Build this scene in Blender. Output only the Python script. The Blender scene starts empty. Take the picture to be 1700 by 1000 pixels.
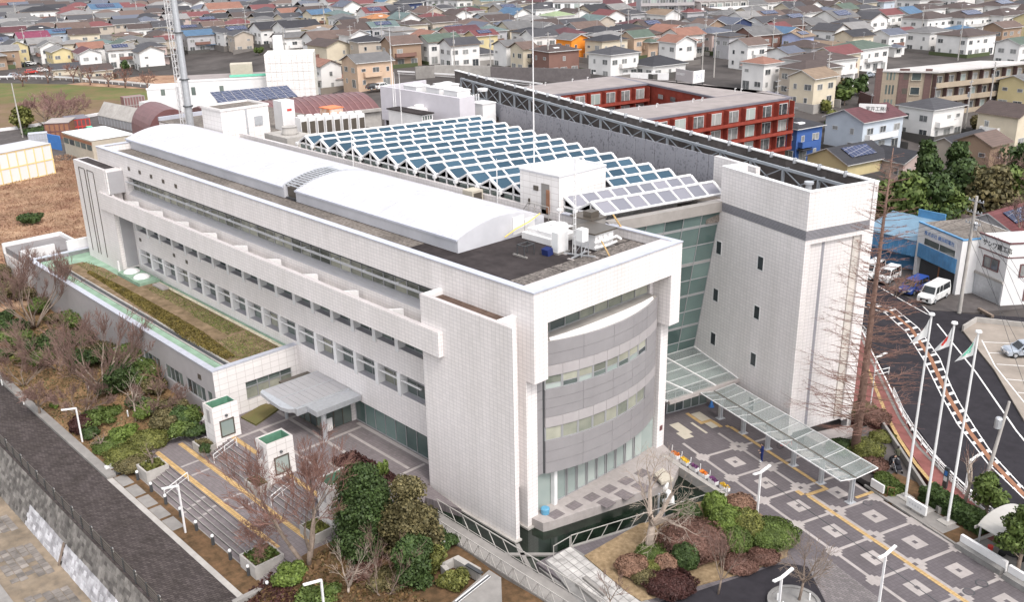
import bpy,math,random
import numpy as np
from mathutils import Matrix,Vector
random.seed(7)
SC = bpy.context.scene
COL = SC.collection
# ------------------------------------------------------------------ camera, sky, sun, exposure
RM = np.array([[0.68993416,0.7236507,-0.01790272],[0.24288069,-0.25472085,-0.93601616],[-0.68190895,0.6414413,-0.35150141]])
FL = 1611.6178
CAM = np.array([0.0,0.0,42.0])
cd = bpy.data.cameras.new('camera')
cam = bpy.data.objects.new('camera',cd)
COL.objects.link(cam)
cd.sensor_width = 36.0
cd.lens = 36.0 * FL / 1700.0
cd.clip_start = 0.5
cd.clip_end = 3000.0
cam.matrix_world = Matrix(((RM[0][0],-RM[1][0],-RM[2][0],0.0),(RM[0][1],-RM[1][1],-RM[2][1],0.0),(RM[0][2],-RM[1][2],-RM[2][2],42.0),(0,0,0,1)))
SC.camera = cam
SUN_AZ,SUN_EL = math.radians(-14),math.radians(54)      # azimuth from +X
W = bpy.data.worlds.new('World')
SC.world = W
W.use_nodes = True
nt = W.node_tree
bg = nt.nodes['Background']
sky = nt.nodes.new('ShaderNodeTexSky')
sky.sky_type = 'NISHITA'
sky.sun_disc = False
sky.sun_elevation = SUN_EL
sky.sun_rotation = math.radians(90) - SUN_AZ
sky.altitude = 50
sky.air_density = 1.0
sky.dust_density = 3.0
sky.ozone_density = 1.0
hs = nt.nodes.new('ShaderNodeHueSaturation')             # thin overcast: a nearly grey sky
hs.inputs['Saturation'].default_value = 0.22
nt.links.new(sky.outputs['Color'],hs.inputs['Color'])
nt.links.new(hs.outputs['Color'],bg.inputs['Color'])
bg.inputs['Strength'].default_value = 0.15
sl = bpy.data.lights.new('sun','SUN')
sl.energy = 0.65
sl.angle = math.radians(10)
sl.color = (1.0,0.93,0.86)
sun = bpy.data.objects.new('sun',sl)
COL.objects.link(sun)
sd = Vector((math.cos(SUN_AZ) * math.cos(SUN_EL),math.sin(SUN_AZ) * math.cos(SUN_EL),math.sin(SUN_EL)))
sun.rotation_euler = sd.to_track_quat('Z','Y').to_euler()
sun.location = (0,0,120)
SC.view_settings.view_transform = 'Standard'
SC.view_settings.look = 'None'
SC.view_settings.exposure = 1.29
SC.view_settings.gamma = 1.0
SC.view_settings.use_curve_mapping = False

# ------------------------------------------------------------------ survey helpers: rays from the survey point to known planes
def ray(x,y):
    return RM.T @ np.array([(x - 850) / FL,(y - 500) / FL,1.0])
def onz(x,y,z=0.0):
    d = ray(x,y)
    return CAM + d * ((z - CAM[2]) / d[2])
def ony(x,y,Y):
    d = ray(x,y)
    return CAM + d * ((Y - CAM[1]) / d[1])
def onx(x,y,X):
    d = ray(x,y)
    return CAM + d * ((X - CAM[0]) / d[0])
def pix(p):
    c = RM @ (np.asarray(p,float) - CAM)
    return 850 + FL * c[0] / c[2],500 + FL * c[1] / c[2],c[2]
def sst(t):
    t = min(1.0,max(0.0,t))
    return t * t * (3 - 2 * t)
def terrain(x,y):
    """height of the town's hill"""
    c = RM @ np.array([x,y,-42.0])
    fw = -0.7284 * x + 0.6852 * y          # distance ahead on the ground
    rt = 0.6899 * x + 0.7237 * y
    lat = rt / max(fw,1.0) * 1650 + 850
    h = 8.0 * sst((fw - 150) / 75) * sst((lat - 330) / 300) * (1 - 0.35 * sst((lat - 1250) / 300))
    h += 9.0 * sst((fw - 330) / 220)
    return h
def ont(x,y):
    """point on the hill seen along a ray"""
    d = ray(x,y)
    t0,t = 60.0,60.0
    while t < 900:
        p = CAM + d * t
        if p[2] <= terrain(p[0],p[1]):
            break
        t += 3.0
    lo,hi = t - 3.0,t
    for _ in range(12):
        m = (lo + hi) / 2
        p = CAM + d * m
        if p[2] <= terrain(p[0],p[1]): hi = m
        else: lo = m
    return CAM + d * hi
PH = -0.29365557
D2 = np.array([math.cos(PH),math.sin(PH),0.0])
E2 = np.array([-math.sin(PH),math.cos(PH),0.0])
O2 = np.array([-38.973,69.931,0.0])
def F2(u,v,z=0.0):
    p = O2 + u * D2 + v * E2
    return (p[0],p[1],z)
YAW2 = PH

# ------------------------------------------------------------------ mesh builder
class MB:
    def __init__(s,frame=None):
        s.v,s.f,s.m = [],[],[]
        s.fr = frame              # optional function local -> world
    def add(s,pts,faces,m=0):
        o = len(s.v)
        for p in pts:
            s.v.append(tuple(s.fr(*p)) if s.fr else tuple(p))
        for fc in faces:
            s.f.append(tuple(i + o for i in fc))
            s.m.append(m)
        return s
    def box(s,x0,y0,z0,x1,y1,z1,m=0):
        if x0 > x1: x0,x1 = x1,x0
        if y0 > y1: y0,y1 = y1,y0
        if z0 > z1: z0,z1 = z1,z0
        p = [(x0,y0,z0),(x1,y0,z0),(x1,y1,z0),(x0,y1,z0),(x0,y0,z1),(x1,y0,z1),(x1,y1,z1),(x0,y1,z1)]
        return s.add(p,[(3,2,1,0),(4,5,6,7),(0,1,5,4),(1,2,6,5),(2,3,7,6),(3,0,4,7)],m)
    def prism(s,poly,z0,z1,m=0,top=None):
        """poly: xy list; z0/z1 numbers or per-vertex lists"""
        n = len(poly)
        a = sum(poly[i][0] * poly[(i + 1) % n][1] - poly[(i + 1) % n][0] * poly[i][1] for i in range(n))
        zb = list(z0) if hasattr(z0,'__len__') else [z0] * n
        zt = list(z1) if hasattr(z1,'__len__') else [z1] * n
        idx = list(range(n))
        if a < 0: idx.reverse()
        pts = [(poly[i][0],poly[i][1],zb[i]) for i in idx] + [(poly[i][0],poly[i][1],zt[i]) for i in idx]
        s.add(pts,[tuple(range(n - 1,-1,-1))] + [(i,(i + 1) % n,n + (i + 1) % n,n + i) for i in range(n)],m)
        s.f.append(tuple(len(s.v) - n + i for i in range(n)))
        s.m.append(m if top is None else top)
        return s
    def obox(s,c,ax,ay,az,m=0):
        """box from centre and three half-axis vectors"""
        c,ax,ay,az = map(lambda q: np.asarray(q,float),(c,ax,ay,az))
        p = [c - ax - ay - az,c + ax - ay - az,c + ax + ay - az,c - ax + ay - az,c - ax - ay + az,c + ax - ay + az,c + ax + ay + az,c - ax + ay + az]
        return s.add(p,[(3,2,1,0),(4,5,6,7),(0,1,5,4),(1,2,6,5),(2,3,7,6),(3,0,4,7)],m)
    def bar(s,a,b,w,h=None,m=0,up=(0,0,1)):
        a,b = np.asarray(a,float),np.asarray(b,float)
        h = h or w
        d = b - a
        L = np.linalg.norm(d)
        if L < 1e-6: return s
        d = d / L
        sx = np.cross(d,up)
        if np.linalg.norm(sx) < 1e-4: sx = np.array([1.0,0,0])
        sx = sx / np.linalg.norm(sx)
        sy = np.cross(sx,d)
        return s.obox((a + b) / 2,sx * w / 2,d * L / 2,sy * h / 2,m)
    def tube(s,pts,rad,n=8,m=0,cap=True):
        pts = [np.asarray(p,float) for p in pts]
        rad = rad if hasattr(rad,'__len__') else [rad] * len(pts)
        rings = []
        o = []
        ref = None
        for i,p in enumerate(pts):
            d = pts[min(i + 1,len(pts) - 1)] - pts[max(i - 1,0)]
            d = d / (np.linalg.norm(d) + 1e-9)
            if ref is None or abs(ref @ d) > 0.95: ref = np.array([1.0,0,0]) if abs(d[0]) < 0.8 else np.array([0,1.0,0])
            sx = np.cross(d,ref); sx /= np.linalg.norm(sx)
            sy = np.cross(d,sx)
            for k in range(n):
                t = 2 * math.pi * k / n
                o.append(p + (sx * math.cos(t) + sy * math.sin(t)) * rad[i])
        fc = []
        for i in range(len(pts) - 1):
            for k in range(n):
                a,b = i * n + k,i * n + (k + 1) % n
                fc.append((a,b,b + n,a + n))
        if cap:
            fc.append(tuple(range(n - 1,-1,-1)))
            fc.append(tuple((len(pts) - 1) * n + k for k in range(n)))
        return s.add(o,fc,m)
    def lathe(s,prof,c=(0,0,0),n=16,m=0):
        o,fc = [],[]
        for r,z in prof:
            for k in range(n):
                t = 2 * math.pi * k / n
                o.append((c[0] + r * math.cos(t),c[1] + r * math.sin(t),c[2] + z))
        for i in range(len(prof) - 1):
            for k in range(n):
                a,b = i * n + k,i * n + (k + 1) % n
                fc.append((a,b,b + n,a + n))
        fc.append(tuple(range(n - 1,-1,-1)))
        fc.append(tuple((len(prof) - 1) * n + k for k in range(n)))
        return s.add(o,fc,m)
    def quad(s,a,b,c,d,m=0):
        return s.add([a,b,c,d],[(0,1,2,3)],m)
    def mesh(s,name,mats,off=(0,0,0),smooth=False):
        me = bpy.data.meshes.new(name)
        ox,oy,oz = off
        me.from_pydata([(x - ox,y - oy,z - oz) for x,y,z in s.v],[],s.f)
        for mt in mats: me.materials.append(mt)
        if len(mats) > 1: me.polygons.foreach_set('material_index',s.m)
        if smooth: me.polygons.foreach_set('use_smooth',[True] * len(s.f))
        me.update()
        return me
def wloc(o):
    p = np.zeros(3)
    while o is not None:
        p = p + np.array(o.location); o = o.parent
    return p
def part(name,mb,mats,parent=None,smooth=False,kind=None,label=None):
    """link a mesh built in world coordinates, as a child of parent or alone"""
    if not isinstance(mats,(list,tuple)): mats = [mats]
    off = wloc(parent) if parent is not None else np.zeros(3)
    if isinstance(mb,bpy.types.Mesh): me = mb
    else: me = mb.mesh(name,mats,off,smooth)
    o = bpy.data.objects.new(name,me)
    COL.objects.link(o)
    if parent is not None: o.parent = parent
    if kind: o['kind'] = kind
    if label: o['label'] = label
    return o
def solo(name,label,cat,mb,mats,group=None,smooth=False,loc=None):
    """a thing that is one mesh; origin at loc"""
    if not isinstance(mats,(list,tuple)): mats = [mats]
    if loc is None:
        xs = np.array(mb.v); loc = (xs[:,0].mean(),xs[:,1].mean(),xs[:,2].min())
    me = mb.mesh(name,mats,loc,smooth)
    o = bpy.data.objects.new(name,me)
    o.location = loc
    COL.objects.link(o)
    o['label'] = label; o['category'] = cat
    if group: o['group'] = group
    return o
def thing(name,label,cat,loc,group=None,rz=0.0):
    o = bpy.data.objects.new(name,None)
    o.empty_display_size = 0.3
    o.location = tuple(float(q) for q in loc)
    o.rotation_euler = (0,0,rz)
    COL.objects.link(o)
    o['label'] = label; o['category'] = cat
    if group: o['group'] = group
    return o
def struct(name,mb,mats,smooth=False):
    return part(name,mb,mats,None,smooth,kind='structure')
def copy_part(o,dloc=(0,0,0),parent=None,rz=None):
    c = o.copy()
    COL.objects.link(c)
    c.parent = parent if parent is not None else o.parent
    c.location = (o.location[0] + dloc[0],o.location[1] + dloc[1],o.location[2] + dloc[2])
    if rz is not None: c.rotation_euler = (0,0,rz)
    return c
def kids(o):
    return [q for q in SC.objects if q.parent == o]
def dup(root,loc,rz=0.0,label=None,group=None,sc=None,ch=None):
    r = root.copy()
    COL.objects.link(r)
    r.location = loc
    r.rotation_euler = (0,0,rz)
    if sc: r.scale = (sc,sc,sc)
    if label: r['label'] = label
    if group: r['group'] = group
    for c in root.children:
        k = c.copy(); COL.objects.link(k); k.parent = r
        for g in c.children:
            q = g.copy(); COL.objects.link(q); q.parent = k
    return r

# ------------------------------------------------------------------ materials
def mat(name,col,rough=0.7,var=0.0,scale=2.0,bump=0.0,metal=0.0,col2=None,spec=0.4,detail=4.0,stain=0.0,wscale=None):
    m = bpy.data.materials.new(name)
    m.use_nodes = True
    n,l = m.node_tree.nodes,m.node_tree.links
    b = n['Principled BSDF']
    b.inputs['Base Color'].default_value = (*col,1)
    b.inputs['Roughness'].default_value = rough
    b.inputs['Metallic'].default_value = metal
    b.inputs['Specular IOR Level'].default_value = spec if rough < .75 else spec * .3
    if var or bump or col2 or stain:
        g = n.new('ShaderNodeNewGeometry')
        tx = n.new('ShaderNodeTexNoise')
        tx.inputs['Scale'].default_value = scale
        tx.inputs['Detail'].default_value = detail
        tx.inputs['Roughness'].default_value = 0.65
        l.new(g.outputs['Position'],tx.inputs['Vector'])
        out = None
        rp = n.new('ShaderNodeValToRGB')
        c2 = col2 or tuple(max(0.0,q * (1 - var)) for q in col)
        c1 = col if col2 else tuple(q * (1 + var) for q in col)
        rp.color_ramp.elements[0].position = 0.36; rp.color_ramp.elements[1].position = 0.66
        rp.color_ramp.elements[0].color = (*c2,1); rp.color_ramp.elements[1].color = (*c1,1)
        l.new(tx.outputs['Fac'],rp.inputs['Fac'])
        out = rp.outputs['Color']
        if stain:
            t2 = n.new('ShaderNodeTexNoise'); t2.inputs['Scale'].default_value = wscale or 0.25; t2.inputs['Detail'].default_value = 6
            l.new(g.outputs['Position'],t2.inputs['Vector'])
            r2 = n.new('ShaderNodeValToRGB')
            r2.color_ramp.elements[0].position = 0.35; r2.color_ramp.elements[1].position = 0.7
            r2.color_ramp.elements[0].color = (1 - stain,) * 3 + (1,); r2.color_ramp.elements[1].color = (1,1,1,1)
            l.new(t2.outputs['Fac'],r2.inputs['Fac'])
            mx = n.new('ShaderNodeMix'); mx.data_type = 'RGBA'; mx.blend_type = 'MULTIPLY'; mx.inputs['Factor'].default_value = 1
            l.new(out,mx.inputs['A']); l.new(r2.outputs['Color'],mx.inputs['B'])
            out = mx.outputs['Result']
        l.new(out,b.inputs['Base Color'])
        if bump:
            bp = n.new('ShaderNodeBump'); bp.inputs['Strength'].default_value = bump; bp.inputs['Distance'].default_value = 0.05
            l.new(tx.outputs['Fac'],bp.inputs['Height']); l.new(bp.outputs['Normal'],b.inputs['Normal'])
    return m
def grid_mat(name,col,joint,w,h,gap,rough=0.6,var=0.05,offset=0.0,bump=0.3,horizontal=False,yaw=0.0,stain=0.12,streak=0.0,c2=None,spec=0.4,wscale=0.18):
    """tiles / blocks / pavers: a joint grid on walls (or on the ground) in metres"""
    m = bpy.data.materials.new(name)
    m.use_nodes = True
    n,l = m.node_tree.nodes,m.node_tree.links
    b = n['Principled BSDF']
    b.inputs['Roughness'].default_value = rough
    b.inputs['Specular IOR Level'].default_value = spec if rough < .75 else spec * .3
    g = n.new('ShaderNodeNewGeometry')
    if horizontal:
        mp = n.new('ShaderNodeMapping'); mp.inputs['Rotation'].default_value = (0,0,-yaw)
        l.new(g.outputs['Position'],mp.inputs['Vector'])
        vec = mp.outputs['Vector']
    else:
        cr = n.new('ShaderNodeVectorMath'); cr.operation = 'CROSS_PRODUCT'; cr.inputs[1].default_value = (0,0,1)
        l.new(g.outputs['True Normal'],cr.inputs[0])
        nm = n.new('ShaderNodeVectorMath'); nm.operation = 'NORMALIZE'; l.new(cr.outputs['Vector'],nm.inputs[0])
        dt = n.new('ShaderNodeVectorMath'); dt.operation = 'DOT_PRODUCT'
        l.new(nm.outputs['Vector'],dt.inputs[0]); l.new(g.outputs['Position'],dt.inputs[1])
        sp = n.new('ShaderNodeSeparateXYZ'); l.new(g.outputs['Position'],sp.inputs[0])
        cb = n.new('ShaderNodeCombineXYZ'); l.new(dt.outputs['Value'],cb.inputs['X']); l.new(sp.outputs['Z'],cb.inputs['Y'])
        vec = cb.outputs['Vector']
    br = n.new('ShaderNodeTexBrick')
    br.offset = offset; br.squash = 1.0
    br.inputs['Scale'].default_value = 1.0
    br.inputs['Brick Width'].default_value = w; br.inputs['Row Height'].default_value = h
    br.inputs['Mortar Size'].default_value = gap; br.inputs['Mortar Smooth'].default_value = 0.2
    br.inputs['Color1'].default_value = (*[q * (1 + var) for q in col],1)
    br.inputs['Color2'].default_value = (*(c2 or [q * (1 - var) for q in col]),1)
    br.inputs['Mortar'].default_value = (*joint,1)
    l.new(vec,br.inputs['Vector'])
    t2 = n.new('ShaderNodeTexNoise'); t2.inputs['Scale'].default_value = wscale; t2.inputs['Detail'].default_value = 8; t2.inputs['Roughness'].default_value = 0.7
    if streak:
        ms = n.new('ShaderNodeMapping'); ms.inputs['Scale'].default_value = (1,1,0.12)
        l.new(g.outputs['Position'],ms.inputs['Vector']); l.new(ms.outputs['Vector'],t2.inputs['Vector'])
    else: l.new(g.outputs['Position'],t2.inputs['Vector'])
    r2 = n.new('ShaderNodeValToRGB')
    r2.color_ramp.elements[0].position = 0.3; r2.color_ramp.elements[1].position = 0.62
    r2.color_ramp.elements[0].color = (1 - stain,1 - stain,1 - stain * 1.1,1); r2.color_ramp.elements[1].color = (1,1,1,1)
    l.new(t2.outputs['Fac'],r2.inputs['Fac'])
    mx = n.new('ShaderNodeMix'); mx.data_type = 'RGBA'; mx.blend_type = 'MULTIPLY'; mx.inputs['Factor'].default_value = 1
    l.new(br.outputs['Color'],mx.inputs['A']); l.new(r2.outputs['Color'],mx.inputs['B'])
    l.new(mx.outputs['Result'],b.inputs['Base Color'])
    if bump:
        bp = n.new('ShaderNodeBump'); bp.invert = True; bp.inputs['Strength'].default_value = bump; bp.inputs['Distance'].default_value = 0.02
        l.new(br.outputs['Fac'],bp.inputs['Height']); l.new(bp.outputs['Normal'],b.inputs['Normal'])
    return m
def leaf_mat(name,dark,light,rough=0.6,trans=0.25):
    """each leaf clump (mesh island) gets its own shade"""
    m = bpy.data.materials.new(name)
    m.use_nodes = True
    n,l = m.node_tree.nodes,m.node_tree.links
    b = n['Principled BSDF']
    g = n.new('ShaderNodeNewGeometry')
    rp = n.new('ShaderNodeValToRGB')
    rp.color_ramp.elements[0].color = (*dark,1); rp.color_ramp.elements[1].color = (*light,1)
    l.new(g.outputs['Random Per Island'],rp.inputs['Fac'])
    tx = n.new('ShaderNodeTexNoise'); tx.inputs['Scale'].default_value = 1.1; tx.inputs['Detail'].default_value = 3
    l.new(g.outputs['Position'],tx.inputs['Vector'])
    mr = n.new('ShaderNodeMapRange'); mr.inputs['From Min'].default_value = 0.3; mr.inputs['From Max'].default_value = 0.7
    mr.inputs['To Min'].default_value = 0.65; mr.inputs['To Max'].default_value = 1.3
    l.new(tx.outputs['Fac'],mr.inputs['Value'])
    mx = n.new('ShaderNodeVectorMath'); mx.operation = 'SCALE'
    l.new(rp.outputs['Color'],mx.inputs[0]); l.new(mr.outputs['Result'],mx.inputs['Scale'])
    l.new(mx.outputs['Vector'],b.inputs['Base Color'])
    b.inputs['Roughness'].default_value = rough
    b.inputs['Specular IOR Level'].default_value = 0.25
    return m
def glass_mat(name,col,rough=0.06,var=0.0,scale=0.5,c2=None,spec=0.6):
    """window seen by daylight: dark room tone behind a reflective pane, each pane (object) a little different"""
    m = bpy.data.materials.new(name)
    m.use_nodes = True
    n,l = m.node_tree.nodes,m.node_tree.links
    b = n['Principled BSDF']
    b.inputs['Roughness'].default_value = rough
    b.inputs['Specular IOR Level'].default_value = spec
    oi = n.new('ShaderNodeObjectInfo')
    rp = n.new('ShaderNodeValToRGB')
    rp.color_ramp.elements[0].color = (*col,1); rp.color_ramp.elements[1].color = (*(c2 or [min(1,q * 1.5) for q in col]),1)
    g = n.new('ShaderNodeNewGeometry')
    tx = n.new('ShaderNodeTexNoise'); tx.inputs['Scale'].default_value = scale; tx.inputs['Detail'].default_value = 3
    l.new(g.outputs['Position'],tx.inputs['Vector'])
    ad = n.new('ShaderNodeMath'); ad.operation = 'MULTIPLY_ADD'; ad.inputs[1].default_value = 0.9
    sb = n.new('ShaderNodeMath'); sb.operation = 'SUBTRACT'; sb.inputs[1].default_value = 0.45
    l.new(tx.outputs['Fac'],sb.inputs[0])
    l.new(sb.outputs['Value'],ad.inputs[0]); l.new(oi.outputs['Random'],ad.inputs[2])
    l.new(ad.outputs['Value'],rp.inputs['Fac'])
    l.new(rp.outputs['Color'],b.inputs['Base Color'])
    return m
def clear_mat(name,tint,mixf=0.35,rough=0.05):
    """see-through sheet of glass"""
    m = bpy.data.materials.new(name)
    m.use_nodes = True
    n,l = m.node_tree.nodes,m.node_tree.links
    b = n['Principled BSDF']
    b.inputs['Base Color'].default_value = (*tint,1)
    b.inputs['Roughness'].default_value = rough
    b.inputs['Alpha'].default_value = mixf
    return m
def objcol_mat(name,rough=0.7,var=0.12,scale=0.6,rows=0.0,spec=0.3,bump=0.0):
    """colour comes from the object (house paint, roof colour); optional courses along the slope"""
    m = bpy.data.materials.new(name)
    m.use_nodes = True
    n,l = m.node_tree.nodes,m.node_tree.links
    b = n['Principled BSDF']
    b.inputs['Roughness'].default_value = rough
    b.inputs['Specular IOR Level'].default_value = spec
    oi = n.new('ShaderNodeObjectInfo')
    g = n.new('ShaderNodeNewGeometry')
    tx = n.new('ShaderNodeTexNoise'); tx.inputs['Scale'].default_value = scale; tx.inputs['Detail'].default_value = 5
    l.new(g.outputs['Position'],tx.inputs['Vector'])
    mr = n.new('ShaderNodeMapRange'); mr.inputs['From Min'].default_value = 0.3; mr.inputs['From Max'].default_value = 0.7
    mr.inputs['To Min'].default_value = 1 - var; mr.inputs['To Max'].default_value = 1 + var
    l.new(tx.outputs['Fac'],mr.inputs['Value'])
    fac = mr.outputs['Result']
    if rows:
        sp = n.new('ShaderNodeSeparateXYZ'); l.new(g.outputs['Position'],sp.inputs[0])
        fr = n.new('ShaderNodeMath'); fr.operation = 'DIVIDE'; fr.inputs[1].default_value = rows; l.new(sp.outputs['Z'],fr.inputs[0])
        f2 = n.new('ShaderNodeMath'); f2.operation = 'FRACT'; l.new(fr.outputs['Value'],f2.inputs[0])
        m2 = n.new('ShaderNodeMapRange'); m2.inputs['From Max'].default_value = 0.35; m2.inputs['To Min'].default_value = 0.72; m2.inputs['To Max'].default_value = 1.0
        l.new(f2.outputs['Value'],m2.inputs['Value'])
        mu = n.new('ShaderNodeMath'); mu.operation = 'MULTIPLY'; l.new(fac,mu.inputs[0]); l.new(m2.outputs['Result'],mu.inputs[1])
        fac = mu.outputs['Value']
        bp = n.new('ShaderNodeBump'); bp.inputs['Strength'].default_value = 0.4; bp.inputs['Distance'].default_value = 0.05
        l.new(f2.outputs['Value'],bp.inputs['Height']); l.new(bp.outputs['Normal'],b.inputs['Normal'])
    sc = n.new('ShaderNodeVectorMath'); sc.operation = 'SCALE'
    l.new(oi.outputs['Color'],sc.inputs[0]); l.new(fac,sc.inputs['Scale'])
    l.new(sc.outputs['Vector'],b.inputs['Base Color'])
    return m

M = {}
M['tile'] = grid_mat('wall_tile',(0.735,0.69,0.675),(0.53,0.49,0.485),0.42,0.31,0.018,rough=0.35,var=0.035,stain=0.13,streak=1,spec=0.5,wscale=0.5)
M['bigtile'] = grid_mat('wall_large_tile',(0.72,0.685,0.67),(0.48,0.44,0.42),0.9,0.6,0.02,rough=0.4,var=0.025,stain=0.12,streak=1)
M['cap'] = mat('parapet_cap',(0.50,0.51,0.57),0.4,0.06,1.5,metal=0.3)
M['white'] = mat('white_paint',(0.70,0.685,0.68),0.5,0.05,0.8,stain=0.1)
M['whiteroof'] = mat('white_membrane',(0.49,0.485,0.51),0.55,0.04,0.5,stain=0.1,wscale=0.25)
M['roof'] = mat('roof_asphalt',(0.049,0.041,0.041),0.9,0.25,0.7,0.3,stain=0.3)
M['roofgravel'] = mat('roof_gravel',(0.27,0.24,0.21),0.95,0.0,3.5,0.6,col2=(0.13,0.11,0.10),stain=0.35)
M['grey'] = mat('grey_metal',(0.36,0.35,0.36),0.4,0.04,1.0,metal=0.15)
M['panel'] = mat('grey_panel',(0.285,0.27,0.275),0.38,0.04,0.8,metal=0.1,stain=0.1)
M['panel2'] = mat('pale_panel',(0.35,0.325,0.325),0.4,0.04,1.2)
M['steel'] = mat('galvanised_steel',(0.48,0.49,0.51),0.38,0.08,3.0,metal=0.5)
M['dark'] = mat('dark_frame',(0.05,0.052,0.055),0.45)
M['bronze'] = mat('bronze_frame',(0.10,0.085,0.07),0.4,metal=0.3)
M['frame'] = mat('window_frame_grey',(0.33,0.33,0.335),0.4,metal=0.3)
M['louver'] = mat('louver_grey',(0.30,0.29,0.31),0.45,0.05,2)
M['darkglass'] = glass_mat('dark_window_glass',(0.015,0.017,0.02),c2=(0.05,0.055,0.06),spec=0.5)
M['glass'] = glass_mat('window_glass',(0.035,0.045,0.05),c2=(0.16,0.19,0.17))
M['glass4'] = glass_mat('glass_blinds',(0.05,0.06,0.05),scale=0.35,c2=(0.34,0.335,0.27))
M['blind'] = glass_mat('glass_cream_blinds',(0.13,0.145,0.12),scale=1.2,c2=(0.36,0.355,0.29),rough=0.15,spec=0.35)
M['glassgreen'] = glass_mat('green_glass',(0.045,0.072,0.068),scale=0.3,c2=(0.15,0.21,0.195))
M['glasspale'] = glass_mat('pale_glass',(0.21,0.255,0.24),scale=0.3,c2=(0.36,0.40,0.375))
M['skyglass'] = glass_mat('skylight_glass',(0.018,0.045,0.07),scale=0.15,c2=(0.04,0.085,0.125),rough=0.2,spec=0.4)
M['skypale'] = glass_mat('pale_skylight_glass',(0.13,0.135,0.16),scale=0.12,c2=(0.22,0.215,0.245),rough=0.25,spec=0.4)
M['clear'] = clear_mat('canopy_glass',(0.36,0.40,0.385),0.27)
M['greenpaint'] = mat('green_waterproofing',(0.26,0.38,0.28),0.7,0.12,0.8,stain=0.25,wscale=0.6)
M['darkgreen'] = mat('dark_green_lining',(0.10,0.22,0.15),0.7,0.15,1.5)
M['conc'] = mat('concrete',(0.26,0.243,0.228),0.85,0.1,1.2,0.15,stain=0.2)
M['conclight'] = mat('pale_concrete',(0.40,0.375,0.35),0.85,0.08,1.0,0.1,stain=0.2)
M['pavedark'] = grid_mat('dark_paver',(0.122,0.107,0.113),(0.085,0.075,0.08),0.3,0.3,0.012,rough=0.8,var=0.07,horizontal=True,yaw=YAW2,stain=0.16,wscale=0.3)
M['pavex'] = grid_mat('entrance_paver',(0.185,0.16,0.163),(0.12,0.105,0.108),0.3,0.3,0.012,rough=0.8,var=0.08,horizontal=True,stain=0.2,wscale=0.3)
M['pavelight'] = mat('light_paver',(0.36,0.325,0.31),0.8,0.07,2.0,stain=0.18)
M['pavecream'] = mat('cream_paver',(0.47,0.425,0.35),0.8,0.05,2.0,stain=0.12)
M['yellow'] = grid_mat('tactile_yellow',(0.46,0.315,0.15),(0.32,0.21,0.10),0.3,0.3,0.02,rough=0.8,var=0.08,horizontal=True,yaw=YAW2,stain=0.2,wscale=1.0)
M['yellowx'] = grid_mat('tactile_yellow_entrance',(0.50,0.335,0.155),(0.28,0.19,0.10),0.3,0.3,0.02,rough=0.8,var=0.1,horizontal=True,stain=0.3,wscale=1.0)
M['asphalt'] = mat('road_asphalt',(0.033,0.030,0.035),0.9,0.12,1.0,0.15,stain=0.2)
M['asphalt2'] = mat('worn_asphalt',(0.105,0.093,0.090),0.9,0.15,0.7,0.15,stain=0.25)
M['redpath'] = mat('red_pavement',(0.25,0.10,0.09),0.85,0.12,1.0,stain=0.25)
M['mark'] = mat('road_marking',(0.78,0.76,0.74),0.7,0.1,2.5,stain=0.15,wscale=1.5)
M['rust'] = mat('brown_lane',(0.26,0.13,0.08),0.85,0.12,1.5)
M['water'] = mat('pond_water',(0.008,0.014,0.009),0.06,0.5,0.6,spec=0.5)
M['soil'] = mat('soil',(0.17,0.10,0.055),0.95,0.0,1.6,0.6,col2=(0.085,0.055,0.03),stain=0.25)
M['leaflitter'] = mat('leaf_litter',(0.30,0.185,0.095),0.95,0.0,3.0,0.6,col2=(0.14,0.085,0.045),stain=0.35,wscale=0.4)
M['straw'] = mat('dry_lawn',(0.33,0.24,0.145),0.95,0.0,3.0,0.5,col2=(0.20,0.14,0.08),stain=0.3,wscale=0.5)
M['drygrass'] = mat('dry_meadow',(0.45,0.305,0.20),0.95,0.0,0.22,0.3,col2=(0.25,0.135,0.09),detail=9,stain=0.3,wscale=0.1)
M['grassgreen'] = mat('grass_green',(0.10,0.125,0.04),0.95,0.0,0.12,0.4,col2=(0.185,0.145,0.07),stain=0.25,wscale=0.06)
M['brownfield'] = mat('brown_field',(0.21,0.14,0.095),0.95,0.0,0.15,0.4,col2=(0.16,0.12,0.06),stain=0.25,wscale=0.05)
M['town'] = mat('town_ground',(0.088,0.078,0.074),0.95,0.3,0.08,stain=0.3,wscale=0.03)
M['bark'] = mat('bark_grey',(0.20,0.155,0.125),0.9,0.2,4)
M['barkred'] = mat('bark_reddish',(0.19,0.12,0.095),0.9,0.2,4)
M['barkpale'] = mat('bark_pale',(0.33,0.27,0.225),0.9,0.18,4)
M['leafdark'] = leaf_mat('leaves_dark_green',(0.03,0.051,0.016),(0.055,0.085,0.024))
M['leafgreen'] = leaf_mat('leaves_green',(0.052,0.079,0.018),(0.102,0.136,0.033))
M['leafbright'] = leaf_mat('leaves_bright_green',(0.072,0.107,0.022),(0.139,0.184,0.04))
M['leafyellow'] = leaf_mat('leaves_yellow_green',(0.06,0.068,0.016),(0.165,0.165,0.045))
M['leafbrown'] = leaf_mat('leaves_olive_brown',(0.058,0.052,0.022),(0.155,0.128,0.058))
M['leafred'] = leaf_mat('leaves_dull_red',(0.097,0.05,0.037),(0.149,0.081,0.063))
M['leafmaroon'] = leaf_mat('leaves_maroon',(0.037,0.015,0.013),(0.063,0.026,0.022))
M['leafdusk'] = leaf_mat('leaves_brown_pink',(0.17,0.095,0.063),(0.241,0.142,0.097))
M['sedum'] = leaf_mat('leaves_sedum',(0.085,0.072,0.018),(0.17,0.125,0.035))
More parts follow.
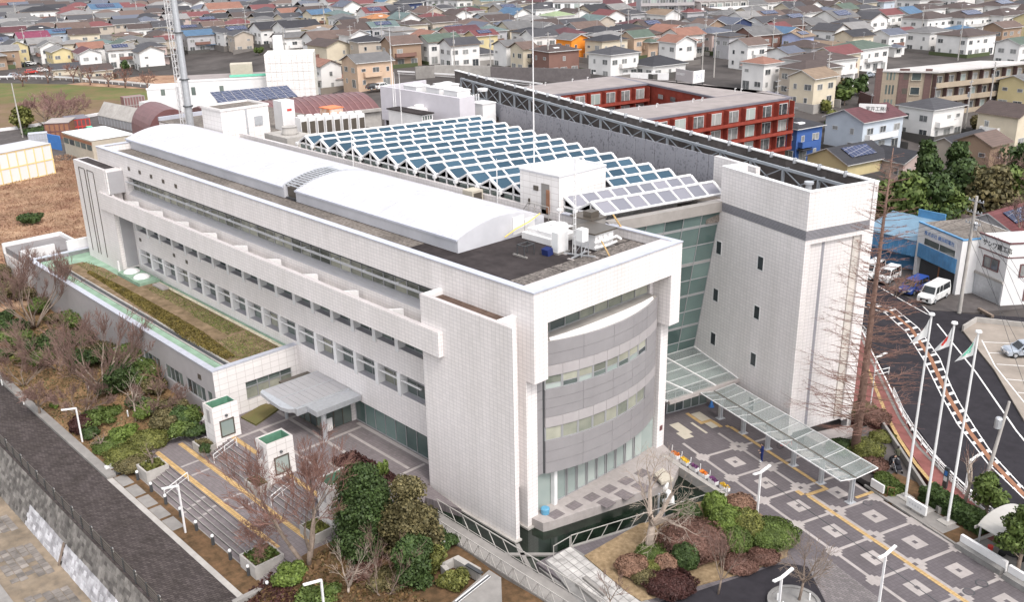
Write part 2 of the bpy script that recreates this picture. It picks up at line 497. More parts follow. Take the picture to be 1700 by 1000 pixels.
M['rooflawn'] = mat('roof_lawn',(0.26,0.185,0.12),0.95,0.0,1.2,0.3,col2=(0.165,0.12,0.07),stain=0.25,wscale=0.6)
M['twig'] = mat('twig_brown',(0.20,0.13,0.11),0.9)
M['twigred'] = mat('twig_reddish',(0.19,0.105,0.085),0.9)
M['hwall'] = objcol_mat('house_wall',0.75,0.07,0.5)
M['hroof'] = objcol_mat('house_roof',0.7,0.13,0.7,rows=0.24)
M['hglass'] = glass_mat('house_window_glass',(0.03,0.036,0.042),scale=1.5,c2=(0.30,0.30,0.29))
M['hframe'] = mat('house_window_frame',(0.50,0.49,0.48),0.5)
M['hflat'] = objcol_mat('flat_colour',0.6,0.05,1.0)
M['black'] = mat('black_plastic',(0.02,0.02,0.022),0.5)
M['rubber'] = mat('tyre_rubber',(0.022,0.022,0.022),0.8)
M['car_white'] = mat('car_paint_white',(0.68,0.675,0.665),0.25,spec=0.6)
M['car_blue'] = mat('car_paint_blue',(0.03,0.07,0.28),0.25,spec=0.6)
M['car_silver'] = mat('car_paint_silver',(0.42,0.46,0.52),0.28,metal=0.4,spec=0.6)
M['car_dark'] = mat('car_paint_dark',(0.03,0.03,0.035),0.25,spec=0.6)
M['carglass'] = mat('car_glass',(0.015,0.018,0.02),0.05,spec=0.8)
M['lampglass'] = mat('headlight',(0.7,0.7,0.7),0.1)
M['red'] = mat('red_paint',(0.50,0.05,0.04),0.5)
M['orange'] = mat('orange_paint',(0.70,0.17,0.05),0.5,0.1,2)
M['teal'] = mat('teal_paint',(0.10,0.42,0.44),0.5,0.1,2)
M['blue'] = mat('blue_paint',(0.045,0.16,0.42),0.5,0.08,1.5)
M['bluecor'] = mat('blue_corrugated',(0.10,0.27,0.48),0.5,0.1,1.0,stain=0.2)
M['maroon'] = mat('maroon_metal',(0.15,0.068,0.068),0.5,0.1,1.0,stain=0.15)
M['maroon2'] = mat('maroon_rib',(0.21,0.11,0.105),0.5)
M['brick'] = mat('red_brick_wall',(0.25,0.05,0.035),0.8,0.12,1.0,stain=0.12)
M['brickroof'] = mat('apartment_roof',(0.29,0.255,0.245),0.8,0.06,0.5,stain=0.12)
M['slate'] = mat('roof_edge_slate',(0.15,0.14,0.165),0.6,0.08,1.0)
M['solar'] = grid_mat('solar_cells',(0.025,0.035,0.085),(0.20,0.20,0.24),1.0,1.0,0.05,rough=0.15,horizontal=True,stain=0.05)
M['skin'] = mat('skin',(0.55,0.34,0.25),0.6)
M['hair'] = mat('dark_hair',(0.02,0.016,0.014),0.6)
M['navy'] = mat('navy_cloth',(0.02,0.03,0.11),0.85)
M['blackcloth'] = mat('black_cloth',(0.02,0.02,0.024),0.85)
M['olive'] = mat('olive_cloth',(0.085,0.085,0.06),0.85)
M['terr'] = mat('terrace_stone',(0.25,0.24,0.23),0.85,0.13,1.3,0.2,stain=0.3,wscale=0.8)

# ================================================================== THE SETTING: ground, river bank, streets
def pz(pts,z=0.0):
    return [tuple(onz(x,y,z)[:2]) for x,y in pts]
def build_ground():
    # the town's ground out to the horizon: fine near, coarse far; sunk under the site where slabs cover it
    xs = sorted(set([-2600,-1900,-1400,-1100,-900] + list(range(-760,121,16)) + [300,700,1300]))
    ys = sorted(set([-1200,-600,-300,-120,-40,0] + list(range(20,780,16)) + [900,1200,1700,2400]))
    v = []
    for y in ys:
        for x in xs:
            z = terrain(x,y) - 0.06
            if -100 < x < 20 and y < 112: z = -3.2
            if y < 36: z = min(z,-6.0)
            v.append((x,y,z))
    nx = len(xs)
    f = [(j * nx + i,j * nx + i + 1,(j + 1) * nx + i + 1,(j + 1) * nx + i) for j in range(len(ys) - 1) for i in range(nx - 1)]
    mb = MB(); mb.v = v; mb.f = f; mb.m = [0] * len(f)
    struct('ground',mb,M['town'],smooth=True)
build_ground()

# brown vacant lot left of the offices, levee field, lane
mb = MB(); mb.prism([(-330,25.5),(-126,25.5),(-122,46),(-122,88),(-330,150)],-4,-0.02)
struct('vacant_lot',mb,M['drygrass'])
mb = MB(); mb.prism(pz([(-260,330),(-60,222),(45,212),(165,190),(300,180),(420,185),(400,270),(160,262),(60,270),(-60,300)]),-2,0.02)
struct('works_yard',mb,M['asphalt2'])
mb = MB(); mb.prism(pz([(-300,140),(0,138),(110,140),(200,146),(300,150),(300,180),(240,178),(165,188),(45,210),(-60,221),(-300,300)]),-2,0.035)
struct('levee_field',mb,M['grassgreen'])
mb = MB(); mb.prism(pz([(-300,186),(0,172),(130,165),(230,168),(300,172),(240,178),(165,188),(45,210),(-60,221),(-300,300)]),-1,0.05)
struct('bare_field',mb,M['brownfield'])
# raised kerb roads round the field
def ribbon(name,pts,w,z0,z1,m,kind='structure'):
    mb = MB()
    P = [np.array(p[:2]) for p in pts]
    for a,b in zip(P[:-1],P[1:]):
        d = (b - a) / np.linalg.norm(b - a); n = np.array([-d[1],d[0]]) * w / 2
        mb.prism([tuple(a - n),tuple(b - n),tuple(b + n),tuple(a + n)],z0,z1)
    return struct(name,mb,m)
ribbon('levee_road',[onz(x,y,.1) for x,y in ((-120,128),(0,128),(110,130),(200,137),(300,148))],7,-1,0.055,M['asphalt2'])
ribbon('kerb_wall',[onz(x,y,.5) for x,y in ((-60,222),(45,209),(165,188))],0.5,-1,0.7,M['white'])

# river side: promenade, stone wall, lower walk
XA,XB = -300.0,-10.0
mb = MB(); mb.box(XA,20.1,-7,XB,24.72,-1.6)
prom = struct('promenade',mb,grid_mat('promenade_setts',(0.078,0.064,0.062),(0.032,0.027,0.026),0.42,0.17,0.02,rough=0.85,var=0.3,offset=0.5,horizontal=True,yaw=0.42,stain=0.3,wscale=0.5,bump=0.6))
mb = MB(); mb.box(XA,24.7,-6,-78.0,25.5,-1.35); struct('garden_kerb',mb,M['conc'])
mb = MB(); mb.box(-78.0,24.7,-6,-54.0,25.15,-1.56); struct('drain_kerb',mb,M['conclight'])
# battered wall of stone blocks: base sheet plus real blocks over the stretch in view
mb = MB(); mb.add([(XA,20.1,-1.62),(XB,20.1,-1.62),(XB,18.6,-5.2),(XA,18.6,-5.2),(XA,20.1,-7),(XB,20.1,-7)],
                  [(3,2,1,0),(0,1,5,4)])
rw = struct('river_wall',mb,mat('wall_mortar',(0.055,0.05,0.045),0.95,0.2,1.5))
rnd = random.Random(3)
def blocks(nm,x0,x1,t0,t1,m):
    mb = MB()
    nrow = int(round((t1 - t0) * 3.88 / 0.36))
    for r in range(nrow):
        ta,tb = t0 + (t1 - t0) * r / nrow,t0 + (t1 - t0) * (r + 1) / nrow
        x = x0 + rnd.uniform(-.2,0.3)
        while x < x1:
            w = rnd.uniform(0.35,0.7)
            pr = rnd.uniform(0.02,0.07); g = 0.025
            q = []
            for dx,t in ((g,ta + .004),(w - g,ta + .004),(w - g,tb - .004),(g,tb - .004)):
                q.append((x + dx + rnd.uniform(-.015,.015),20.1 - 1.5 * t - pr * .92,-1.62 - 3.58 * t - pr * .38))
            bk = [(p[0],p[1] + .1,p[2] + .02) for p in q]
            mb.add(q + bk,[(3,2,1,0),(0,1,5,4),(1,2,6,5),(2,3,7,6),(3,0,4,7)])
            x += w
    o = part(nm,mb,m,rw,kind='stuff'); return o
ms = leaf_mat('wall_stone_grey',(0.085,0.077,0.072),(0.20,0.185,0.17),rough=0.9)
mw = leaf_mat('wall_stone_white',(0.27,0.26,0.27),(0.50,0.49,0.51),rough=0.85)
blocks('stone_course',-100,-52,0.0,0.52,ms)
blocks('stone_course',-100,-82.5,0.52,1.0,ms)
blocks('pale_stone_course',-82.3,-74.2,0.52,1.0,mw)
blocks('pale_stone_course',-73.8,-52,0.52,1.0,mw)
mb = MB(); mb.bar((-74.0,19.2,-3.4),(-74.0,18.45,-5.2),0.22,0.1); part('drain_pipe',mb,M['bark'],rw)
mb = MB(); mb.box(XA,10.5,-9,XB,18.75,-5.2)
struct('river_walk',mb,mat('river_walk_dirt',(0.30,0.235,0.17),0.95,0.0,0.8,0.3,col2=(0.19,0.155,0.12),stain=0.3,wscale=0.5))
mb = MB(); mb.box(XA,10.0,-9,XB,14.2,-5.1); struct('river_edging',mb,M['conc'])
mb = MB(); mb.box(XA,4,-9,XB,13.4,-5.9); struct('river_step',mb,mat('mossy_concrete',(0.30,0.275,0.19),0.9,0.2,1))
# pavers left on the river walk, in patches
mb = MB()
for (cx,w) in ((-84.2,4.2),(-76.8,5.6),(-69.2,4.5)):
    for i in range(int(w / .62)):
        for j in range(5):
            if rnd.random() < 0.82:
                x,y = cx - w / 2 + i * .62 + j * .18,14.9 + j * .62
                mb.box(x,y,-5.3,x + .57,y + .57,-5.17 + rnd.uniform(-.01,.02))
part('walk_paver',mb,leaf_mat('walk_paver_stone',(0.13,0.115,0.105),(0.22,0.195,0.175),rough=0.9),SC.objects['river_walk'],kind='stuff')

# pond under everything at the front
mb = MB(); mb.prism([(-56.5,44.3),(-56.5,41.5),(-52.0,38.0),(-47.0,34.6),(-38.0,27.5),(-30,27.5),(-30,63),(-47.5,63),(-47.5,44.3)],-1.6,-0.75); struct('pond_water',mb,M['water'])
# entrance forecourt (left) at 0 and steps
mb = MB(); mb.prism([(-79.5,34.35),(-60.5,34.35),(-55.2,37.6),(-53.3,40.1),(-55.6,42.4),(-55.6,46),(-79.5,46)],-3,0.0)
fore = struct('entrance_forecourt',mb,M['pavex'])
def strips(parent,name,rects,m,z,fr=None):
    for r in rects:
        mb = MB(fr); mb.box(r[0],r[1],z - 0.05,r[2],r[3],z); part(name,mb,m,parent)
strips(fore,'light_paving_strip',[(-74.1,34.4,-73.75,44.3),(-67.9,34.4,-67.55,44.3),(-58.4,34.4,-58.1,44.2)],M['pavelight'],0.004)
strips(fore,'light_paving_strip',[(-78,40.35,-58.6,40.7),(-74,37.3,-60,37.6),(-67.4,42.6,-58.6,42.9),(-68.6,44.35,-55.8,44.75)],M['pavelight'],0.007)
strips(fore,'tactile_strip',[(-74.35,34.75,-66.9,35.2),(-65.0,34.75,-57.9,35.2)],M['yellowx'],0.010)
# flights of steps running along X
def flight(x0,x1,y0,z0,n,tread,rise):
    for i in range(n):
        mb = MB(); mb.box(x0,y0 - (i + 1) * tread,-3,x1,y0 - i * tread + 0.03,z0 - (i + 1) * rise)
        mb.box(x0,y0 - (i + 1) * tread - .02,z0 - (i + 1) * rise - .035,x1,y0 - (i + 1) * tread + .06,z0 - (i + 1) * rise + .004,1)
        part('step',mb,[M['pavex'],M['conc']],fore)
flight(-79.0,-54.5,34.35,0.0,5,0.46,0.16)
mb = MB(); mb.box(-79.6,29.05,-3,-54.3,32.1,-0.8); land = part('landing',mb,M['pavex'],fore)
strips(fore,'tactile_strip',[(-78.2,31.4,-56.2,31.85),(-78.2,29.15,-57.5,29.6)],M['yellowx'],-0.792)
strips(fore,'light_paving_strip',[(-74.2,29.7,-73.95,31.35),(-72.2,29.7,-71.95,31.35),(-66.6,29.7,-66.35,31.35),(-64.6,29.7,-64.35,31.35)],M['pavelight'],-0.794)
flight(-78.6,-54.5,29.05,-0.8,5,0.44,0.16)
mb = MB(); mb.box(-78.2,25.12,-3,-54.0,26.9,-1.6); st = struct('bollard_strip',mb,M['soil'])
strips(st,'paving_slab',[(-77.9 + i * 2.35,25.2,-75.9 + i * 2.35,26.2) for i in range(5)],M['conc'],-1.59)
for x in (-68.5,-66.6):   # pale courses running down the lower flight
    for i in range(5):
        z = -0.8 - (i + 1) * .16
        mb = MB(); mb.box(x,29.05 - (i + 1) * .44 + .08,z - .03,x + .28,29.05 - i * .44 - .02,z + .006); part('pale_step_inlay',mb,M['pavelight'],fore)

# garden slope on the left and the tree garden in front (height fields)
def slope(name,x0,x1,y0,y1,zf,m,nx=40,ny=14,keep=None):
    mb = MB(); v = []
    for j in range(ny + 1):
        for i in range(nx + 1):
            x,y = x0 + (x1 - x0) * i / nx,y0 + (y1 - y0) * j / ny
            v.append((x,y,zf(x,y)))
    mb.v = v
    mb.f = [(j * (nx + 1) + i,j * (nx + 1) + i + 1,(j + 1) * (nx + 1) + i + 1,(j + 1) * (nx + 1) + i) for j in range(ny) for i in range(nx)]
    if keep: mb.f = [f for f in mb.f if keep(sum(v[i][0] for i in f) / 4,sum(v[i][1] for i in f) / 4)]
    mb.m = [0] * len(mb.f)
    return struct(name,mb,m,smooth=True)
def zgl(x,y):
    t = sst((y - 25.4) / 9.0)
    return -1.45 + 1.25 * t + 0.12 * math.sin(x * .7) * math.sin(y * .9)
slope('garden_bank',-190,-79.3,25.3,36.2,zgl,M['leaflitter'],70,12)
def zgf(x,y):
    return -1.75 + 1.55 * sst((y - 22) / 9.5) + 0.1 * math.sin(x * .8 + 1) * math.sin(y * .7)
_a,_b = onz(731,884,0),onz(925,1010,0)
slope('tree_garden',-54.6,-36.0,20.0,41.0,zgf,M['soil'],60,60,lambda x,y: (_b[0] - _a[0]) * (y - _a[1]) - (_b[1] - _a[1]) * (x - _a[0]) < 0.5)
mb = MB(); mb.box(-54.7,24.0,-6,-54.3,34.4,-1.1); struct('garden_edge',mb,M['conc'])

# ---- right-hand plaza (paved with a rotated grid) round the pond
PL = pz([(1040,700),(1088,745),(1104,758),(1207,824),(948,907)]) + pz([(890,935),(960,985),(1060,1080),(1250,1300),(1900,1100),(1900,980),(1720,960),(1588,908),(1440,815),(1300,715)]) + [F2(-14.5,-1),F2(-14.5,-8)]
PL = [(p[0],p[1]) for p in PL]
mb = MB(); mb.prism(PL,-3,0.0)
plaza = struct('plaza',mb,M['pavedark'])
U0,DU = 7.1,3.85
VC,VT,VB = -4.97,-0.75,-8.85
def f2box(name,rects,m,z,parent=plaza,t=0.05):
    for r in rects:
        mb = MB(F2); mb.box(r[0],r[1],z - t,r[2],r[3],z); part(name,mb,m,parent)
lines = [(-3.4,VC - .13,31,VC + .13),(-3.4,VT - .13,31,VT + .13),(-3.4,VB - .13,31,VB + .13)]
f2box('light_paving_band',lines,M['pavelight'],0.004)
cr = [U0 + DU * k for k in range(-2,7)]
f2box('light_paving_band',[(u - .13,VB,u + .13,VT) for u in cr],M['pavelight'],0.008)
for u in cr:
    for v,s in ((VC,1.0),(VT,.75),(VB,.75)):
        for (a,b) in ((.75 * s,.42 * s),(.42 * s,.75 * s)):
            f2box('light_paving_cross',[(u - a,v - b,u + a,v + b)],M['pavelight'],0.012 if a > b else 0.0145)
    f2box('dark_inset',[(u - .17,VC - .17,u + .17,VC + .17)],M['pavedark'],0.018)
for u in cr[:-1]:
    for v in ((VC + VT) / 2,(VC + VB) / 2):
        c = u + DU / 2
        if v > -4 and c < 6: continue
        f2box('light_paving_square',[(c - .72,v - .62,c + .72,v + .62)],M['pavelight'],0.004)
        f2box('dark_inset',[(c - .18,v - .16,c + .18,v + .16)],M['pavedark'],0.008)
f2box('cream_paving',[(-6.8,-7.9,-4.6,-6.9),(-7.6,-4.9,-4.4,-3.9),(-6.2,-6.0,-3.9,-5.75)],M['pavecream'],0.006)
f2box('cream_paving',[(-5.2,-8.3,-3.9,-7.3)],M['pavecream'],0.010)
f2box('tactile_strip',[(-7.9,-5.3,-5.9,-4.95),(-5.9,-5.3,-5.5,-3.9),(-5.5,-4.2,-4.2,-3.85),(-4.2,-3.6,-3.85,-3.3),(-3.85,-3.45,8.0,-3.12),(8.0,-5.35,8.35,-3.12),(8.35,-5.45,31,-5.12),(7.3,-5.75,8.0,-5.35)],M['yellow'],0.022)
f2box('tactile_strip',[(10.15,-2.2,10.45,0.9)],M['yellow'],0.022)
mb = MB(F2); mb.box(-14,-.95,-1,12,-.55,.012)
# thin drain line and manhole covers
for (x,y,r) in ((1458,837),(1632,970),(1608,984)) and ():
    pass
def disc(name,x,y,r,m,parent,z=0.014):
    c = onz(x,y,0)
    mb = MB(); mb.lathe([(r,0),(r,0.006)],(c[0],c[1],z),20); mb.lathe([(r * .82,0),(r * .82,0.009)],(c[0],c[1],z),20,1)
    part(name,mb,[M['dark'],M['pavedark']],parent)
disc('manhole_cover',1440,836,.36,None,plaza); disc('manhole_cover',1630,970,.42,None,plaza,0.02); disc('manhole_cover',1608,984,.4,None,plaza,0.02)
mb = MB(); mb.bar(onz(1275,800,.0),onz(1640,1060,.0),.07,.03); part('drain_slot',mb,M['dark'],plaza)

# ledge paving in front of the curved wall
LP = [(-46.6,44.75),(-44.75,44.9),(-44.55,45.3),(-41.45,56.6),(-42.9,59.7),(-46.2,61.2),(-47.8,61.2),(-47.8,44.75)]
mb = MB(); mb.prism(LP,-1.3,0.02); ledge = struct('pond_terrace',mb,M['pavelight'])
for i in range(6):
    t = i / 6
    x0 = -45.4 + 1.0 * t
    for (dx,dy,w,h) in ((0,0.3,.95,1.15),) + (((1.25,0.5,.8 + t,1.1),) if i > 1 else ()):
        y = 45.6 + i * 1.9 + dy
        mb = MB(); mb.box(x0 + dx,y,-.02,x0 + dx + w,y + h,0.026); part('dark_paver_inset',mb,M['pavex'],ledge)
# low coping round pond, and walkway along it
def coping(name,pts,w,z0,z1,m,par=None):
    mb = MB()
    P = [np.array(p[:2]) for p in pts]
    for a,b in zip(P[:-1],P[1:]):
        d = (b - a) / np.linalg.norm(b - a); n = np.array([-d[1],d[0]]) * w / 2
        mb.prism([tuple(a - n),tuple(b - n),tuple(b + n),tuple(a + n)],z0,z1)
    return part(name,mb,m,par) if par else struct(name,mb,m)
coping('pond_coping',[onz(1100,756),onz(1209,826)],.45,-1.3,.06,M['conclight'])
coping('pond_coping',[onz(1209,828),onz(948,909)],.22,-1.3,.05,M['conc'])
coping('pond_wall',[(-44.9,42.3,0),(-38.5,39.0,0)],.3,-1.5,-.62,M['conc'])
coping('pond_wall',[(-45.2,40.2,0),(-41.5,43.9,0)],.3,-1.5,-.62,M['conc'])
mb = MB(); mb.prism(pz([(712,806),(766,846),(706,826),(700,812)]),-3,-.02); struct('pond_side_path',mb,M['pavex'])
# stone terrace and steps at the pond
TE = pz([(905,932),(948,908),(975,925),(1085,1005),(1060,1080),(960,1000)])
mb = MB(); mb.prism(TE,-3,0.03); terr = struct('stone_terrace',mb,M['terr'])
A,B,D = onz(907,932),onz(947,909),onz(1075,1010)
eu = (B - A) / np.linalg.norm(B - A); ev = (D - B) / np.linalg.norm(D - B)
wu = np.linalg.norm(B - A); lv = np.linalg.norm(D - B)
rnd = random.Random(5)
tl = leaf_mat('terrace_tile',(0.30,0.285,0.27),(0.45,0.43,0.41),rough=0.85)
for i in range(4):
    for j in range(14):
        a = A + eu * (wu / 4 * (i + .06)) + ev * (lv / 14 * (j + .04))
        p = [a,a + eu * wu / 4 * .88,a + eu * wu / 4 * .88 + ev * lv / 14 * .92,a + ev * lv / 14 * .92]
        mb = MB(); mb.prism([(q[0],q[1]) for q in p],0.0,0.045 + rnd.uniform(0,.012)); part('terrace_slab',mb,tl,terr)
for k in range(3):
    off = -eu * (0.75 * (k + 1)); z = -0.24 * (k + 1) + .03
    a,b = A + off + ev * .3 * k,A + off + ev * (lv * .9)
    p = [a,a + eu * .74,b + eu * .74,b]
    mb = MB(); mb.prism([(q[0],q[1]) for q in p],-2,z); part('terrace_step',mb,M['terr'],terr)
for (s,t,w) in ((.02,.42,.18),(.36,.40,.16)):
    a = A + eu * wu * s * 1 + ev * lv * t; b = A + eu * wu * s + ev * lv * (t + .28)
    mb = MB(); mb.bar(a + np.array([0,0,.12]),b + np.array([0,0,.12]),.28,.25); part('low_kerb',mb,M['conc'],terr)
# dark drive at the bottom edge and the island bed
mb = MB(); mb.prism(pz([(1060,1010),(1150,985),(1300,935),(1390,950),(1500,1050),(1300,1200),(1050,1100)]),-.5,0.008); struct('forecourt_drive',mb,M['asphalt'])
mb = MB(); mb.prism(pz([(1335,930),(1372,927),(1480,1010),(1470,1050),(1400,1060)]),-.4,0.014); struct('sett_paving',mb,grid_mat('forecourt_setts',(0.17,0.15,0.15),(0.10,0.09,0.09),.35,.2,.02,horizontal=True,offset=.5,var=.2))
ISL = pz([(970,925),(1062,872),(1110,862),(1150,838),(1205,826),(1255,850),(1300,882),(1312,900),(1306,926),(1245,950),(1180,968),(1110,988),(1064,1000),(1040,985)])
mb = MB(); mb.prism(ISL,-.5,0.10); isl = struct('island_bed',mb,M['straw'])
# verge on the right of the plaza under flagpoles
mb = MB(); mb.prism([F2(u,v)[:2] for u,v in ((9.6,.1),(12,-.45),(18.6,-.45),(18.9,3.0),(13.2,4.2),(9.0,3.4))],-.5,0.06); struct('flag_bed',mb,M['soil'])
mb = MB(); mb.prism([F2(u,v)[:2] for u,v in ((11.4,-.3),(17.0,-.3),(17.0,1.5),(11.4,1.5))],-.5,0.075); fb = struct('flag_plinth',mb,M['conc'])
for u in (12.17,14.14,16.07):
    mb = MB(F2); mb.box(u - .5,.65,0,u + .5,1.65,.16); part('pole_base',mb,M['conclight'],fb)
mb = MB(); mb.bar(F2(9.3,-.25,.05),F2(18.9,-.6,.05),.18,.16); struct('plaza_kerb',mb,M['conc'])
# side path by the tower, with its low ledge
mb = MB(); mb.prism(pz([(1335,728),(1407,712),(1420,722),(1365,745)]),-.5,.35); struct('tower_ledge',mb,M['pavelight'])
mb = MB(); mb.prism(pz([(1335,740),(1405,712),(1440,708),(1478,735),(1500,760),(1530,815),(1500,828),(1440,800)]),-.5,.006); struct('side_path',mb,M['asphalt2'])

# ---- road, red pavement, markings on the right
def road_poly(name,px,m,z,z0=-1.0):
    mb = MB(); mb.prism(pz(px),z0,z); return struct(name,mb,m)
road_poly('street',[(1380,430),(1440,455),(1530,490),(1600,520),(1760,530),(1900,560),(2100,1000),(1760,960),(1640,850),(1560,760),(1500,680),(1440,560),(1415,470)],M['asphalt'],-0.06)
road_poly('red_pavement',[(1405,560),(1428,545),(1447,588),(1478,650),(1512,718),(1560,778),(1625,838),(1700,905),(1655,905),(1598,872),(1545,800),(1500,735),(1475,705),(1440,690),(1400,690)],M['redpath'],0.05)
def pline(name,px,w,m,z,parent=None):
    mb = MB()
    P = [onz(x,y,z)[:2] for x,y in px]
    for a,b in zip(P[:-1],P[1:]):
        d = (b - a); L = np.linalg.norm(d); d = d / L; n = np.array([-d[1],d[0]]) * w / 2
        mb.add([(*(a - n - d * .02),z),(*(b - n + d * .02),z),(*(b + n + d * .02),z),(*(a + n - d * .02),z)],[(0,1,2,3)])
    return part(name,mb,m,parent)
street = SC.objects['street']; redp = SC.objects['red_pavement']
pline('tactile_line',[(1440,612),(1452,640),(1472,690),(1492,728),(1520,770),(1545,800),(1580,835)],.32,M['yellow'],0.062,redp)
pline('edge_line',[(1430,545),(1447,583),(1472,632),(1500,690),(1530,735),(1590,795),(1650,848)],.16,M['mark'],-0.05,street)
pline('kerb_line',[(1426,548),(1442,588),(1466,637),(1494,695),(1524,742),(1584,803),(1640,855)],.28,M['conc'],0.07,redp)
LL = [(1432,508),(1470,520),(1505,552),(1535,600),(1562,655),(1590,705),(1640,770),(1700,828),(1780,890)]
RL = [(1440,502),(1485,512),(1525,545),(1560,595),(1578,640),(1592,668),(1618,710),(1650,758),(1700,812),(1780,872)]
pline('zebra_border',LL,.11,M['mark'],-0.052,street); pline('zebra_border',RL,.11,M['mark'],-0.052,street)
pline('brown_median',[(1440,506),(1478,517),(1512,545),(1545,595),(1572,655),(1606,712),(1648,768),(1700,822),(1780,882)],.42,M['rust'],-0.046,street)
def lerp_line(L,t):
    d = [0.0]
    P = [onz(x,y,-.05)[:2] for x,y in L]
    for a,b in zip(P[:-1],P[1:]): d.append(d[-1] + np.linalg.norm(b - a))
    s = t * d[-1]
    for i in range(len(P) - 1):
        if s <= d[i + 1] + 1e-6:
            k = (s - d[i]) / (d[i + 1] - d[i]); return P[i] * (1 - k) + P[i + 1] * k
    return P[-1]
for k in range(26):
    t = (k + .5) / 26
    a,b = lerp_line(LL,t),lerp_line(RL,min(1,t + .016))
    d = (b - a); d2 = np.array([-d[1],d[0]]) / np.linalg.norm(d)
    sh = d2 * 0.0
    mb = MB(); w = d2 * .2
    mb.add([(*(a + sh - w),-.0495),(*(b + sh - w),-.0495),(*(b + sh + w),-.0495),(*(a + sh + w),-.0495)],[(0,1,2,3)])
    part('hatch_stripe',mb,M['mark'],street)
pline('lane_line',[(1556,538),(1620,618),(1680,705),(1686,714),(1740,780)],.16,M['mark'],-0.052,street)
pline('lane_line',[(1500,478),(1515,490),(1548,525)],.14,M['mark'],-0.052,street)
pline('lane_line',[(1440,465),(1500,500),(1540,522)],.14,M['mark'],-0.052,street)
# shop apron, side street edge and car park
road_poly('shop_apron',[(1430,450),(1500,490),(1545,515),(1615,519),(1700,512),(1700,480),(1600,470),(1420,420)],M['asphalt2'],-0.02)
CP = road_poly('car_park',[(1598,550),(1608,540),(1625,536),(1760,552),(1900,700),(1760,730),(1700,700),(1650,615)],mat('car_park_concrete',(0.33,0.285,0.245),.9,.1,.6,stain=.25),0.10)
for L in (((1630,568),(1760,574)),((1642,586),(1760,592)),((1655,605),(1760,612)),((1672,630),(1760,638)),((1690,652),(1760,660)),((1630,565),(1652,608),(1700,668),(1740,715))):
    pline('bay_line',L,.12,M['mark'],0.112,CP)
mb = MB(); P = [onz(x,y,0) for x,y in ((1598,550),(1620,536),(1700,545),(1790,556))]
for a,b in zip(P[:-1],P[1:]): mb.bar(a + [0,0,.3],b + [0,0,.3],.22,.75)
o = solo('parapet_wall','low grey concrete wall round the far edge of the car park','wall',mb,M['conclight'])

# ================================================================== OFFICE BUILDING (long block with the curved end)
OB = thing('office_building','long white tiled office block with barrel roof, balcony beam and curved grey end wall','building',(-80,52,0))
T,BT = M['tile'],M['bigtile']
def pb(name,boxes,m,parent=OB,**k):
    mb = MB()
    for b in boxes: mb.box(*b)
    return part(name,mb,m,parent,**k)
YF = 44.4
pb('inner_core',[(-120.8,45.35,-1,-48.0,61.1,17.2)],M['dark'])
# front walls
pb('parapet_band',[(-121.4,YF,16.3,-46.81,YF + .55,18.72)],T)
pb('front_wall',[(-113.4,YF,11.8,-55.0,YF + .7,14.12),(-113.4,YF,7.45,-55.0,YF + .7,9.75),(-113.4,YF,2.62,-55.0,YF + .7,5.5),(-78,YF,-0.5,-69.2,YF + .7,2.618),(-113.4,YF,-0.5,-78.002,YF + .7,2.618),(-55.0,YF,-1.2,-47.3,YF + .7,16.298),(-121.0,YF,0,-113.402,YF + .7,16.298)],T)
pb('side_wall',[(-121.4,YF + .56,0,-120.82,61.2,18.7),(-120.8,60.9,0,-46.85,61.3,18.7)],T)
# parapet cap
pb('parapet_cap',[(-121.5,YF - .06,18.722,-44.94,YF + .62,18.82),(-45.62,YF + .622,18.722,-44.94,61.36,18.818),(-58,60.78,18.72,-45.622,61.36,18.816),(-121.5,YF + .622,18.722,-120.75,61.0,18.816)],M['cap'])
# roof
pb('roof_deck',[(-120.8,44.95,17.2,-46.0,60.9,17.95)],M['roof'])
pb('gravel_strip',[(-120.7,45.0,17.9,-62,48.3,17.965)],M['roofgravel'])
rs = pb('roof_patch',[(-56.5,45.1,17.9,-46.8,46.6,17.968),(-49.9,46.62,17.9,-46.8,60.7,17.968),(-56.4,58.9,17.9,-49.92,60.7,17.966)],mat('mossy_roof_slab',(0.30,0.265,0.24),.95,0,4.0,.5,col2=(.085,.075,.07),stain=.4,wscale=.6))
pb('slab_joint',[(-56.5,46.6,17.95,-46.7,46.72,17.99),(-50.0,46.7,17.95,-49.88,60.7,17.99),(-49.9,51.0,17.95,-46.7,51.1,17.99),(-49.9,55.8,17.95,-46.7,55.9,17.99)],M['roof'])
# barrel roof
def barrel(name,x0,x1,y0,y1,zb,zs,za,m,parent,n=26,rib=None):
    mb = MB(); prof = []
    h = za - zs; c = (y1 - y0) / 2; R = (c * c + h * h) / (2 * h); cy,cz = (y0 + y1) / 2,za - R
    a0 = math.asin(c / R)
    for i in range(n + 1):
        a = -a0 + 2 * a0 * i / n; prof.append((cy + R * math.sin(a),cz + R * math.cos(a)))
    for i in range(n):
        (ya,z0),(yb,z1) = prof[i],prof[i + 1]
        mb.quad((x0,ya,z0),(x1,ya,z0),(x1,yb,z1),(x0,yb,z1))
        mb.quad((x0,ya,z0 - .12),(x0,yb,z1 - .12),(x1,yb,z1 - .12),(x1,ya,z0 - .12))
    for x in (x0,x1):
        pts = [(x,y0,zb)] + [(x,y,z) for y,z in prof] + [(x,y1,zb)]
        mb.add(pts,[tuple(range(len(pts))) if x == x1 else tuple(range(len(pts) - 1,-1,-1))])
    mb.quad((x0,y0,zb),(x1,y0,zb),(x1,y0,zs),(x0,y0,zs)); mb.quad((x1,y1,zb),(x0,y1,zb),(x0,y1,zs),(x1,y1,zs))
    return part(name,mb,m,parent),prof
br_,prof = barrel('barrel_roof',-82.2,-57.8,48.45,58.4,17.9,19.1,20.15,M['whiteroof'],OB)
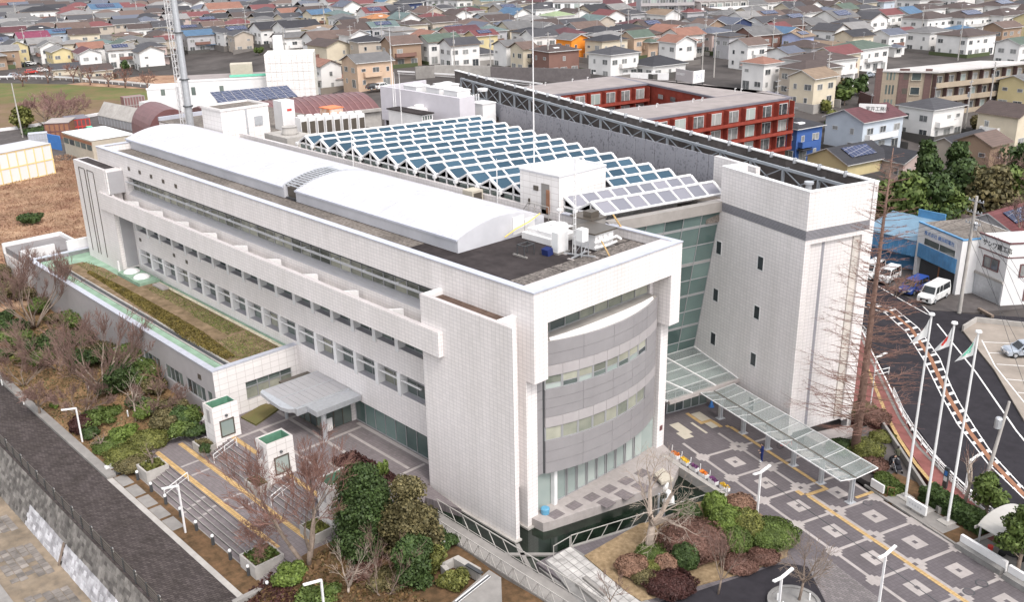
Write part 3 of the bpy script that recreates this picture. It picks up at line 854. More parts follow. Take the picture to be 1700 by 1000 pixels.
barrel('barrel_roof',-121.9,-84.4,48.45,58.4,17.9,19.1,20.15,M['whiteroof'],OB)
mb = MB()
for a,b in zip(prof[13:-1],prof[14:]): mb.quad((-84.5,a[0],a[1] + .015),(-82.1,a[0],a[1] + .015),(-82.1,b[0],b[1] + .015),(-84.5,b[0],b[1] + .015))
part('barrel_joint_cover',mb,M['whiteroof'],OB)
pb('roof_connector',[(-84.4,48.9,17.9,-82.2,58.2,19.0)],M['bronze'])
mb = MB()
for i in range(14):   # louvered cover over the joint of the two vaults
    (ya,za),(yb,zb) = prof[1 + int(i)],prof[2 + int(i)]
    mb.bar((-84.6,ya,za + .06),(-82.0,ya,za + .06),.18,.05)
part('joint_louvre',mb,M['steel'],OB)
mb = MB()
for x in (-84.5,-82.1):
    for a,b in zip(prof[:16],prof[1:17]): mb.bar((x,a[0],a[1] + .05),(x,b[0],b[1] + .05),.08,.08)
part('joint_edge',mb,M['steel'],OB)
pb('eave_gutter',[(-121.9,48.28,18.95,-84.4,48.44,19.12),(-82.2,48.28,18.95,-57.8,48.44,19.12)],M['cap'])
pb('plinth',[(-121.7,48.6,17.9,-57.95,58.3,18.05)],M['dark'])
mb = MB()
for x in np.arange(-120,-57.8,0.9):
    if -84.6 < x < -82: continue
    for a,b in zip(prof[:-1:2],prof[2::2]): mb.bar((x,a[0],a[1] + .012),(x,b[0],b[1] + .012),.05,.03)
part('standing_seam',mb,M['whiteroof'],OB,kind='stuff')
pb('plant_door',[(-57.8,54.6,18.15,-57.74,55.9,19.7),(-57.8,56.0,18.15,-57.74,57.2,19.3)],M['white'])
mb = MB(); mb.tube([(-57.5,53.4,18.3),(-57.45,54.6,18.75),(-57.4,56.2,19.1),(-57.4,57.5,19.55)],.05,6); part('yellow_hose',mb,mat('yellow_hose_paint',(.72,.48,.08),.5),OB)
# square vents
vm = M['bronze']
for (x,y) in ((214,280),(232,286),(251,293),(271,301),(292,309)):
    p = ony(x,y,YF); pb('wall_vent',[(p[0] - .28,YF - .04,p[2] - .22,p[0] + .28,YF + .05,p[2] + .22)],vm)
for (x,y) in ((233,398),(289,424),(310,435)):
    p = ony(x,y,YF); pb('wall_vent',[(p[0] - .25,YF - .04,p[2] - .2,p[0] + .25,YF + .05,p[2] + .2)],vm)
# fourth floor: sloping sill, glazing, sun shade rail, dark soffit
mb = MB(); mb.add([(-113.4,YF - .02,14.13),(-55.5,YF - .02,14.13),(-55.5,45.12,14.6),(-113.4,45.12,14.6),(-113.4,45.12,14.1),(-55.5,45.12,14.1)],[(0,1,2,3),(4,5,1,0)])
part('sloping_sill',mb,M['grey'],OB)
pb('shaded_soffit',[(-113.4,44.8,15.95,-55.5,45.35,16.29)],M['dark'])  # dark colour carries the shade of the gap under the parapet band
pb('sun_shade_rail',[(-113.4,44.18,15.62,-55.5,44.44,15.72)],M['steel'])
for k in range(13):
    x = -112 + k * 4.65; pb('rail_bracket',[(x,44.2,15.73,x + .1,45.1,15.8)],M['steel'])
x = -113.3; i = 0
rnd = random.Random(11)
while x < -55.7:
    w = 1.6
    ism = i % 3 == 2
    wn = pb('window',[(x,45.06,14.55,x + .09,45.2,15.98),(x + .09,45.06,15.9,x + w,45.2,15.98),(x + .09,45.06,14.55,x + w,45.2,14.62)],M['frame'])
    pb('pane',[(x + .09,45.12,14.62,x + w,45.18,15.9)],M['glass4'] if rnd.random() < .75 else M['blind'],wn)
    x += w; i += 1
# balcony
pb('balcony_floor',[(-113.6,42.62,11.95,-55.52,YF - .002,12.15)],M['conclight'])
bm = pb('balcony_beam',[(-117.0,42.14,12.15,-53.0,42.6,14.2)],T)
for k in range(9):
    x = -59.7 - 6.28 * k
    mb = MB(); mb.prism([(x - .14,42.602),(x + .14,42.602),(x + .14,43.95),(x - .14,43.95)],12.15,[14.19,14.19,13.9,13.9]); part('balcony_fin',mb,M['white'],OB)
# window bays of floors two and three
def bay(k,zb,zt,mg,rail):
    x0 = -58.16 - 3.215 * (k + 1) + .26; x1 = x0 + 3.215 - .52
    w = pb('window',[(x0,45.0,zb,x0 + .07,45.12,zt),(x1 - .07,45.0,zb,x1,45.12,zt),(x0 + .07,45.0,zt - .07,x1 - .07,45.12,zt),(x0 + .07,45.0,zb,x1 - .07,45.12,zb + .08),((x0 + x1) / 2 - .04,45.0,zb + .08,(x0 + x1) / 2 + .04,45.12,zt - .07)] + ([(x0 + .07,45.0,zt - .62,x1 - .07,45.12,zt - .52)] if rail else []),M['frame'])
    top = zt - .62 if rail else zt - .07
    for a,b in ((x0 + .07,(x0 + x1) / 2 - .04),((x0 + x1) / 2 + .04,x1 - .07)):
        pb('pane',[(a,45.05,zb + .08,b,45.1,top)],mg,w)
    if rail: pb('transom_louvre',[(x0 + .07,45.03,zt - .52,x1 - .07,45.1,zt - .07)],M['louver'],w)
    s = pb('sill',[(x0,44.42,zb - .02,x1,45.0,zb + .03)],M['louver'])
for k in range(17):
    xf = -58.16 - 3.215 * (k + 1)
    pb('window_fin',[(xf - .24,44.3,9.45 if k < 16 else 9.75,xf + .24,45.15,11.8)],M['white'])
    pb('window_fin',[(xf - .24,44.3,5.35,xf + .24,45.15,7.45)],M['white'])
    bay(k,9.75,11.8,M['glass'],False)
    bay(k,5.5,7.45,M['glass4'] if k % 3 == 1 else M['glass'],True)
    x0 = xf + .26; pb('sun_bar',[(x0,44.36,6.78,x0 + 2.69,44.5,6.9)],M['white'])
# ground floor glazing right of the entrance
pb('ground_lintel',[(-69.2,44.75,2.45,-55.0,45.1,2.618)],M['louver'])
for i in range(9):
    x = -69.15 + i * 1.52
    w = pb('window',[(x,44.82,0.02,x + .06,44.98,2.45),(x + .06,44.82,.02,x + 1.52,44.98,.12)],M['frame'])
    pb('pane',[(x + .06,44.88,.12,x + 1.52,44.93,2.45)],M['glassgreen'],w)
# corner fin box
pb('fin_wall',[(-55.55,42.58,-1.3,-45.3,42.95,16.6)],T)
pb('fin_box',[(-55.5,42.96,2.6,-46.75,YF - .004,16.1)],T)
pb('fin_footing',[(-55.5,42.3,-1.3,-45.1,43.0,-.62)],M['conclight'])
pb('fin_box_parapet',[(-55.5,42.952,16.1,-55.0,YF - .004,16.6),(-47.3,42.952,16.1,-46.75,YF - .004,16.6)],M['white'])
pb('fin_box_roof',[(-54.98,42.96,16.0,-47.32,YF - .01,16.2)],mat('brown_box_roof',(.11,.075,.06),.95,.25,1.2,.2))
# end frame and piers
pb('end_frame',[(-46.8,YF,11.77,-45.0,45.8,18.72),(-46.8,60.0,11.77,-45.0,61.3,18.72),(-46.8,45.8,16.2,-45.0,60.0,18.72)],T)
pb('pier',[(-47.6,YF,-1.3,-45.88,45.5,11.768)],T); pb('pier',[(-47.6,60.1,-.3,-45.88,61.06,11.768)],T)
pb('pier_footing',[(-47.8,44.2,-1.3,-45.65,45.7,-.6)],M['conclight'])
pb('name_plate',[(-45.88,60.42,1.6,-45.84,60.78,2.05)],M['maroon'])
# far-left pylon
pb('stair_pylon',[(-124.2,42.4,-.5,-114.9,44.2,17.1),(-114.9,42.4,-.5,-113.8,42.8,14.2)],T)
pb('pylon_frame',[(-114.88,42.45,14.2,-114.4,44.39,17.1),(-113.99,42.82,5.0,-113.75,44.39,12.0)],BT)
pb('pylon_roof',[(-123.6,42.8,17.0,-115.4,44.0,17.12)],M['roof'])
pb('pylon_groove',[(-122.8,42.36,5.6,-122.65,42.45,16.3),(-121.0,42.36,5.6,-120.8,42.45,16.3),(-120.2,42.36,5.6,-120.05,42.45,16.3),(-118.3,42.36,5.6,-118.15,42.45,16.3),(-122.8,42.36,16.3,-121.0,42.45,16.4),(-120.2,42.36,16.3,-118.3,42.45,16.4)],M['bronze'])
pb('pylon_panel',[(-113.97,42.9,5.2,-113.7,44.38,11.9),(-114.38,42.6,14.25,-114.2,44.38,16.9)],M['grey'])

# curved end wall: separate metal panels in courses, window strips between
P1,P2,P3 = np.array([-45.85,46.2]),np.array([-44.5,52.4]),np.array([-45.95,59.6])
def circ(a,b,c):
    A = np.array([b - a,c - a]) * 2; r = np.array([b @ b - a @ a,c @ c - a @ a]); ce = np.linalg.solve(A,r); return ce,np.linalg.norm(a - ce)
CC,CR = circ(P1,P2,P3)
def xc(y): return CC[0] + math.sqrt(CR * CR - (y - CC[1]) ** 2)
def cpanel(name,y0,y1,z0,z1,m,parent=OB,inset=0.0,th=.12,gap=.012,n=3):
    ys = [y0 + gap + (y1 - y0 - 2 * gap) * i / n for i in range(n + 1)]
    poly = [(xc(y) - inset,y) for y in ys] + [(xc(y) - inset - th,y) for y in reversed(ys)]
    mb = MB(); mb.prism(poly,z0 + gap,z1 - gap); return part(name,mb,m,parent)
ycol = [46.3,49.45,52.5,55.0,57.2,59.6]
ywin = [46.3 + i * 1.37 for i in range(9)] + [59.6]
pts = [(xc(y) - .14,y) for y in np.linspace(46.2,59.6,15)]
mb = MB(); mb.prism(pts + [(-48,59.6),(-48,46.2)],3.3,14.2); part('curved_backing',mb,M['dark'],OB)
for z0,z1 in ((3.3,4.25),(4.25,5.2),(5.2,6.1),(8.1,8.87),(8.87,9.63),(9.63,10.4),(12.35,13.3),(13.3,14.25)):
    for a,b in zip(ycol[:-1],ycol[1:]): cpanel('metal_panel',a,b,z0,z1,M['panel'])
    pb('metal_panel',[(-46.15,45.52,z0 + .012,-46.0,46.28,z1 - .012)],M['panel'])
for z0,z1 in ((6.1,8.1),(10.4,12.35)):
    pb('metal_panel',[(-46.15,45.52,z0 + .012,-46.0,46.28,z1 - .012)],M['panel'])
rnd = random.Random(4)
for zb,zw,zt in ((6.1,7.25,8.1),(10.4,11.5,12.35)):
    for i,(a,b) in enumerate(zip(ywin[:-1],ywin[1:])):
        cpanel('pale_spandrel',a,b,zw,zt,M['panel2'])
        if i == 8:
            cpanel('metal_panel',a,b,zb,zw,M['panel']); continue
        mb = MB(); pa,pb_ = np.array([xc(a) - .1,a]),np.array([xc(b) - .1,b])
        def seg(u0,u1,z0,z1,th,off=0.0):
            p,q = pa + (pb_ - pa) * u0,pa + (pb_ - pa) * u1
            mb.prism([(p[0] + off,p[1]),(q[0] + off,q[1]),(q[0] - th,q[1]),(p[0] - th,p[1])],z0,z1)
        seg(0,.07,zb,zw,.1,.03); seg(.93,1,zb,zw,.1,.03); seg(.07,.93,zb,zb + .07,.1,.02); seg(.07,.93,zw - .06,zw,.1,.02)
        half = zb + .42
        if zb > 9: seg(.07,.93,half,half + .06,.1,.02)
        w = part('window',mb,M['frame'],OB)
        mb = MB(); seg(.07,.93,half + .06 if zb > 9 else zb + .07,zw - .06,.04)
        part('pane',mb,M['blind'] if (zb < 9 and i not in (3,4)) or (zb > 9 and i in (0,1,7)) else M['glass4'],w)
        if zb > 9:
            mb = MB(); seg(.07,.93,zb + .07,half,.04); part('lower_pane',mb,M['glass'] if i % 2 else M['glasspale'],w)
# drip stains are left to the panels; terrace lid behind the curved parapet
mb = MB(); ys = list(np.linspace(46.2,59.6,15)); mb.prism([(xc(y) - .13,y) for y in ys] + [(-48,59.6),(-48,46.2)],14.21,14.27); part('terrace_floor',mb,M['conclight'],OB)
ys = list(np.linspace(46.8,58.8,17)); mb = MB(); wd = [.1 + .75 * math.sin(math.pi * i / 16) for i in range(17)]
mb.prism([(xc(y) - .16,y) for y in ys] + [(xc(y) - .16 - q,y) for y,q in reversed(list(zip(ys,wd)))],14.27,[14.36] * 17 + [14.5] * 17); part('terrace_hood',mb,M['white'],OB)
for i in range(8):
    y = 46.3 + i * 1.65
    w = pb('window',[(-47.1,y,14.27,-46.95,y + .08,16.2),(-47.1,y + .08,14.27,-46.95,y + 1.65,14.36),(-47.1,y + .08,16.1,-46.95,y + 1.65,16.2)],M['frame'])
    pb('pane',[(-47.07,y + .08,14.36,-47.02,y + 1.65,16.1)],M['blind'] if i not in (1,2) else M['glass'],w)
pb('inner_reveal',[(-48,59.61,3.0,-46.81,60.0,16.2),(-48,45.52,14.27,-47.31,46.29,16.2)],T)
# ground floor glazing under the curve
pb('undercroft',[(-48.2,45.6,0.0,-46.3,60.0,3.28)],M['glasspale'])
for i in range(9):
    y = 47.65 + i * 1.19
    w = pb('window',[(-46.3,y,.02,-46.12,y + .1,3.28),(-46.3,y + .2,.02,-46.12,y + .27,3.28),(-46.3,y + .27,.02,-46.15,y + 1.19,.12)],M['frame'])
    pb('pane',[(-46.26,y + .27,.12,-46.2,y + 1.19,3.28)],M['glasspale'],w)
pb('corner_post',[(-46.25,47.3,.02,-45.85,47.62,3.3)],M['white'])
pb('corner_glass',[(-47.0,45.62,.1,-46.8,47.2,3.25)],M['glasspale'])
pb('end_wall',[(-48.2,58.4,.0,-46.9,60.09,3.3)],T)
mb = MB(); mb.lathe([(.33,0),(.36,.45),(.3,.5)],(-45.6,46.0,.03),14); b = solo('blue_tub','round blue plastic tub on the pond terrace by the white pier','tub',mb,mat('blue_plastic',(.10,.28,.42),.4))

# ================================================================== LOW WING with planted roof
LW = thing('low_wing','single storey white tiled wing with a planted roof and green gutters','building',(-100,40,0))
pl = lambda n,bx,m,**k: pb(n,bx,m,LW,**k)
XE = -78.0
pl('front_wall',[(-126,35.5,2.75,XE,36.0,5.1),(-126,35.5,-2,XE,36.0,1.2)],M['panel2'])
# window strip pieces along the garden side
for gx in (-83.9,-79.7,-88.5,-93.5):
    n = 4 if gx < -80 else 1
    for i in range(n):
        x = gx + i * .95
        w = pl('window',[(x,35.55,1.2,x + .07,35.7,2.75),(x + .07,35.55,1.2,x + .95,35.7,1.28)],M['frame']); pb('pane',[(x + .07,35.6,1.28,x + .95,35.65,2.75)],M['glass'],w)
pl('window_pier',[(-80.1,35.502,1.2,-79.7,36,2.75),(-78.7,35.502,1.2,XE,36,2.75),(-84.7,35.502,1.2,-83.9,36,2.75),(-89.7,35.502,1.2,-88.5,36,2.75),(-126,35.502,1.2,-93.5,36,2.75)],M['panel2'])
pl('end_wall',[(XE - .5,35.51,3.0,XE + .02,YF - .005,5.1),(XE - .5,35.51,-.5,XE + .02,YF - .005,1.1),(XE - .5,35.51,1.1,XE + .02,38.6,3.0),(XE - .5,43.6,1.1,XE + .02,YF - .005,3.0)],BT)
for i in range(4):
    y = 38.6 + i * 1.25
    w = pl('window',[(XE - .3,y,1.1,XE - .15,y + .1,3.0),(XE - .3,y + .1,1.1,XE - .15,y + 1.25,1.2),(XE - .3,y + .1,2.3,XE - .15,y + 1.25,2.42),(XE - .3,y + .1,2.92,XE - .15,y + 1.25,3.0)],M['frame'])
    pb('pane',[(XE - .26,y + .1,1.2,XE - .2,y + 1.25,2.3)],M['blind'],w); pb('upper_pane',[(XE - .26,y + .1,2.42,XE - .2,y + 1.25,2.92)],M['glass'],w)
pl('wall_vent',[(-81.1,35.44,3.5,-80.5,35.52,4.0)],vm)
pl('roof_base',[(-125.8,36.0,2.8,XE - .5,YF - .01,4.55)],M['greenpaint'])
pl('roof_cap',[(-126.1,35.42,5.1,XE + .06,36.05,5.2),(XE - .55,36.052,5.1,XE + .06,YF - .01,5.2),(-126.1,36.052,5.1,-125.5,YF - .01,5.2)],M['cap'])
pl('drain_channel',[(-122,37.55,4.5,XE - .6,37.95,4.6)],M['dark'])
pl('channel_kerb',[(-122,37.95,4.5,XE - .6,38.12,4.74),(-122,37.4,4.5,XE - .6,37.54,4.66)],M['conclight'])
mb = MB(); mb.prism([(-121.5,38.13),(-78.6,38.13),(-78.6,43.4),(-107.0,43.4),(-107.0,41.3),(-117,41.3),(-121.5,40.4)],4.5,4.75)
part('planting_bed',mb,M['rooflawn'],LW)
pl('stone_margin',[(-107,43.42,4.5,-78.6,43.85,4.72)],mat('pale_stones',(.55,.5,.38),.9,.3,5,.4))
pl('bench_slab',[(-106.2,42.6,4.6,-103.6,43.4,4.95)],M['pavelight'])
pl('skylight_base',[(-113.4,41.5,4.5,-107.1,43.9,5.05)],M['greenpaint'])
for x in (-112.0,-109.2):
    mb = MB(); mb.lathe([(1.0,0),(.95,.1),(.7,.3),(.3,.42),(.05,.45)],(x,42.7,5.05),14); part('dome_light',mb,M['white'],LW,smooth=True)
pl('roof_pipe',[(-113.6,41.7,4.6,-113.4,41.9,6.3)],M['white'])
# roof upstand walls of the far end
pl('upstand_wall',[(-131.5,36.2,3.0,-126.2,36.5,5.0),(-139,36.2,0,-138.7,44,4.4),(-138.7,43.7,0,-126.2,44,4.4),(-131.5,36.5,3,-131.2,40.5,5.0),(-126.6,40.5,3,-126.2,46,6.4)],M['white'])
pl('annex_roof',[(-138.7,36.5,0,-131.5,43.7,3.9),(-131.2,36.5,0,-126.2,43.7,3.6)],mat('grey_membrane',(.24,.225,.225),.85,.08,.6,stain=.2))
pl('annex_wall',[(-139,36.2,-2,-126.2,36.52,3.0)],BT)

# entrance canopy with seamed roof, posts and glazed lobby
EC = thing('entrance_canopy','grey seamed metal canopy with rounded lip over the forecourt doors','canopy',(-68,41,0))
zc = 3.35
XL,XR,YF0 = -74.4,-69.2,38.6
nb = 9
for i in range(nb):
    ya,yb = YF - .06 - i * (YF - YF0) / nb,YF - .06 - (i + 1) * (YF - YF0) / nb + .03
    for x0,x1 in ((XL,(XL + XR) / 2 - .03),((XL + XR) / 2 + .03,XR)):
        mb = MB(); mb.box(x0,yb,3.25,x1,ya,3.42 + rnd.uniform(0,.01)); part('roof_sheet',mb,M['grey'],EC)
pb('roof_ridge',[((XL + XR) / 2 - .05,YF0,3.3,(XL + XR) / 2 + .05,YF - .05,3.47),(XL - .05,YF0 - .05,3.2,XL + .02,YF - .05,3.46),(XR - .02,YF0 - .05,3.2,XR + .05,YF - .05,3.46)],M['steel'],EC)
mb = MB(); lip = [(XL - .3,YF0 - .03),(XL - .2,YF0 - .35),(XL + 1.6,YF0 - .5),(XR - 1.5,YF0 - .6),(XR - .5,YF0 - .42),(XR + .1,YF0 - .03)]
mb.prism(lip,[3.05,2.95,2.9,2.9,2.95,3.05],[3.42,3.3,3.22,3.22,3.3,3.42]); part('curved_lip',mb,M['steel'],EC)
pb('fascia',[(XR + .06,YF0,2.75,XR + .3,YF - .05,3.4),(XL - .2,YF0,2.85,XL - .06,YF - .05,3.4),(XL,YF0,2.85,XR,YF0 + .2,3.24)],M['steel'],EC)
pb('side_roof',[(XR + .31,39.6,3.2,XR + 1.9,YF - .06,3.36),(XR + .31,39.6,2.85,XR + 1.9,39.75,3.2),(XR + 1.75,39.752,2.85,XR + 1.9,YF - .06,3.2)],M['steel'],EC)
mb = MB(); mb.tube([(-67.8,40.55,0),(-67.8,40.55,3.19)],.24,14); part('post',mb,M['steel'],EC)
mb = MB(); mb.tube([(-74.1,40.4,0),(-74.1,40.4,3.24)],.17,12); part('post',mb,M['steel'],EC)
lob = thing('entrance_lobby','dark glazed lobby with sliding doors under the grey metal canopy','lobby',(-72,43,0))
pb('lobby_roof',[(-76.4,41.2,2.62,-69.2,YF - .01,2.8)],M['bronze'],lob)
for i in range(6):
    x = -75.8 + i * 1.08
    w = pb('door',[(x,41.3,.02,x + .08,41.42,2.62),(x + .08,41.3,2.1,x + 1.08,41.42,2.2),(x + .08,41.3,.02,x + 1.08,41.42,.1)],M['bronze'],lob)
    pb('pane',[(x + .08,41.34,.1,x + 1.08,41.38,2.1),(x + .08,41.34,2.2,x + 1.08,41.38,2.6)],M['glass'],w)
for i in range(3):
    y = 41.42 + i * .98
    w = pb('side_glazing',[(-69.3,y,.02,-69.2,y + .08,2.62),(-69.3,y + .08,2.1,-69.2,y + .98,2.2)],M['bronze'],lob)
    pb('pane',[(-69.28,y + .08,.05,-69.23,y + .98,2.1),(-69.28,y + .08,2.2,-69.23,y + .98,2.6)],M['glass'],w)
pb('notice_board',[(-68.7,40.9,.25,-68.62,41.9,1.5)],M['white'],lob)

# ================================================================== ATRIUM with saw-tooth skylights, glass wall, stair tower, screen wall
RD = np.array([0.239,0.971,0.0]); RD /= np.linalg.norm(RD)
AT = thing('atrium_hall','wide hall behind the office block roofed by rows of blue skylight ridges','building',(-80,70,0))
LBA,LBB = np.array([-95.4,84.6]),np.array([-51.5,74.9])
def ridge_end(x,y):
    d = LBB - LBA; A = np.array([[RD[0],-d[0]],[RD[1],-d[1]]]); s = np.linalg.solve(A,LBA - np.array([x,y])); return s[0]
HX = 3.27; X0 = -100.93; YR = 61.6
mb = MB(); mb.prism([(X0 - 1.6,62.2),(-56.9,62.2),(-54.0,74.8),(-95.0,84.4),(-98.5,84.4)],0,18.0); part('hall_walls',mb,T,AT)
fm = M['white']
def skylight(par,k,mglass,npitch,count=[0]):
    xa = X0 + HX * k
    def P(dx,s,z): return (xa + dx + RD[0] * s,YR + RD[1] * s,z)
    L = ridge_end(xa,YR)
    zr,zv = 20.15,19.2; h = HX / 2
    fr = MB()
    n = max(1,int(round(L / npitch)))
    for sg in (1,-1):
        skip = int(math.ceil(6.4 / (L / n))) if (k,sg) in ((12,1),(12,-1),(13,-1)) else 0
        f0 = skip / n
        Ls = ridge_end(xa + sg * h,YR)
        up = np.array([sg * (zr - zv),0,h]); up /= np.linalg.norm(up)
        fr.bar(P(sg * .02,L * f0,zr),P(sg * .02,L,zr),.24,.12,up=up)
        fr.bar(P(sg * (h - .14),Ls * f0,zv + .1),P(sg * (h - .14),Ls,zv + .1),.2,.12,up=up)
        for i in range(skip,n + 1):
            s = L * i / n; s2 = Ls * i / n
            fr.bar(P(sg * .05,s,zr - .02),P(sg * (h - .1),s2,zv + .06),.21 if 0 < i < n else .3,.1,up=up)
        for i in range(skip,n):
            a,b = (i + .0) / n,(i + 1.) / n
            t0,t1 = .06,.93
            q = []
            for t,u in ((t0,a),(t1,a),(t1,b),(t0,b)):
                s = (L * (1 - t) + Ls * t) * u
                q.append(P(sg * h * t,s,zr - (zr - zv) * t - .03))
            lo = [(p[0],p[1],p[2] - .05) for p in q]
            mb = MB(); mb.add(q + lo,[(0,1,2,3) if sg < 0 else (3,2,1,0),(4,5,6,7) if sg > 0 else (7,6,5,4)])
            part('skylight_pane',mb,mglass,par)
    part('skylight_frame',fr,fm,par)
    if k == 12: return
    # gable end and front windows
    g = MB()
    g.bar(P(0,-.02,18),P(0,-.02,zr),.1,.16); g.bar(P(-h,-.02,zv - .03),P(h,-.02,zv - .03),.16,.14)
    g.bar(P(-h,-.02,18.12),P(h,-.02,18.12),.14,.24)
    for sg in (-1,1): g.bar(P(0,-.05,zr - .05),P(sg * h,-.05,zv),.12,.2)
    part('gable_frame',g,M['white'],par)
    for sg in (-1,1) if k != 13 else (1,):
        mb = MB(); mb.prism([P(sg * .12,.06,0)[:2],P(sg * (h - .25),.06,0)[:2],P(sg * (h - .25),.1,0)[:2],P(sg * .12,.1,0)[:2]],18.24,19.1); part('gable_window',mb,M['glass'],par)
        a = [P(sg * .12,.06,zr - .2),P(sg * .12,.06,zv + .08),P(sg * (h - .35),.06,zv + .08)]
        mb = MB(); mb.add(a + [(p[0],p[1] + .04,p[2]) for p in a],[(0,1,2),(2,1,0),(5,4,3)]); part('gable_pane',mb,M['glass'],par)
    mb = MB(); mb.tube([P(-h,-.25,17.95),P(-h,-.25,19.1)],.1,8); mb.box(P(-h,0,0)[0] - .17,YR - .42,18.95,P(-h,0,0)[0] + .17,YR - .1,19.25); part('downpipe',mb,M['white'],par)
for k in range(13):
    skylight(AT,k,M['skyglass'],1.86)
SK = thing('pale_skylight','pair of white framed skylight ridges with pale milky panes beside the tower','skylight',(-54,68,18))
for k in (13,14):
    skylight(SK,k,M['skypale'],1.7)
# stair penthouse between roof and skylights
PT = thing('roof_penthouse','white tiled cube stair penthouse standing at the edge of the skylights','building',(-60.8,64,18))
pb('penthouse_wall',[(-63.4,60.95,17.9,-58.4,67.2,21.9)],BT,PT)
pb('penthouse_roof',[(-63.45,60.9,21.9,-58.35,67.25,22.0)],M['whiteroof'],PT)
pb('roof_upstand',[(-63.45,60.9,22.0,-63.2,67.25,22.1),(-58.6,60.9,22.0,-58.35,67.25,22.1),(-63.2,60.9,22.0,-58.6,61.1,22.1),(-63.2,67.05,22.0,-58.6,67.25,22.1)],M['white'],PT)
pb('door_recess',[(-60.6,60.9,18.3,-59.6,60.97,21.1)],M['conc'],PT)
pb('door',[(-59.95,60.86,18.4,-59.55,60.92,20.6)],M['rust'],PT)
pb('wall_vent',[(-61.6,60.88,20.3,-61.0,60.96,20.75),(-62.3,60.88,18.9,-62.1,60.96,19.4)],M['bronze'],PT)
# overhanging glass wall and fascia
GW = thing('glass_wall','green glazed wall leaning out between the office block and the tower','glass wall',(-52,67,0))
TL,TR = np.array([-52.75,61.0,18.0]),np.array([*F2(-11.15,-.02)[:2],18.05])
BL,BR = np.array([-55.3,61.6,3.3]),np.array([*F2(-13.95,-.02)[:2],3.3])
def gp(u,t,off=0.0):
    p = (TL * (1 - u) + TR * u) * (1 - t) + (BL * (1 - u) + BR * u) * t
    return p + np.array([.97,-.24,.0]) * off
NC,rows = 6,[0,.075,.085,.21,.33,.345,.455,.565,.575,.69,.80,.81,.92,1.0]
fr = MB()
for i in range(NC + 1): fr.bar(gp(i / NC,0),gp(i / NC,1),.07,.1)
for t in rows: fr.bar(gp(0,t),gp(1,t),.06,.1)
part('mullion_grid',fr,M['frame'],GW)
for j in range(len(rows) - 1):
    thin = rows[j + 1] - rows[j] < .02
    for i in range(NC):
        q = [gp(i / NC,rows[j]),gp(i / NC,rows[j + 1]),gp((i + 1) / NC,rows[j + 1]),gp((i + 1) / NC,rows[j])]
        lo = [p - np.array([.05,0,0]) for p in q]
        mb = MB(); mb.add(q + lo,[(0,1,2,3),(7,6,5,4)])
        part('glass_pane' if not thin else 'spandrel_strip',mb,M['glassgreen'] if not thin else M['conclight'],GW)
fa0,fa1 = gp(0,0,.25),gp(1,0,.25)
mb = MB(); nrm = np.array([.97,-.24,0])
a,b = fa0,fa1
mb.add([a,b,b + [0,0,.95] ,a + [0,0,.95],a - nrm * .8,b - nrm * .8,b - nrm * .8 + [0,0,.95],a - nrm * .8 + [0,0,.95]],[(0,1,2,3),(3,2,6,7),(5,4,7,6),(1,0,4,5),(0,3,7,4),(1,5,6,2)])
part('fascia',mb,mat('beige_fascia',(.30,.275,.255),.55,.08,.8,stain=.15),GW)
# glass entrance canopy
GC = thing('glass_canopy','sloping glass canopy over the entrance doors between pier and tower','canopy',(-49,67,2.5))
A = np.array(F2(-13.9,-.05,3.45)); B = np.array(F2(-7.0,-.05,2.75)); C_ = onz(1109,667,2.7); D_ = np.array([-54.6,61.8,3.45])
def cp(s,t): return (A * (1 - s) + D_ * s) * (1 - t) + (B * (1 - s) + C_ * s) * t
fr = MB()
for s in (0,1): fr.bar(cp(s,0),cp(s,1),.12,.16)
for s in (.33,.66): fr.bar(cp(s,0),cp(s,1),.16,.22)
for t in (0,.2,.4,.6,.8): fr.bar(cp(0,t),cp(1,t),.06,.1)
part('canopy_frame',fr,M['white'],GC)
fr = MB(); fr.bar(cp(0,1) - [0,0,.1],cp(1,1) - [0,0,.1],.5,.3); part('canopy_gutter',fr,M['pavelight'],GC)
for t in range(5):
    for s0,s1 in ((0,.33),(.33,.66),(.66,1)):
        q = [cp(s0,t / 5),cp(s1,t / 5),cp(s1,t / 5 + .2),cp(s0,t / 5 + .2)]
        q = [p + [0,0,.06] for p in q]
        mb = MB(); mb.add(q + [p - [0,0,.02] for p in q],[(3,2,1,0),(4,5,6,7)]); part('canopy_pane',mb,M['clear'],GC)
EV = thing('entrance_vestibule','dark glazed vestibule with sliding doors below the sloping glass canopy','lobby',F2(-9,-4,0))
for i in range(5):
    v0 = -6.9 + i * .92
    mb = MB(F2); mb.box(-8.75,v0,.02,-8.65,v0 + .08,2.5); mb.box(-8.75,v0 + .08,2.05,-8.65,v0 + .92,2.12); mb.box(-8.75,v0 + .08,.02,-8.65,v0 + .92,.1)
    w = part('door',mb,M['steel'],EV)
    mb = MB(F2); mb.box(-8.72,v0 + .08,.1,-8.68,v0 + .92,2.5); part('pane',mb,M['glass'],w)
mb = MB(F2); mb.box(-14,-7.2,2.5,-8.6,-.02,2.62); part('vestibule_roof',mb,M['glasspale'],EV)
mb = MB(F2); mb.box(-14.2,-7,-.2,-13.4,-.02,3.3); part('inner_wall',mb,M['dark'],EV)
mb = MB(F2); mb.box(-13.4,-2.2,0,-8.76,-.05,2.5); part('vestibule_side',mb,M['conc'],EV)

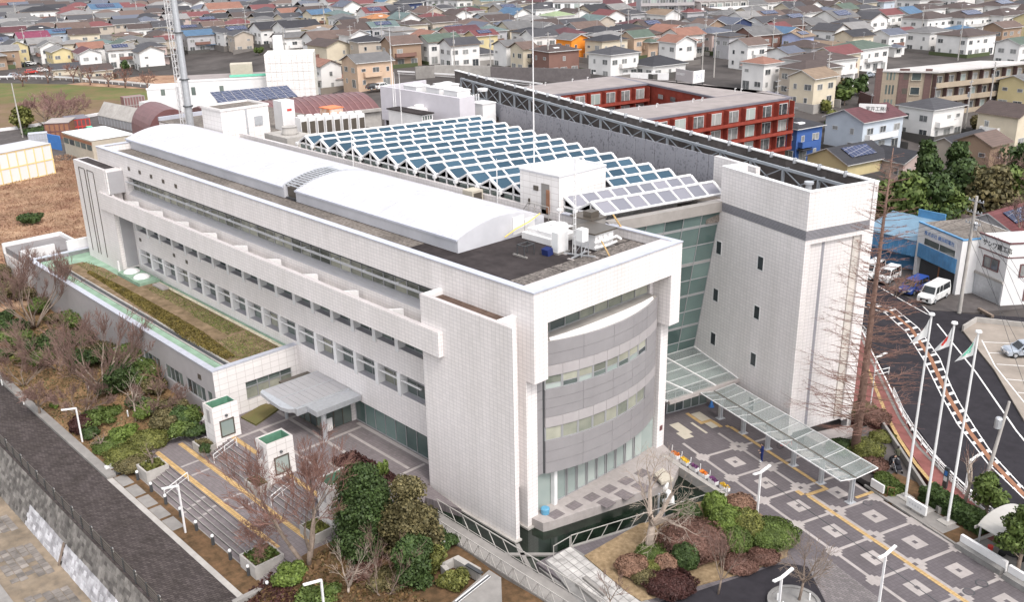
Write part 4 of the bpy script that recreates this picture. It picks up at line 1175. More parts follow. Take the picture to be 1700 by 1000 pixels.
# tower
TW = thing('stair_tower','tall pale tiled tower with a louvre band and small slot windows','tower',F2(-7,3.5,0))
TVR = 7.4
def tb(name,boxes,m,parent=TW):
    mb = MB(F2)
    for b in boxes: mb.box(*b)
    return part(name,mb,m,parent)
tb('tower_shaft',[(-14.6,0,0,-.32,TVR - .3,18.1),(-.319,0,0,0,.55,18.1),(-.319,6.35,0,0,TVR - .3,18.1),(-.319,.551,17.75,0,6.349,18.1)],T)
tb('tower_top',[(-11.2,0,18.95,0,.4,22.2),(-.4,.401,18.95,0,TVR - .402,22.2),(-11.2,.401,18.95,-10.8,2.6,22.2),(-.7,TVR - .3,-1,0,TVR + .2,22.2)],T)
tb('tower_cap',[(-11.25,-.04,22.2,.04,.44,22.28),(-.44,.441,22.2,.04,TVR - .402,22.278),(-11.25,.441,22.2,-10.78,2.6,22.276)],M['white'])
tb('louvre_backing',[(-11.1,.15,18.1,-.15,TVR - .45,18.95)],M['dark'])
mbs = MB(F2)
for i in range(7):
    z = 18.14 + i * .115
    mbs.box(-11.2,-.01,z,0.01,.06,z + .06); mbs.box(-.05,.061,z,.01,TVR - .31,z + .06)
part('louvre_band',mbs,M['louver'],TW)
tb('tower_roof',[(-11,.4,18.96,-.4,TVR - .41,19.4)],M['roof'])
tb('recess_slot',[(-.33,2.15,.4,-.3,2.45,17.74)],M['louver'])
tb('recess_side',[(-.318,5.6,.35,-.2,6.349,17.74)],mat('tile_darker',(.62,.57,.52),.5,.06,1.0,stain=.2))  # tile in a darker tone than the shaft
for u,v,z in ((-11.0,0,14.55),(-5.2,0,14.7),(-11.05,0,9.85),(-5.2,0,10.05),(-11.05,0,5.35),(-5.2,0,5.45),(-5.0,0,1.0)):
    w = tb('window',[(u - .42,-.03,z - .68,u - .34,.05,z + .68),(u + .34,-.03,z - .68,u + .42,.05,z + .68),(u - .34,-.03,z + .6,u + .34,.05,z + .68),(u - .34,-.03,z - .68,u + .34,.05,z - .6)],M['white'])
    tb('pane',[(u - .34,-.012,z - .6,u + .34,.02,z + .6)],M['darkglass'],w)
# equipment inside the tower top
mb = MB(F2); mb.lathe([(.35,0),(.35,.5),(.5,.6),(.5,1.0),(.2,1.2),(.15,1.9)],F2(-2.6,2.6,19.4)[:2] + (0,),12)
EQ = thing('roof_ventilator','round grey ventilator with cowl inside the tower top','ventilator',F2(-2.6,2.3,19.4))
mb = MB(); mb.lathe([(.45,0),(.45,.9),(.65,1.0),(.65,1.5),(.3,1.8),(.25,2.6),(.4,2.7),(.4,2.9)],F2(-2.6,2.3,19.4),14); part('cowl',mb,M['steel'],EQ)
mb = MB(F2); mb.box(-7.5,1.2,19.4,-6.3,2.6,20.6); mb.box(-9.8,1.0,19.4,-8.7,1.6,21.3)
solo('air_unit','pale air unit behind the tower parapet beside a white box','air unit',mb,M['conclight'])
mb = MB(F2)
for u in np.arange(-10.5,-1,1.2): mb.bar(F2(0,0)[:2] and (u,1.0,19.4),(u,1.0,20.9),.05)
for z in (20.3,20.9): mb.bar((-10.5,1.0,z),(-1.2,1.0,z),.05)
solo('guard_rail','grey guard rail just inside the tower parapet','railing',mb,M['steel'])
# long screen wall with steel truss behind the skylights
SW = thing('screen_wall','long high concrete screen wall braced by a steel truss behind the skylights','wall',F2(-45,7.5,0))
tb('wall_panel',[(-88 + i * 5.5,TVR - .2,0,-88 + (i + 1) * 5.5 - .03,TVR + .2,22.15) for i in range(16)],mat('screen_concrete',(.125,.108,.102),.85,.2,.7,stain=.35),SW)
tb('wall_coping',[(-88,TVR - .32,22.15,0.02,TVR + .28,22.25)],M['white'],SW)
fr = MB(F2)
for z in (21.4,19.2): fr.bar((-84,TVR - .9,z),(-.6,TVR - .9,z),.22,.26)
for i in range(19):
    u = -84 + i * 4.6
    fr.bar((u,TVR - .9,17.5),(u,TVR - .9,21.4),.22,.22)
    fr.bar((u,TVR - .9,21.4),(u,TVR - .2,21.4),.12,.12)
    if i < 18:
        fr.bar((u,TVR - .9,19.2),(u + 4.6,TVR - .9,21.4),.09); fr.bar((u,TVR - .9,21.4),(u + 4.6,TVR - .9,19.2),.09)
part('steel_truss',fr,mat('truss_paint',(.30,.32,.345),.5,.08,1),SW)
for i in range(26):
    u = -82 + i * 3.15
    mb = MB(F2); mb.box(u - .08,TVR - .55,22.0,u + .08,TVR - .22,22.5); mb.bar((u,TVR - .4,22.45),(u + .5,TVR - .4,22.45),.06); part('coping_bracket',mb,M['steel'],SW)
# perforated metal screen in panels
PS = thing('metal_screen','grey perforated metal screen of upright panels behind the skylight ridges','screen',F2(-45,3.6,18))
pm = bpy.data.materials.new('perforated_screen'); pm.use_nodes = True
n_,l_ = pm.node_tree.nodes,pm.node_tree.links
g_ = n_.new('ShaderNodeNewGeometry'); v_ = n_.new('ShaderNodeTexVoronoi'); v_.inputs['Scale'].default_value = 3.2; l_.new(g_.outputs['Position'],v_.inputs['Vector'])
t_ = n_.new('ShaderNodeTexNoise'); t_.inputs['Scale'].default_value = .9; l_.new(g_.outputs['Position'],t_.inputs['Vector'])
m_ = n_.new('ShaderNodeMath'); m_.operation = 'MULTIPLY_ADD'; m_.inputs[1].default_value = 1.2; l_.new(t_.outputs['Fac'],m_.inputs[0]); l_.new(v_.outputs['Distance'],m_.inputs[2])
r_ = n_.new('ShaderNodeValToRGB'); r_.color_ramp.elements[0].position = .62; r_.color_ramp.elements[1].position = 1.25
r_.color_ramp.elements[0].color = (.135,.132,.152,1); r_.color_ramp.elements[1].color = (.28,.275,.30,1)
l_.new(m_.outputs['Value'],r_.inputs['Fac']); l_.new(r_.outputs['Color'],n_['Principled BSDF'].inputs['Base Color']); n_['Principled BSDF'].inputs['Roughness'].default_value = .5
NS = 58
for i in range(NS):
    u = -70 + i * (53.2 / NS)
    mb = MB(F2); mb.box(u + .03,3.5 + (.04 if i % 2 else 0),17.9,u + 53.2 / NS - .03,3.58 + (.04 if i % 2 else 0),20.2 + (u + 70) / 53.2 * 1.55); part('screen_panel',mb,pm,PS)
tb('end_screen_wall',[(-16.7,3.4,17.9,-10.6,3.9,21.8)],T,PS)
tb('deck_behind',[(-84,-1.5,17,-11.2,TVR - .3,17.9)],M['roofgravel'],SW)

# covered walk: butterfly glass roof on posts
CW = thing('covered_walk','glass roofed walkway on slim grey posts along the tower','covered walk',F2(3,-2.5,0))
for i in range(6):
    u = -5.62 + 3.23 * i
    mb = MB(F2); mb.box(u - .13,-3.2,0,u + .13,-3.08,2.35); mb.box(u - .13,-2.98,0,u + .13,-2.86,2.35); mb.box(u - .03,-3.08,.1,u + .03,-2.98,2.3); mb.box(u - .3,-3.4,0,u + .3,-2.66,.03)
    part('post',mb,M['steel'],CW)
    mb = MB(F2); mb.bar((u,-4.9,2.72),(u,-3.05,2.42),.07,.12); mb.bar((u,-3.05,2.42),(u,-1.1,2.75),.07,.12); part('bracket',mb,M['steel'],CW)
UE,UW = 11.1,-6.3
fr = MB(F2)
fr.bar((UW,-3.35,2.52),(UE,-3.35,2.52),.16,.12); part('valley_gutter',fr,M['bronze'],CW)
fr = MB(F2)
fr.bar((UW,-4.95,2.75),(UE,-4.95,2.75),.06,.08); fr.bar((UW,-1.1,2.78),(UE,-1.1,2.78),.07,.09)
for i in range(11):
    u = UW + (UE - UW) * i / 10
    fr.bar((u,-4.95,2.75),(u,-3.35,2.52),.045,.06); fr.bar((u,-3.35,2.52),(u,-1.1,2.78),.05,.06)
part('roof_bars',fr,M['white'],CW)
for i in range(10):
    a,b = UW + (UE - UW) * i / 10 + .03,UW + (UE - UW) * (i + 1) / 10 - .03
    for (v0,z0,v1,z1) in ((-4.93,2.79,-3.42,2.58),(-3.28,2.58,-1.12,2.83)):
        mb = MB(F2); mb.add([(a,v0,z0),(b,v0,z0),(b,v1,z1),(a,v1,z1),(a,v0,z0 - .015),(b,v0,z0 - .015),(b,v1,z1 - .015),(a,v1,z1 - .015)],[(0,1,2,3),(7,6,5,4)]); part('roof_pane',mb,M['clear'],CW)

# ================================================================== roof equipment
def unit(name,label,cat,box,m,mtop=None,group=None,extra=None):
    mb = MB(); mb.box(*box)
    if mtop:
        mb.box(box[0] - .08,box[1] - .08,box[5],box[3] + .08,box[4] + .08,box[5] + .12,1)
    if extra: extra(mb)
    return solo(name,label,cat,mb,[m,mtop or m],group)
RB = thing('rear_roof_block','low flat rear wing carrying the chillers, tanks and white machine room','building',(-115,72,0))
pb('wing_wall',[(-141,61.35,0,-103.2,79,17.2),(-112,79.01,0,-103.2,84.6,17.2)],T,RB); pb('wing_roof',[(-141.1,61.31,17.2,-103.1,79,17.35),(-112,79.01,17.2,-103.1,84.65,17.35)],M['roofgravel'],RB)
pb('wing_parapet',[(-141.1,61.31,17.35,-140.7,79,17.9)],M['cap'],RB)
wb = thing('machine_room','cream tiled machine room block with a flat dark roof beside the mast','building',(-118,61,18))
pb('room_wall',[(-121,58.6,17.5,-115.8,65.4,21.8)],BT,wb); pb('room_roof',[(-120.7,58.9,21.5,-116.1,65.1,21.84)],M['roofgravel'],wb)
pb('room_parapet',[(-121.1,58.5,21.8,-120.7,65.5,22.05),(-116.1,58.5,21.8,-115.7,65.5,22.05),(-120.7,58.5,21.8,-116.1,58.9,22.05),(-120.7,65.1,21.8,-116.1,65.5,22.05)],BT,wb)
pb('wall_louvre',[(-115.8,63.2,19.4,-115.7,64.4,20.6)],M['steel'],wb); pb('cable_duct',[(-115.78,62.0,18.2,-115.68,62.2,21.8)],M['steel'],wb)
pw = thing('plant_enclosure','big pale boarded plant enclosure with white cooling units inside','building',(-108,88,17))
pb('enclosure_wall',[(-117.2,84.7,17.2,-99.5,85.1,22),(-117.2,85.1,0,-116.8,93,22),(-99.9,85.1,0,-99.5,87.4,22)],mat('pale_cladding',(.52,.49,.52),.5,.04,.8),pw)
pb('enclosure_floor',[(-116.8,85.1,0,-99.9,93,18.5)],M['roof'],pw)
for i,(x,y) in enumerate(((-112.5,87.5),(-108.6,88.5),(-104.6,88.4),(-101.2,90.0),(-110,91))):
    def ex(mb,x=x,y=y):
        mb.lathe([(.7,0),(.75,.3),(.6,.35)],(x + .2,y + .2,22.2),14)
        for j in range(5): mb.box(x - 1.42,y - 1.1 + j * .45,19,x - 1.3,y - .9 + j * .45,21.6)
    unit('cooling_unit',['white cooling unit at the far end of the plant enclosure','tallest white cooling unit in the middle of the plant enclosure','white cooling unit with fan nearest the enclosure corner','low white cooling unit just outside the enclosure corner','white cooling unit hidden behind the others in the enclosure'][i],'cooling unit',(x - 1.3,y - 1.1,18.5 if i != 3 else 17.9,x + 1.6,y + 1.3,22.2 if i != 3 else 20.6),M['white'],M['white'],'white cooling units in the plant enclosure',ex)
# chillers row
for k in range(8):
    c = np.array([-113.5,68.8]) + np.array([.45,.95]) * k * 1.05
    def ex(mb,c=c):
        mb.lathe([(.42,0),(.45,.25),(.35,.3)],(c[0],c[1],20.0),12)
    mb = MB(); mb.box(c[0] - .7,c[1] - .52,17.4,c[0] + .7,c[1] + .48,20.0); mb.box(c[0] + .7,c[1] - .42,17.9,c[0] + .74,c[1] + .38,19.5,1); ex(mb)
    solo('chiller_module','white chiller module with dark coil face, ' + ['nearest the white tower box','second from the white tower box','third from the white tower box','fourth in the long row','fifth in the long row','third from the far end of the row','second from the far end of the row','at the far end of the row'][k],'chiller',mb,[M['white'],M['bronze']],'chiller modules in a row')
mb = MB(); mb.box(-109,83.0,17.4,-106.4,85.6,20.0); mb.box(-106.4,83.2,17.8,-106.35,85.4,19.4,1); mb.lathe([(.7,0),(.75,.3),(.6,.35)],(-107.7,84.3,20),14)
solo('chiller_unit','square chiller with dark grilles standing apart before the enclosure','chiller',mb,[M['white'],M['bronze']])
mb = MB(); mb.box(-121.4,69.4,17.4,-119.2,71.4,21.4); mb.box(-119.2,70.2,20.0,-119.16,70.9,20.3,1)
solo('white_tower_box','tall white equipment box with a small red sign on the rear roof','equipment box',mb,[M['white'],M['red']])
mb = MB(); mb.box(-117.2,74.2,17.4,-114.8,76.4,20.2)
mb.box(-117.3,74.1,20.2,-114.7,76.5,20.3,1)
solo('water_tank','rust stained white water tank with orange rim on the rear roof','tank',mb,[mat('rusty_white',(.72,.66,.60),.7,0,.9,col2=(.55,.27,.15),stain=.1),M['orange']])
mb = MB(); mb.box(-112.5,62.6,17.4,-107.0,66.2,18.9); mb.lathe([(1.0,0),(1.05,.2),(.9,.9),(1.0,1.0)],(-109.2,64.4,18.9),18)
solo('exhaust_fan','round exhaust fan on a white plinth box beside the barrel roof','fan',mb,M['conclight'])
mb = MB(); mb.tube([(-110.5,67.2,18.3),(-106,67.6,18.3),(-104.2,66.4,18.4),(-103.6,64,18.0)],.28,10); solo('duct_pipe','fat cream duct bending across the rear roof','duct',mb,M['pavecream'])
rm = thing('roof_shed','small white shed with a dark flat roof and four slot windows','shed',(-106,81.2,17.4))
pb('shed_wall',[(-110.2,80.8,17.35,-102.8,82.7,19.9)],M['white'],rm); pb('shed_roof',[(-110.4,80.6,19.9,-102.6,82.8,20.05)],M['roof'],rm)
for i in range(4): pb('window',[(-102.8,80.95 + i * .42,19.2,-102.76,81.2 + i * .42,19.7)],M['glass'],rm)
# thin lightning rods
for (x,y,z0,h,lab) in ((-106.5,80.2,17.4,8.0,'thin white pole rising in front of the plant enclosure'),(-110.5,82.0,17.4,13.5,'tall thin white pole left of the plant enclosure'),(-113,84.2,17.4,7.0,'short thin pole beside the plant enclosure corner'),(-62.8,62.2,22.0,17.5,'very tall white rod standing behind the penthouse cube'),(-66.5,60.9,17.9,4.6,'short white rod before the skylight gables'),(-90,60.7,17.9,4.5,'short rod near the far end of the skylight gables')):
    mb = MB(); mb.tube([(x,y,z0),(x,y,z0 + h * .6),(x,y,z0 + h)],[.07,.055,.025],6); mb.box(x - .15,y - .15,z0,x + .15,y + .15,z0 + .1)
    solo('lightning_rod',lab,'rod',mb,M['white'],'thin rods on the roofs')
# antenna mast with ladder
am = thing('antenna_mast','tall grey tubular antenna mast with a lattice ladder behind the barrel roof','mast',(-131,61.5,17))
mb = MB(); mb.tube([(-131,61.5,17.3),(-131,61.5,30),(-131,61.5,46)],[.5,.44,.34],12); part('mast_pole',mb,M['steel'],am)
mb = MB()
for z in (20.5,24.2,30.5,36): mb.lathe([(.7,0),(.7,.14)],(-131,61.5,z),14)
part('mast_collar',mb,M['dark'],am)
mb = MB()
cs = [(-133.4,61.2),(-132.6,61.2),(-132.6,62.0),(-133.4,62.0)]
for x,y in cs: mb.bar((x,y,17.3),(x,y,46),.08)
z = 17.6
while z < 46:
    for i in range(4):
        a,b = cs[i],cs[(i + 1) % 4]
        mb.bar((a[0],a[1],z),(b[0],b[1],z),.05); mb.bar((a[0],a[1],z),(b[0],b[1],z + .9),.035)
    z += .9
part('lattice_ladder',mb,M['white'],am)
# things on the front roof
mb = MB(); mb.box(-57.1,55.0,17.96,-53.7,58.8,18.5); mb.box(-56.8,55.4,18.5,-54.0,58.5,18.85)
mb.lathe([(.8,0),(.72,.16),(.4,.26),(.05,.3)],(-55.3,56.1,18.85),12); mb.lathe([(.8,0),(.72,.16),(.4,.26),(.05,.3)],(-55.3,57.7,18.85),12)
solo('roof_hatch','white roof hatch box with two shallow domes at the end of the barrel roof','roof hatch',mb,M['white'])
mr = thing('condenser_shelter','white condenser box with pipes under a dark mossy lid on the front roof','equipment box',(-51,57.6,17.96))
pb('box_body',[(-52.4,56.4,18.05,-50.0,58.6,19.4)],M['white'],mr); pb('lid',[(-52.7,56.1,19.4,-49.8,58.9,19.52)],M['bronze'],mr)
mb = MB()
for z in (18.3,18.75): mb.tube([(-49.95,56.2,z),(-49.75,57.5,z),(-49.9,58.9,z)],.11,8)
mb.tube([(-49.9,58.9,18.75),(-49.7,59.2,18.5),(-50.4,59.4,18.4)],.11,8)
for y in (56.8,57.4,58.0): mb.tube([(-49.97,y,19.1),(-49.9,y,19.1)],.13,8,cap=True)
part('pipework',mb,M['white'],mr)
pb('box_base',[(-52.3,56.5,17.95,-49.9,58.7,18.05)],M['conc'],mr)
mb = MB(); mb.box(-54.9,58.9,17.96,-52.6,60.6,19.5); mb.box(-55.1,58.8,19.5,-52.5,60.7,19.6,1); mb.box(-53.9,59.2,19.6,-53.0,60.2,20.1,1)
solo('concrete_tank','weathered grey concrete tank with a rusty top by the penthouse steps','tank',mb,[M['conc'],M['bronze']])
wbx = thing('white_cabinet','bright white equipment cabinet with blue bag at its foot on the front roof','cabinet',(-51.9,54.2,17.96))
pb('cabinet_body',[(-52.3,53.7,18.1,-51.6,54.9,19.75)],M['car_white'],wbx); pb('cabinet_door',[(-51.6,53.75,18.15,-51.57,54.85,19.7)],M['white'],wbx)
pb('base',[(-52.4,53.6,17.96,-51.5,55.0,18.1)],M['conc'],wbx)
mb = MB(); mb.obox((-52.2,53.1,18.25),(.35,0,0),(0,.3,.05),(0,-.05,.28)); solo('blue_bag','crumpled dark blue bag beside the white cabinet','bag',mb,M['navy'])
rk = thing('cable_frame','small dark steel frame on concrete feet beside the roof hatch','frame',(-53.4,51.9,17.96))
mb = MB()
for x,y in ((-53.8,51.3),(-53.0,51.3),(-53.8,52.4),(-53.0,52.4)): mb.bar((x,y,18),(x,y,18.95),.07)
for x in (-53.8,-53.0): mb.bar((x,51.3,18.9),(x,52.4,18.9),.07)
for y in (51.3,52.4): mb.bar((-53.8,y,18.9),(-53.0,y,18.9),.07); 
part('steel_frame',mb,M['dark'],rk)
for x in (-53.8,-53.0):
    pb('foot',[(x - .45,51.2,17.96,x + .3,51.4,18.08)],M['conc'],rk)
wm = thing('weather_mast','thin white lattice weather mast with a box on a four footed steel base','mast',(-50.2,54.6,17.96))
mb = MB()
for dx,dy in ((-.12,-.12),(.12,-.12),(0,.14)):
    mb.tube([(-50.4 + dx,54.4 + dy,18.1),(-50.4 + dx * .4,54.4 + dy * .4,26.0)],[.03,.02],5)
for z in np.arange(18.6,26,.5): mb.lathe([(.13 - (z - 18) * .008,0),(.13 - (z - 18) * .008,.04)],(-50.4,54.4,z),6)
part('lattice_mast',mb,M['white'],wm)
pb('instrument_box',[(-50.2,54.3,19.3,-49.5,55.0,20.3)],M['car_white'],wm)
mb = MB()
for a,b in (((-51.4,54.2,18.05),(-48.9,55.2,18.05)),((-50.0,53.6,18.05),(-50.4,55.8,18.05))): mb.bar(a,b,.12,.1)
for x,y in ((-50.3,54.3),(-49.4,54.9),(-49.5,54.2),(-50.2,55.0)): mb.bar((x,y,18.1),(x,y,19.3),.06)
for a,b in (((-50.3,54.3,18.2),(-49.5,54.2,19.2)),((-49.5,54.2,18.2),(-49.4,54.9,19.2))): mb.bar(a,b,.04)
part('steel_base',mb,M['steel'],wm)
for x,y in ((-51.4,54.2),(-48.9,55.2),(-50.0,53.5),(-50.4,55.9)): pb('foot',[(x - .3,y - .12,17.96,x + .3,y + .12,18.02)],M['pavelight'],wm)
mb = MB(); mb.tube([(-52.6,54.9,18),(-52.6,54.9,21.2)],.05,6); mb.lathe([(.22,0),(.24,.1),(.1,.22)],(-52.6,54.9,21.2),10); solo('wind_sensor','white post with a round sensor head behind the white cabinet','sensor',mb,M['white'])
mb = MB(); mb.tube([(-48.3,55.2,19.5),(-47.0,55.0,18.2)],.06,6); mb.tube([(-47.0,55.0,18.2),(-46.7,54.9,18.0)],.05,6)
solo('yellow_brace','yellow slanting stay on the front roof near the parapet','stay',mb,M['yellow'])
mb = MB(); mb.tube([(-52.2,61.1,19.7),(-50.9,61.1,18.4),(-50.9,61.0,17.9)],.08,6); solo('yellow_brace','yellow slanting stay against the pale skylight gable','stay',mb,M['yellow'])
hr = MB()
for x in (-61.8,-61.0,-60.2): hr.bar((x,60.4,18),(x,60.4,19.2),.05)
hr.bar((-62.6,60.4,18.2),(-61.8,60.4,19.2),.06); hr.bar((-61.8,60.4,19.2),(-59.2,60.4,19.2),.06); hr.bar((-59.2,60.4,19.2),(-59.2,60.4,18.0),.05)
solo('handrail','pale handrail on the penthouse steps','railing',hr,M['conclight'])
for (x,y,z,lab) in ((-72.5,59.6,18.0,'row of white wrapped pipes between barrel roof and skylight gables'),):
    mb = MB()
    for i in range(6): mb.lathe([(.3,0),(.42,.2),(.3,.45),(.05,.5)],(-76 + i * .75,59.9,18.0),10)
    solo('vent_domes',lab,'vents',mb,M['white'])
mb = MB(); mb.box(-69.6,59.2,17.96,-68.2,60.6,19.3); mb.box(-68.2,59.4,18.2,-68.16,60.4,19.1,1); solo('condenser','cream air condenser standing by the skylight gables','air unit',mb,[M['pavecream'],M['bronze']])

# ================================================================== plants
class RNG(random.Random): pass
def leaf_mesh(name,pts,size,m,seed=0,flat=0.0,elong=1.0,nrm=None):
    r = np.random.RandomState(seed)
    pts = np.asarray(pts,float); n = len(pts)
    a = r.normal(size=(n,3)); 
    if nrm is not None: a = a * .55 + nrm
    a /= np.linalg.norm(a,axis=1)[:,None] + 1e-9
    b = np.cross(a,r.normal(size=(n,3))); b /= np.linalg.norm(b,axis=1)[:,None] + 1e-9
    c = np.cross(a,b)
    s = size * r.uniform(.6,1.35,(n,1))
    q = np.stack([pts - b * s * elong - c * s * .6,pts + b * s * elong * .2 - c * s,pts + b * s * elong + c * s * .5,pts - b * s * elong * .3 + c * s],1).reshape(-1,3)
    me = bpy.data.meshes.new(name)
    me.vertices.add(n * 4); me.vertices.foreach_set('co',q.ravel())
    me.loops.add(n * 4); me.loops.foreach_set('vertex_index',np.arange(n * 4))
    me.polygons.add(n); me.polygons.foreach_set('loop_start',np.arange(n) * 4); me.polygons.foreach_set('loop_total',np.full(n,4))
    me.materials.append(m); me.update(calc_edges=True)
    return me
def blob_points(blobs,n,seed=0,inner=.35):
    """points near the skins of several ellipsoids: (x,y,z,rx,ry,rz); also outward normals"""
    r = np.random.RandomState(seed)
    w = np.array([b[3] * b[4] + b[4] * b[5] for b in blobs]); k = r.choice(len(blobs),n,p=w / w.sum())
    B = np.array(blobs)[k]
    d = r.normal(size=(n,3)); d /= np.linalg.norm(d,axis=1)[:,None]
    rad = 1 - inner * r.uniform(0,1,(n,1)) ** 1.6
    lump = 1 + .16 * np.sin(d[:,:1] * 7 + k[:,None]) * np.sin(d[:,1:2] * 6) * np.sin(d[:,2:] * 5 + 1)
    p = B[:,:3] + d * B[:,3:] * rad * lump
    return p,d
def attach(me,name,parent):
    o = bpy.data.objects.new(name,me); COL.objects.link(o); o.parent = parent; return o
def shrub(name,label,base,rx,rz,m,n=900,size=.13,group=None,ry=None,seed=None,sink=.15,cat='shrub',shape='dome'):
    seed = seed if seed is not None else int(abs(base[0] * 31 + base[1] * 17) * 10) % 9999
    ry = ry or rx
    n = int(n * 3.2); size *= .62
    if shape == 'dome':
        p,d = blob_points([(0,0,rz * .42,rx,ry,rz * .58)],n,seed,.12)
        core = [(0,0,rz * .40,rx * .86,ry * .86,rz * .5)]
    else:
        r = random.Random(seed); bl = []
        for i in range(11):
            a = r.uniform(0,6.28); q = r.uniform(.2,.75); s = r.uniform(.28,.6)
            bl.append((rx * q * math.cos(a),ry * q * math.sin(a),rz * r.uniform(.35,.7),rx * s,ry * s,rz * s * .55))
        p,d = blob_points(bl,n,seed,.3); core = [(b[0],b[1],b[2],b[3] * .72,b[4] * .72,b[5] * .72) for b in bl[:4]]
    keep = p[:,2] > -.1; p,d = p[keep],d[keep]
    t = thing(name,label,cat,(base[0],base[1],base[2]),group)
    attach(leaf_mesh('foliage',p,size,m,seed,nrm=d),'foliage',t)
    mb = MB()
    for b in core: ellip(mb,b)
    mb2 = mb.mesh('inner_growth',[m]); attach(mb2,'inner_growth',t)
    return t
def ellip(mb,b,n=10,k=6):
    o,f = [],[]
    for i in range(k + 1):
        th = math.pi * i / k
        for j in range(n):
            a = 2 * math.pi * j / n
            o.append((b[0] + b[3] * math.sin(th) * math.cos(a),b[1] + b[4] * math.sin(th) * math.sin(a),b[2] + b[5] * math.cos(th)))
    for i in range(k):
        for j in range(n): f.append((i * n + j,(i + 1) * n + j,(i + 1) * n + (j + 1) % n,i * n + (j + 1) % n))
    mb.add(o,f)
def evergreen(name,label,base,h,w,m,n=4500,size=.2,bark=None,group=None,seed=1,conic=.4,z0=.18,nb=26,cat='tree'):
    r = random.Random(seed); bl = []
    for i in range(nb):
        t = r.uniform(0,1) ** .85; z = h * (z0 + (1 - z0) * t * .93)
        ww = w / 2 * (1 - conic * t) * (1 - .5 * max(0,(t - .75) / .25)) * (.7 + .3 * min(1,t / .15))
        a = r.uniform(0,6.28); q = ww * r.uniform(.25,.8); s = ww * r.uniform(.34,.55) + .08 * w
        bl.append((q * math.cos(a),q * math.sin(a),z,s,s,s * r.uniform(.6,.95)))
    p,d = blob_points(bl,n,seed,.45)
    t = thing(name,label,cat,base,group)
    attach(leaf_mesh('crown',p,size,m,seed,nrm=d),'crown',t)
    mb = MB(); 
    for b in bl[:int(nb * .6)]: ellip(mb,(b[0] * .7,b[1] * .7,b[2],b[3] * .5,b[4] * .5,b[5] * .55),7,4)
    attach(mb.mesh('inner_growth',[m]),'inner_growth',t)
    mb = MB(); mb.tube([(0,0,-.3),(.05,0,h * .35),(0,.04,h * .8)],[w * .035 + .06,w * .028 + .04,.04],8)
    for i in range(6):
        a = r.uniform(0,6.28); z = h * r.uniform(.15,.5)
        mb.tube([(0,0,z),(w * .28 * math.cos(a),w * .28 * math.sin(a),z + h * .15)],[.06,.02],5)
    attach(mb.mesh('trunk',[bark or M['bark']]),'trunk',t)
    return t
def grow(mb,r,p,d,L,rad,lvl,mx,split=3,spread=.6,up=.15,seg=3,shrink=.68,m=0,minr=.008):
    pts = [np.array(p,float)]; d = np.array(d,float); d /= np.linalg.norm(d)
    rads = [rad]
    for i in range(seg):
        d = d + np.array([r.gauss(0,.12),r.gauss(0,.12),r.gauss(0,.08) + up * .35]); d /= np.linalg.norm(d)
        pts.append(pts[-1] + d * L / seg); rads.append(max(minr,rad * (1 - .45 * (i + 1) / seg)))
    mb.tube(pts,rads,7 if lvl == 0 else (5 if lvl == 1 else 3),m if lvl < 3 else 1,cap=False)
    if lvl >= mx: return
    ns = split + (1 if r.random() < .5 else 0)
    for k in range(ns):
        t = r.uniform(.35,1.0) if k else 1.0
        i = min(seg - 1,int(t * seg)); q = pts[i] + (pts[i + 1] - pts[i]) * (t * seg - i)
        ax = np.cross(d,np.array([r.gauss(0,1),r.gauss(0,1),r.gauss(0,1)])); ax /= np.linalg.norm(ax) + 1e-9
        ang = spread * r.uniform(.6,1.25) * (.55 if k == 0 else 1)
        nd = d * math.cos(ang) + ax * math.sin(ang)
        grow(mb,r,q,nd,L * shrink * r.uniform(.75,1.15),max(minr,rads[-1] * r.uniform(.55,.8)),lvl + 1,mx,split,spread,up,seg,shrink,m,minr)
def bare_tree(name,label,base,h,bark,twig,seed=1,tilt=(0,0),stems=1,lean=.12,mx=4,split=3,spread=.6,up=.2,r0=.13,shrink=.68,group=None,cat='tree',clear=.22,seg=3,minr=.008):
    t = thing(name,label,cat,base,group)
    r = random.Random(seed)
    mt,mc = MB(),MB()
    tops = []
    for s in range(stems):
        a = 6.28 * s / stems + r.uniform(-.3,.3); l = lean * (1.6 if stems > 1 else 1)
        tip = np.array([math.cos(a) * l * h * .4,math.sin(a) * l * h * .4,h * clear])
        rr = r0 / math.sqrt(stems)
        mt.tube([(0,0,-.3),tip * .5 + np.array([.02,0,0]),tip],[rr * 1.15,rr,rr * .85],8)
        n = max(3,split + 1)
        for k in range(n if stems == 1 else 2):
            b = 6.28 * k / n + r.uniform(-.4,.4)
            nd = np.array([math.cos(b) * spread,math.sin(b) * spread,1.0]) + np.array([math.cos(a),math.sin(a),0]) * l * 1.5 + np.array([tilt[0],tilt[1],0])
            grow(mc,r,tip,nd,h * .36,rr * .72,1,mx,split,spread,up,seg,shrink,0,minr)
    attach(mt.mesh('trunk',[bark],smooth=True),'trunk',t)
    attach(mc.mesh('crown',[bark,twig]),'crown',t)
    return t
G = lambda x,y,z=0.0: onz(x,y,z)
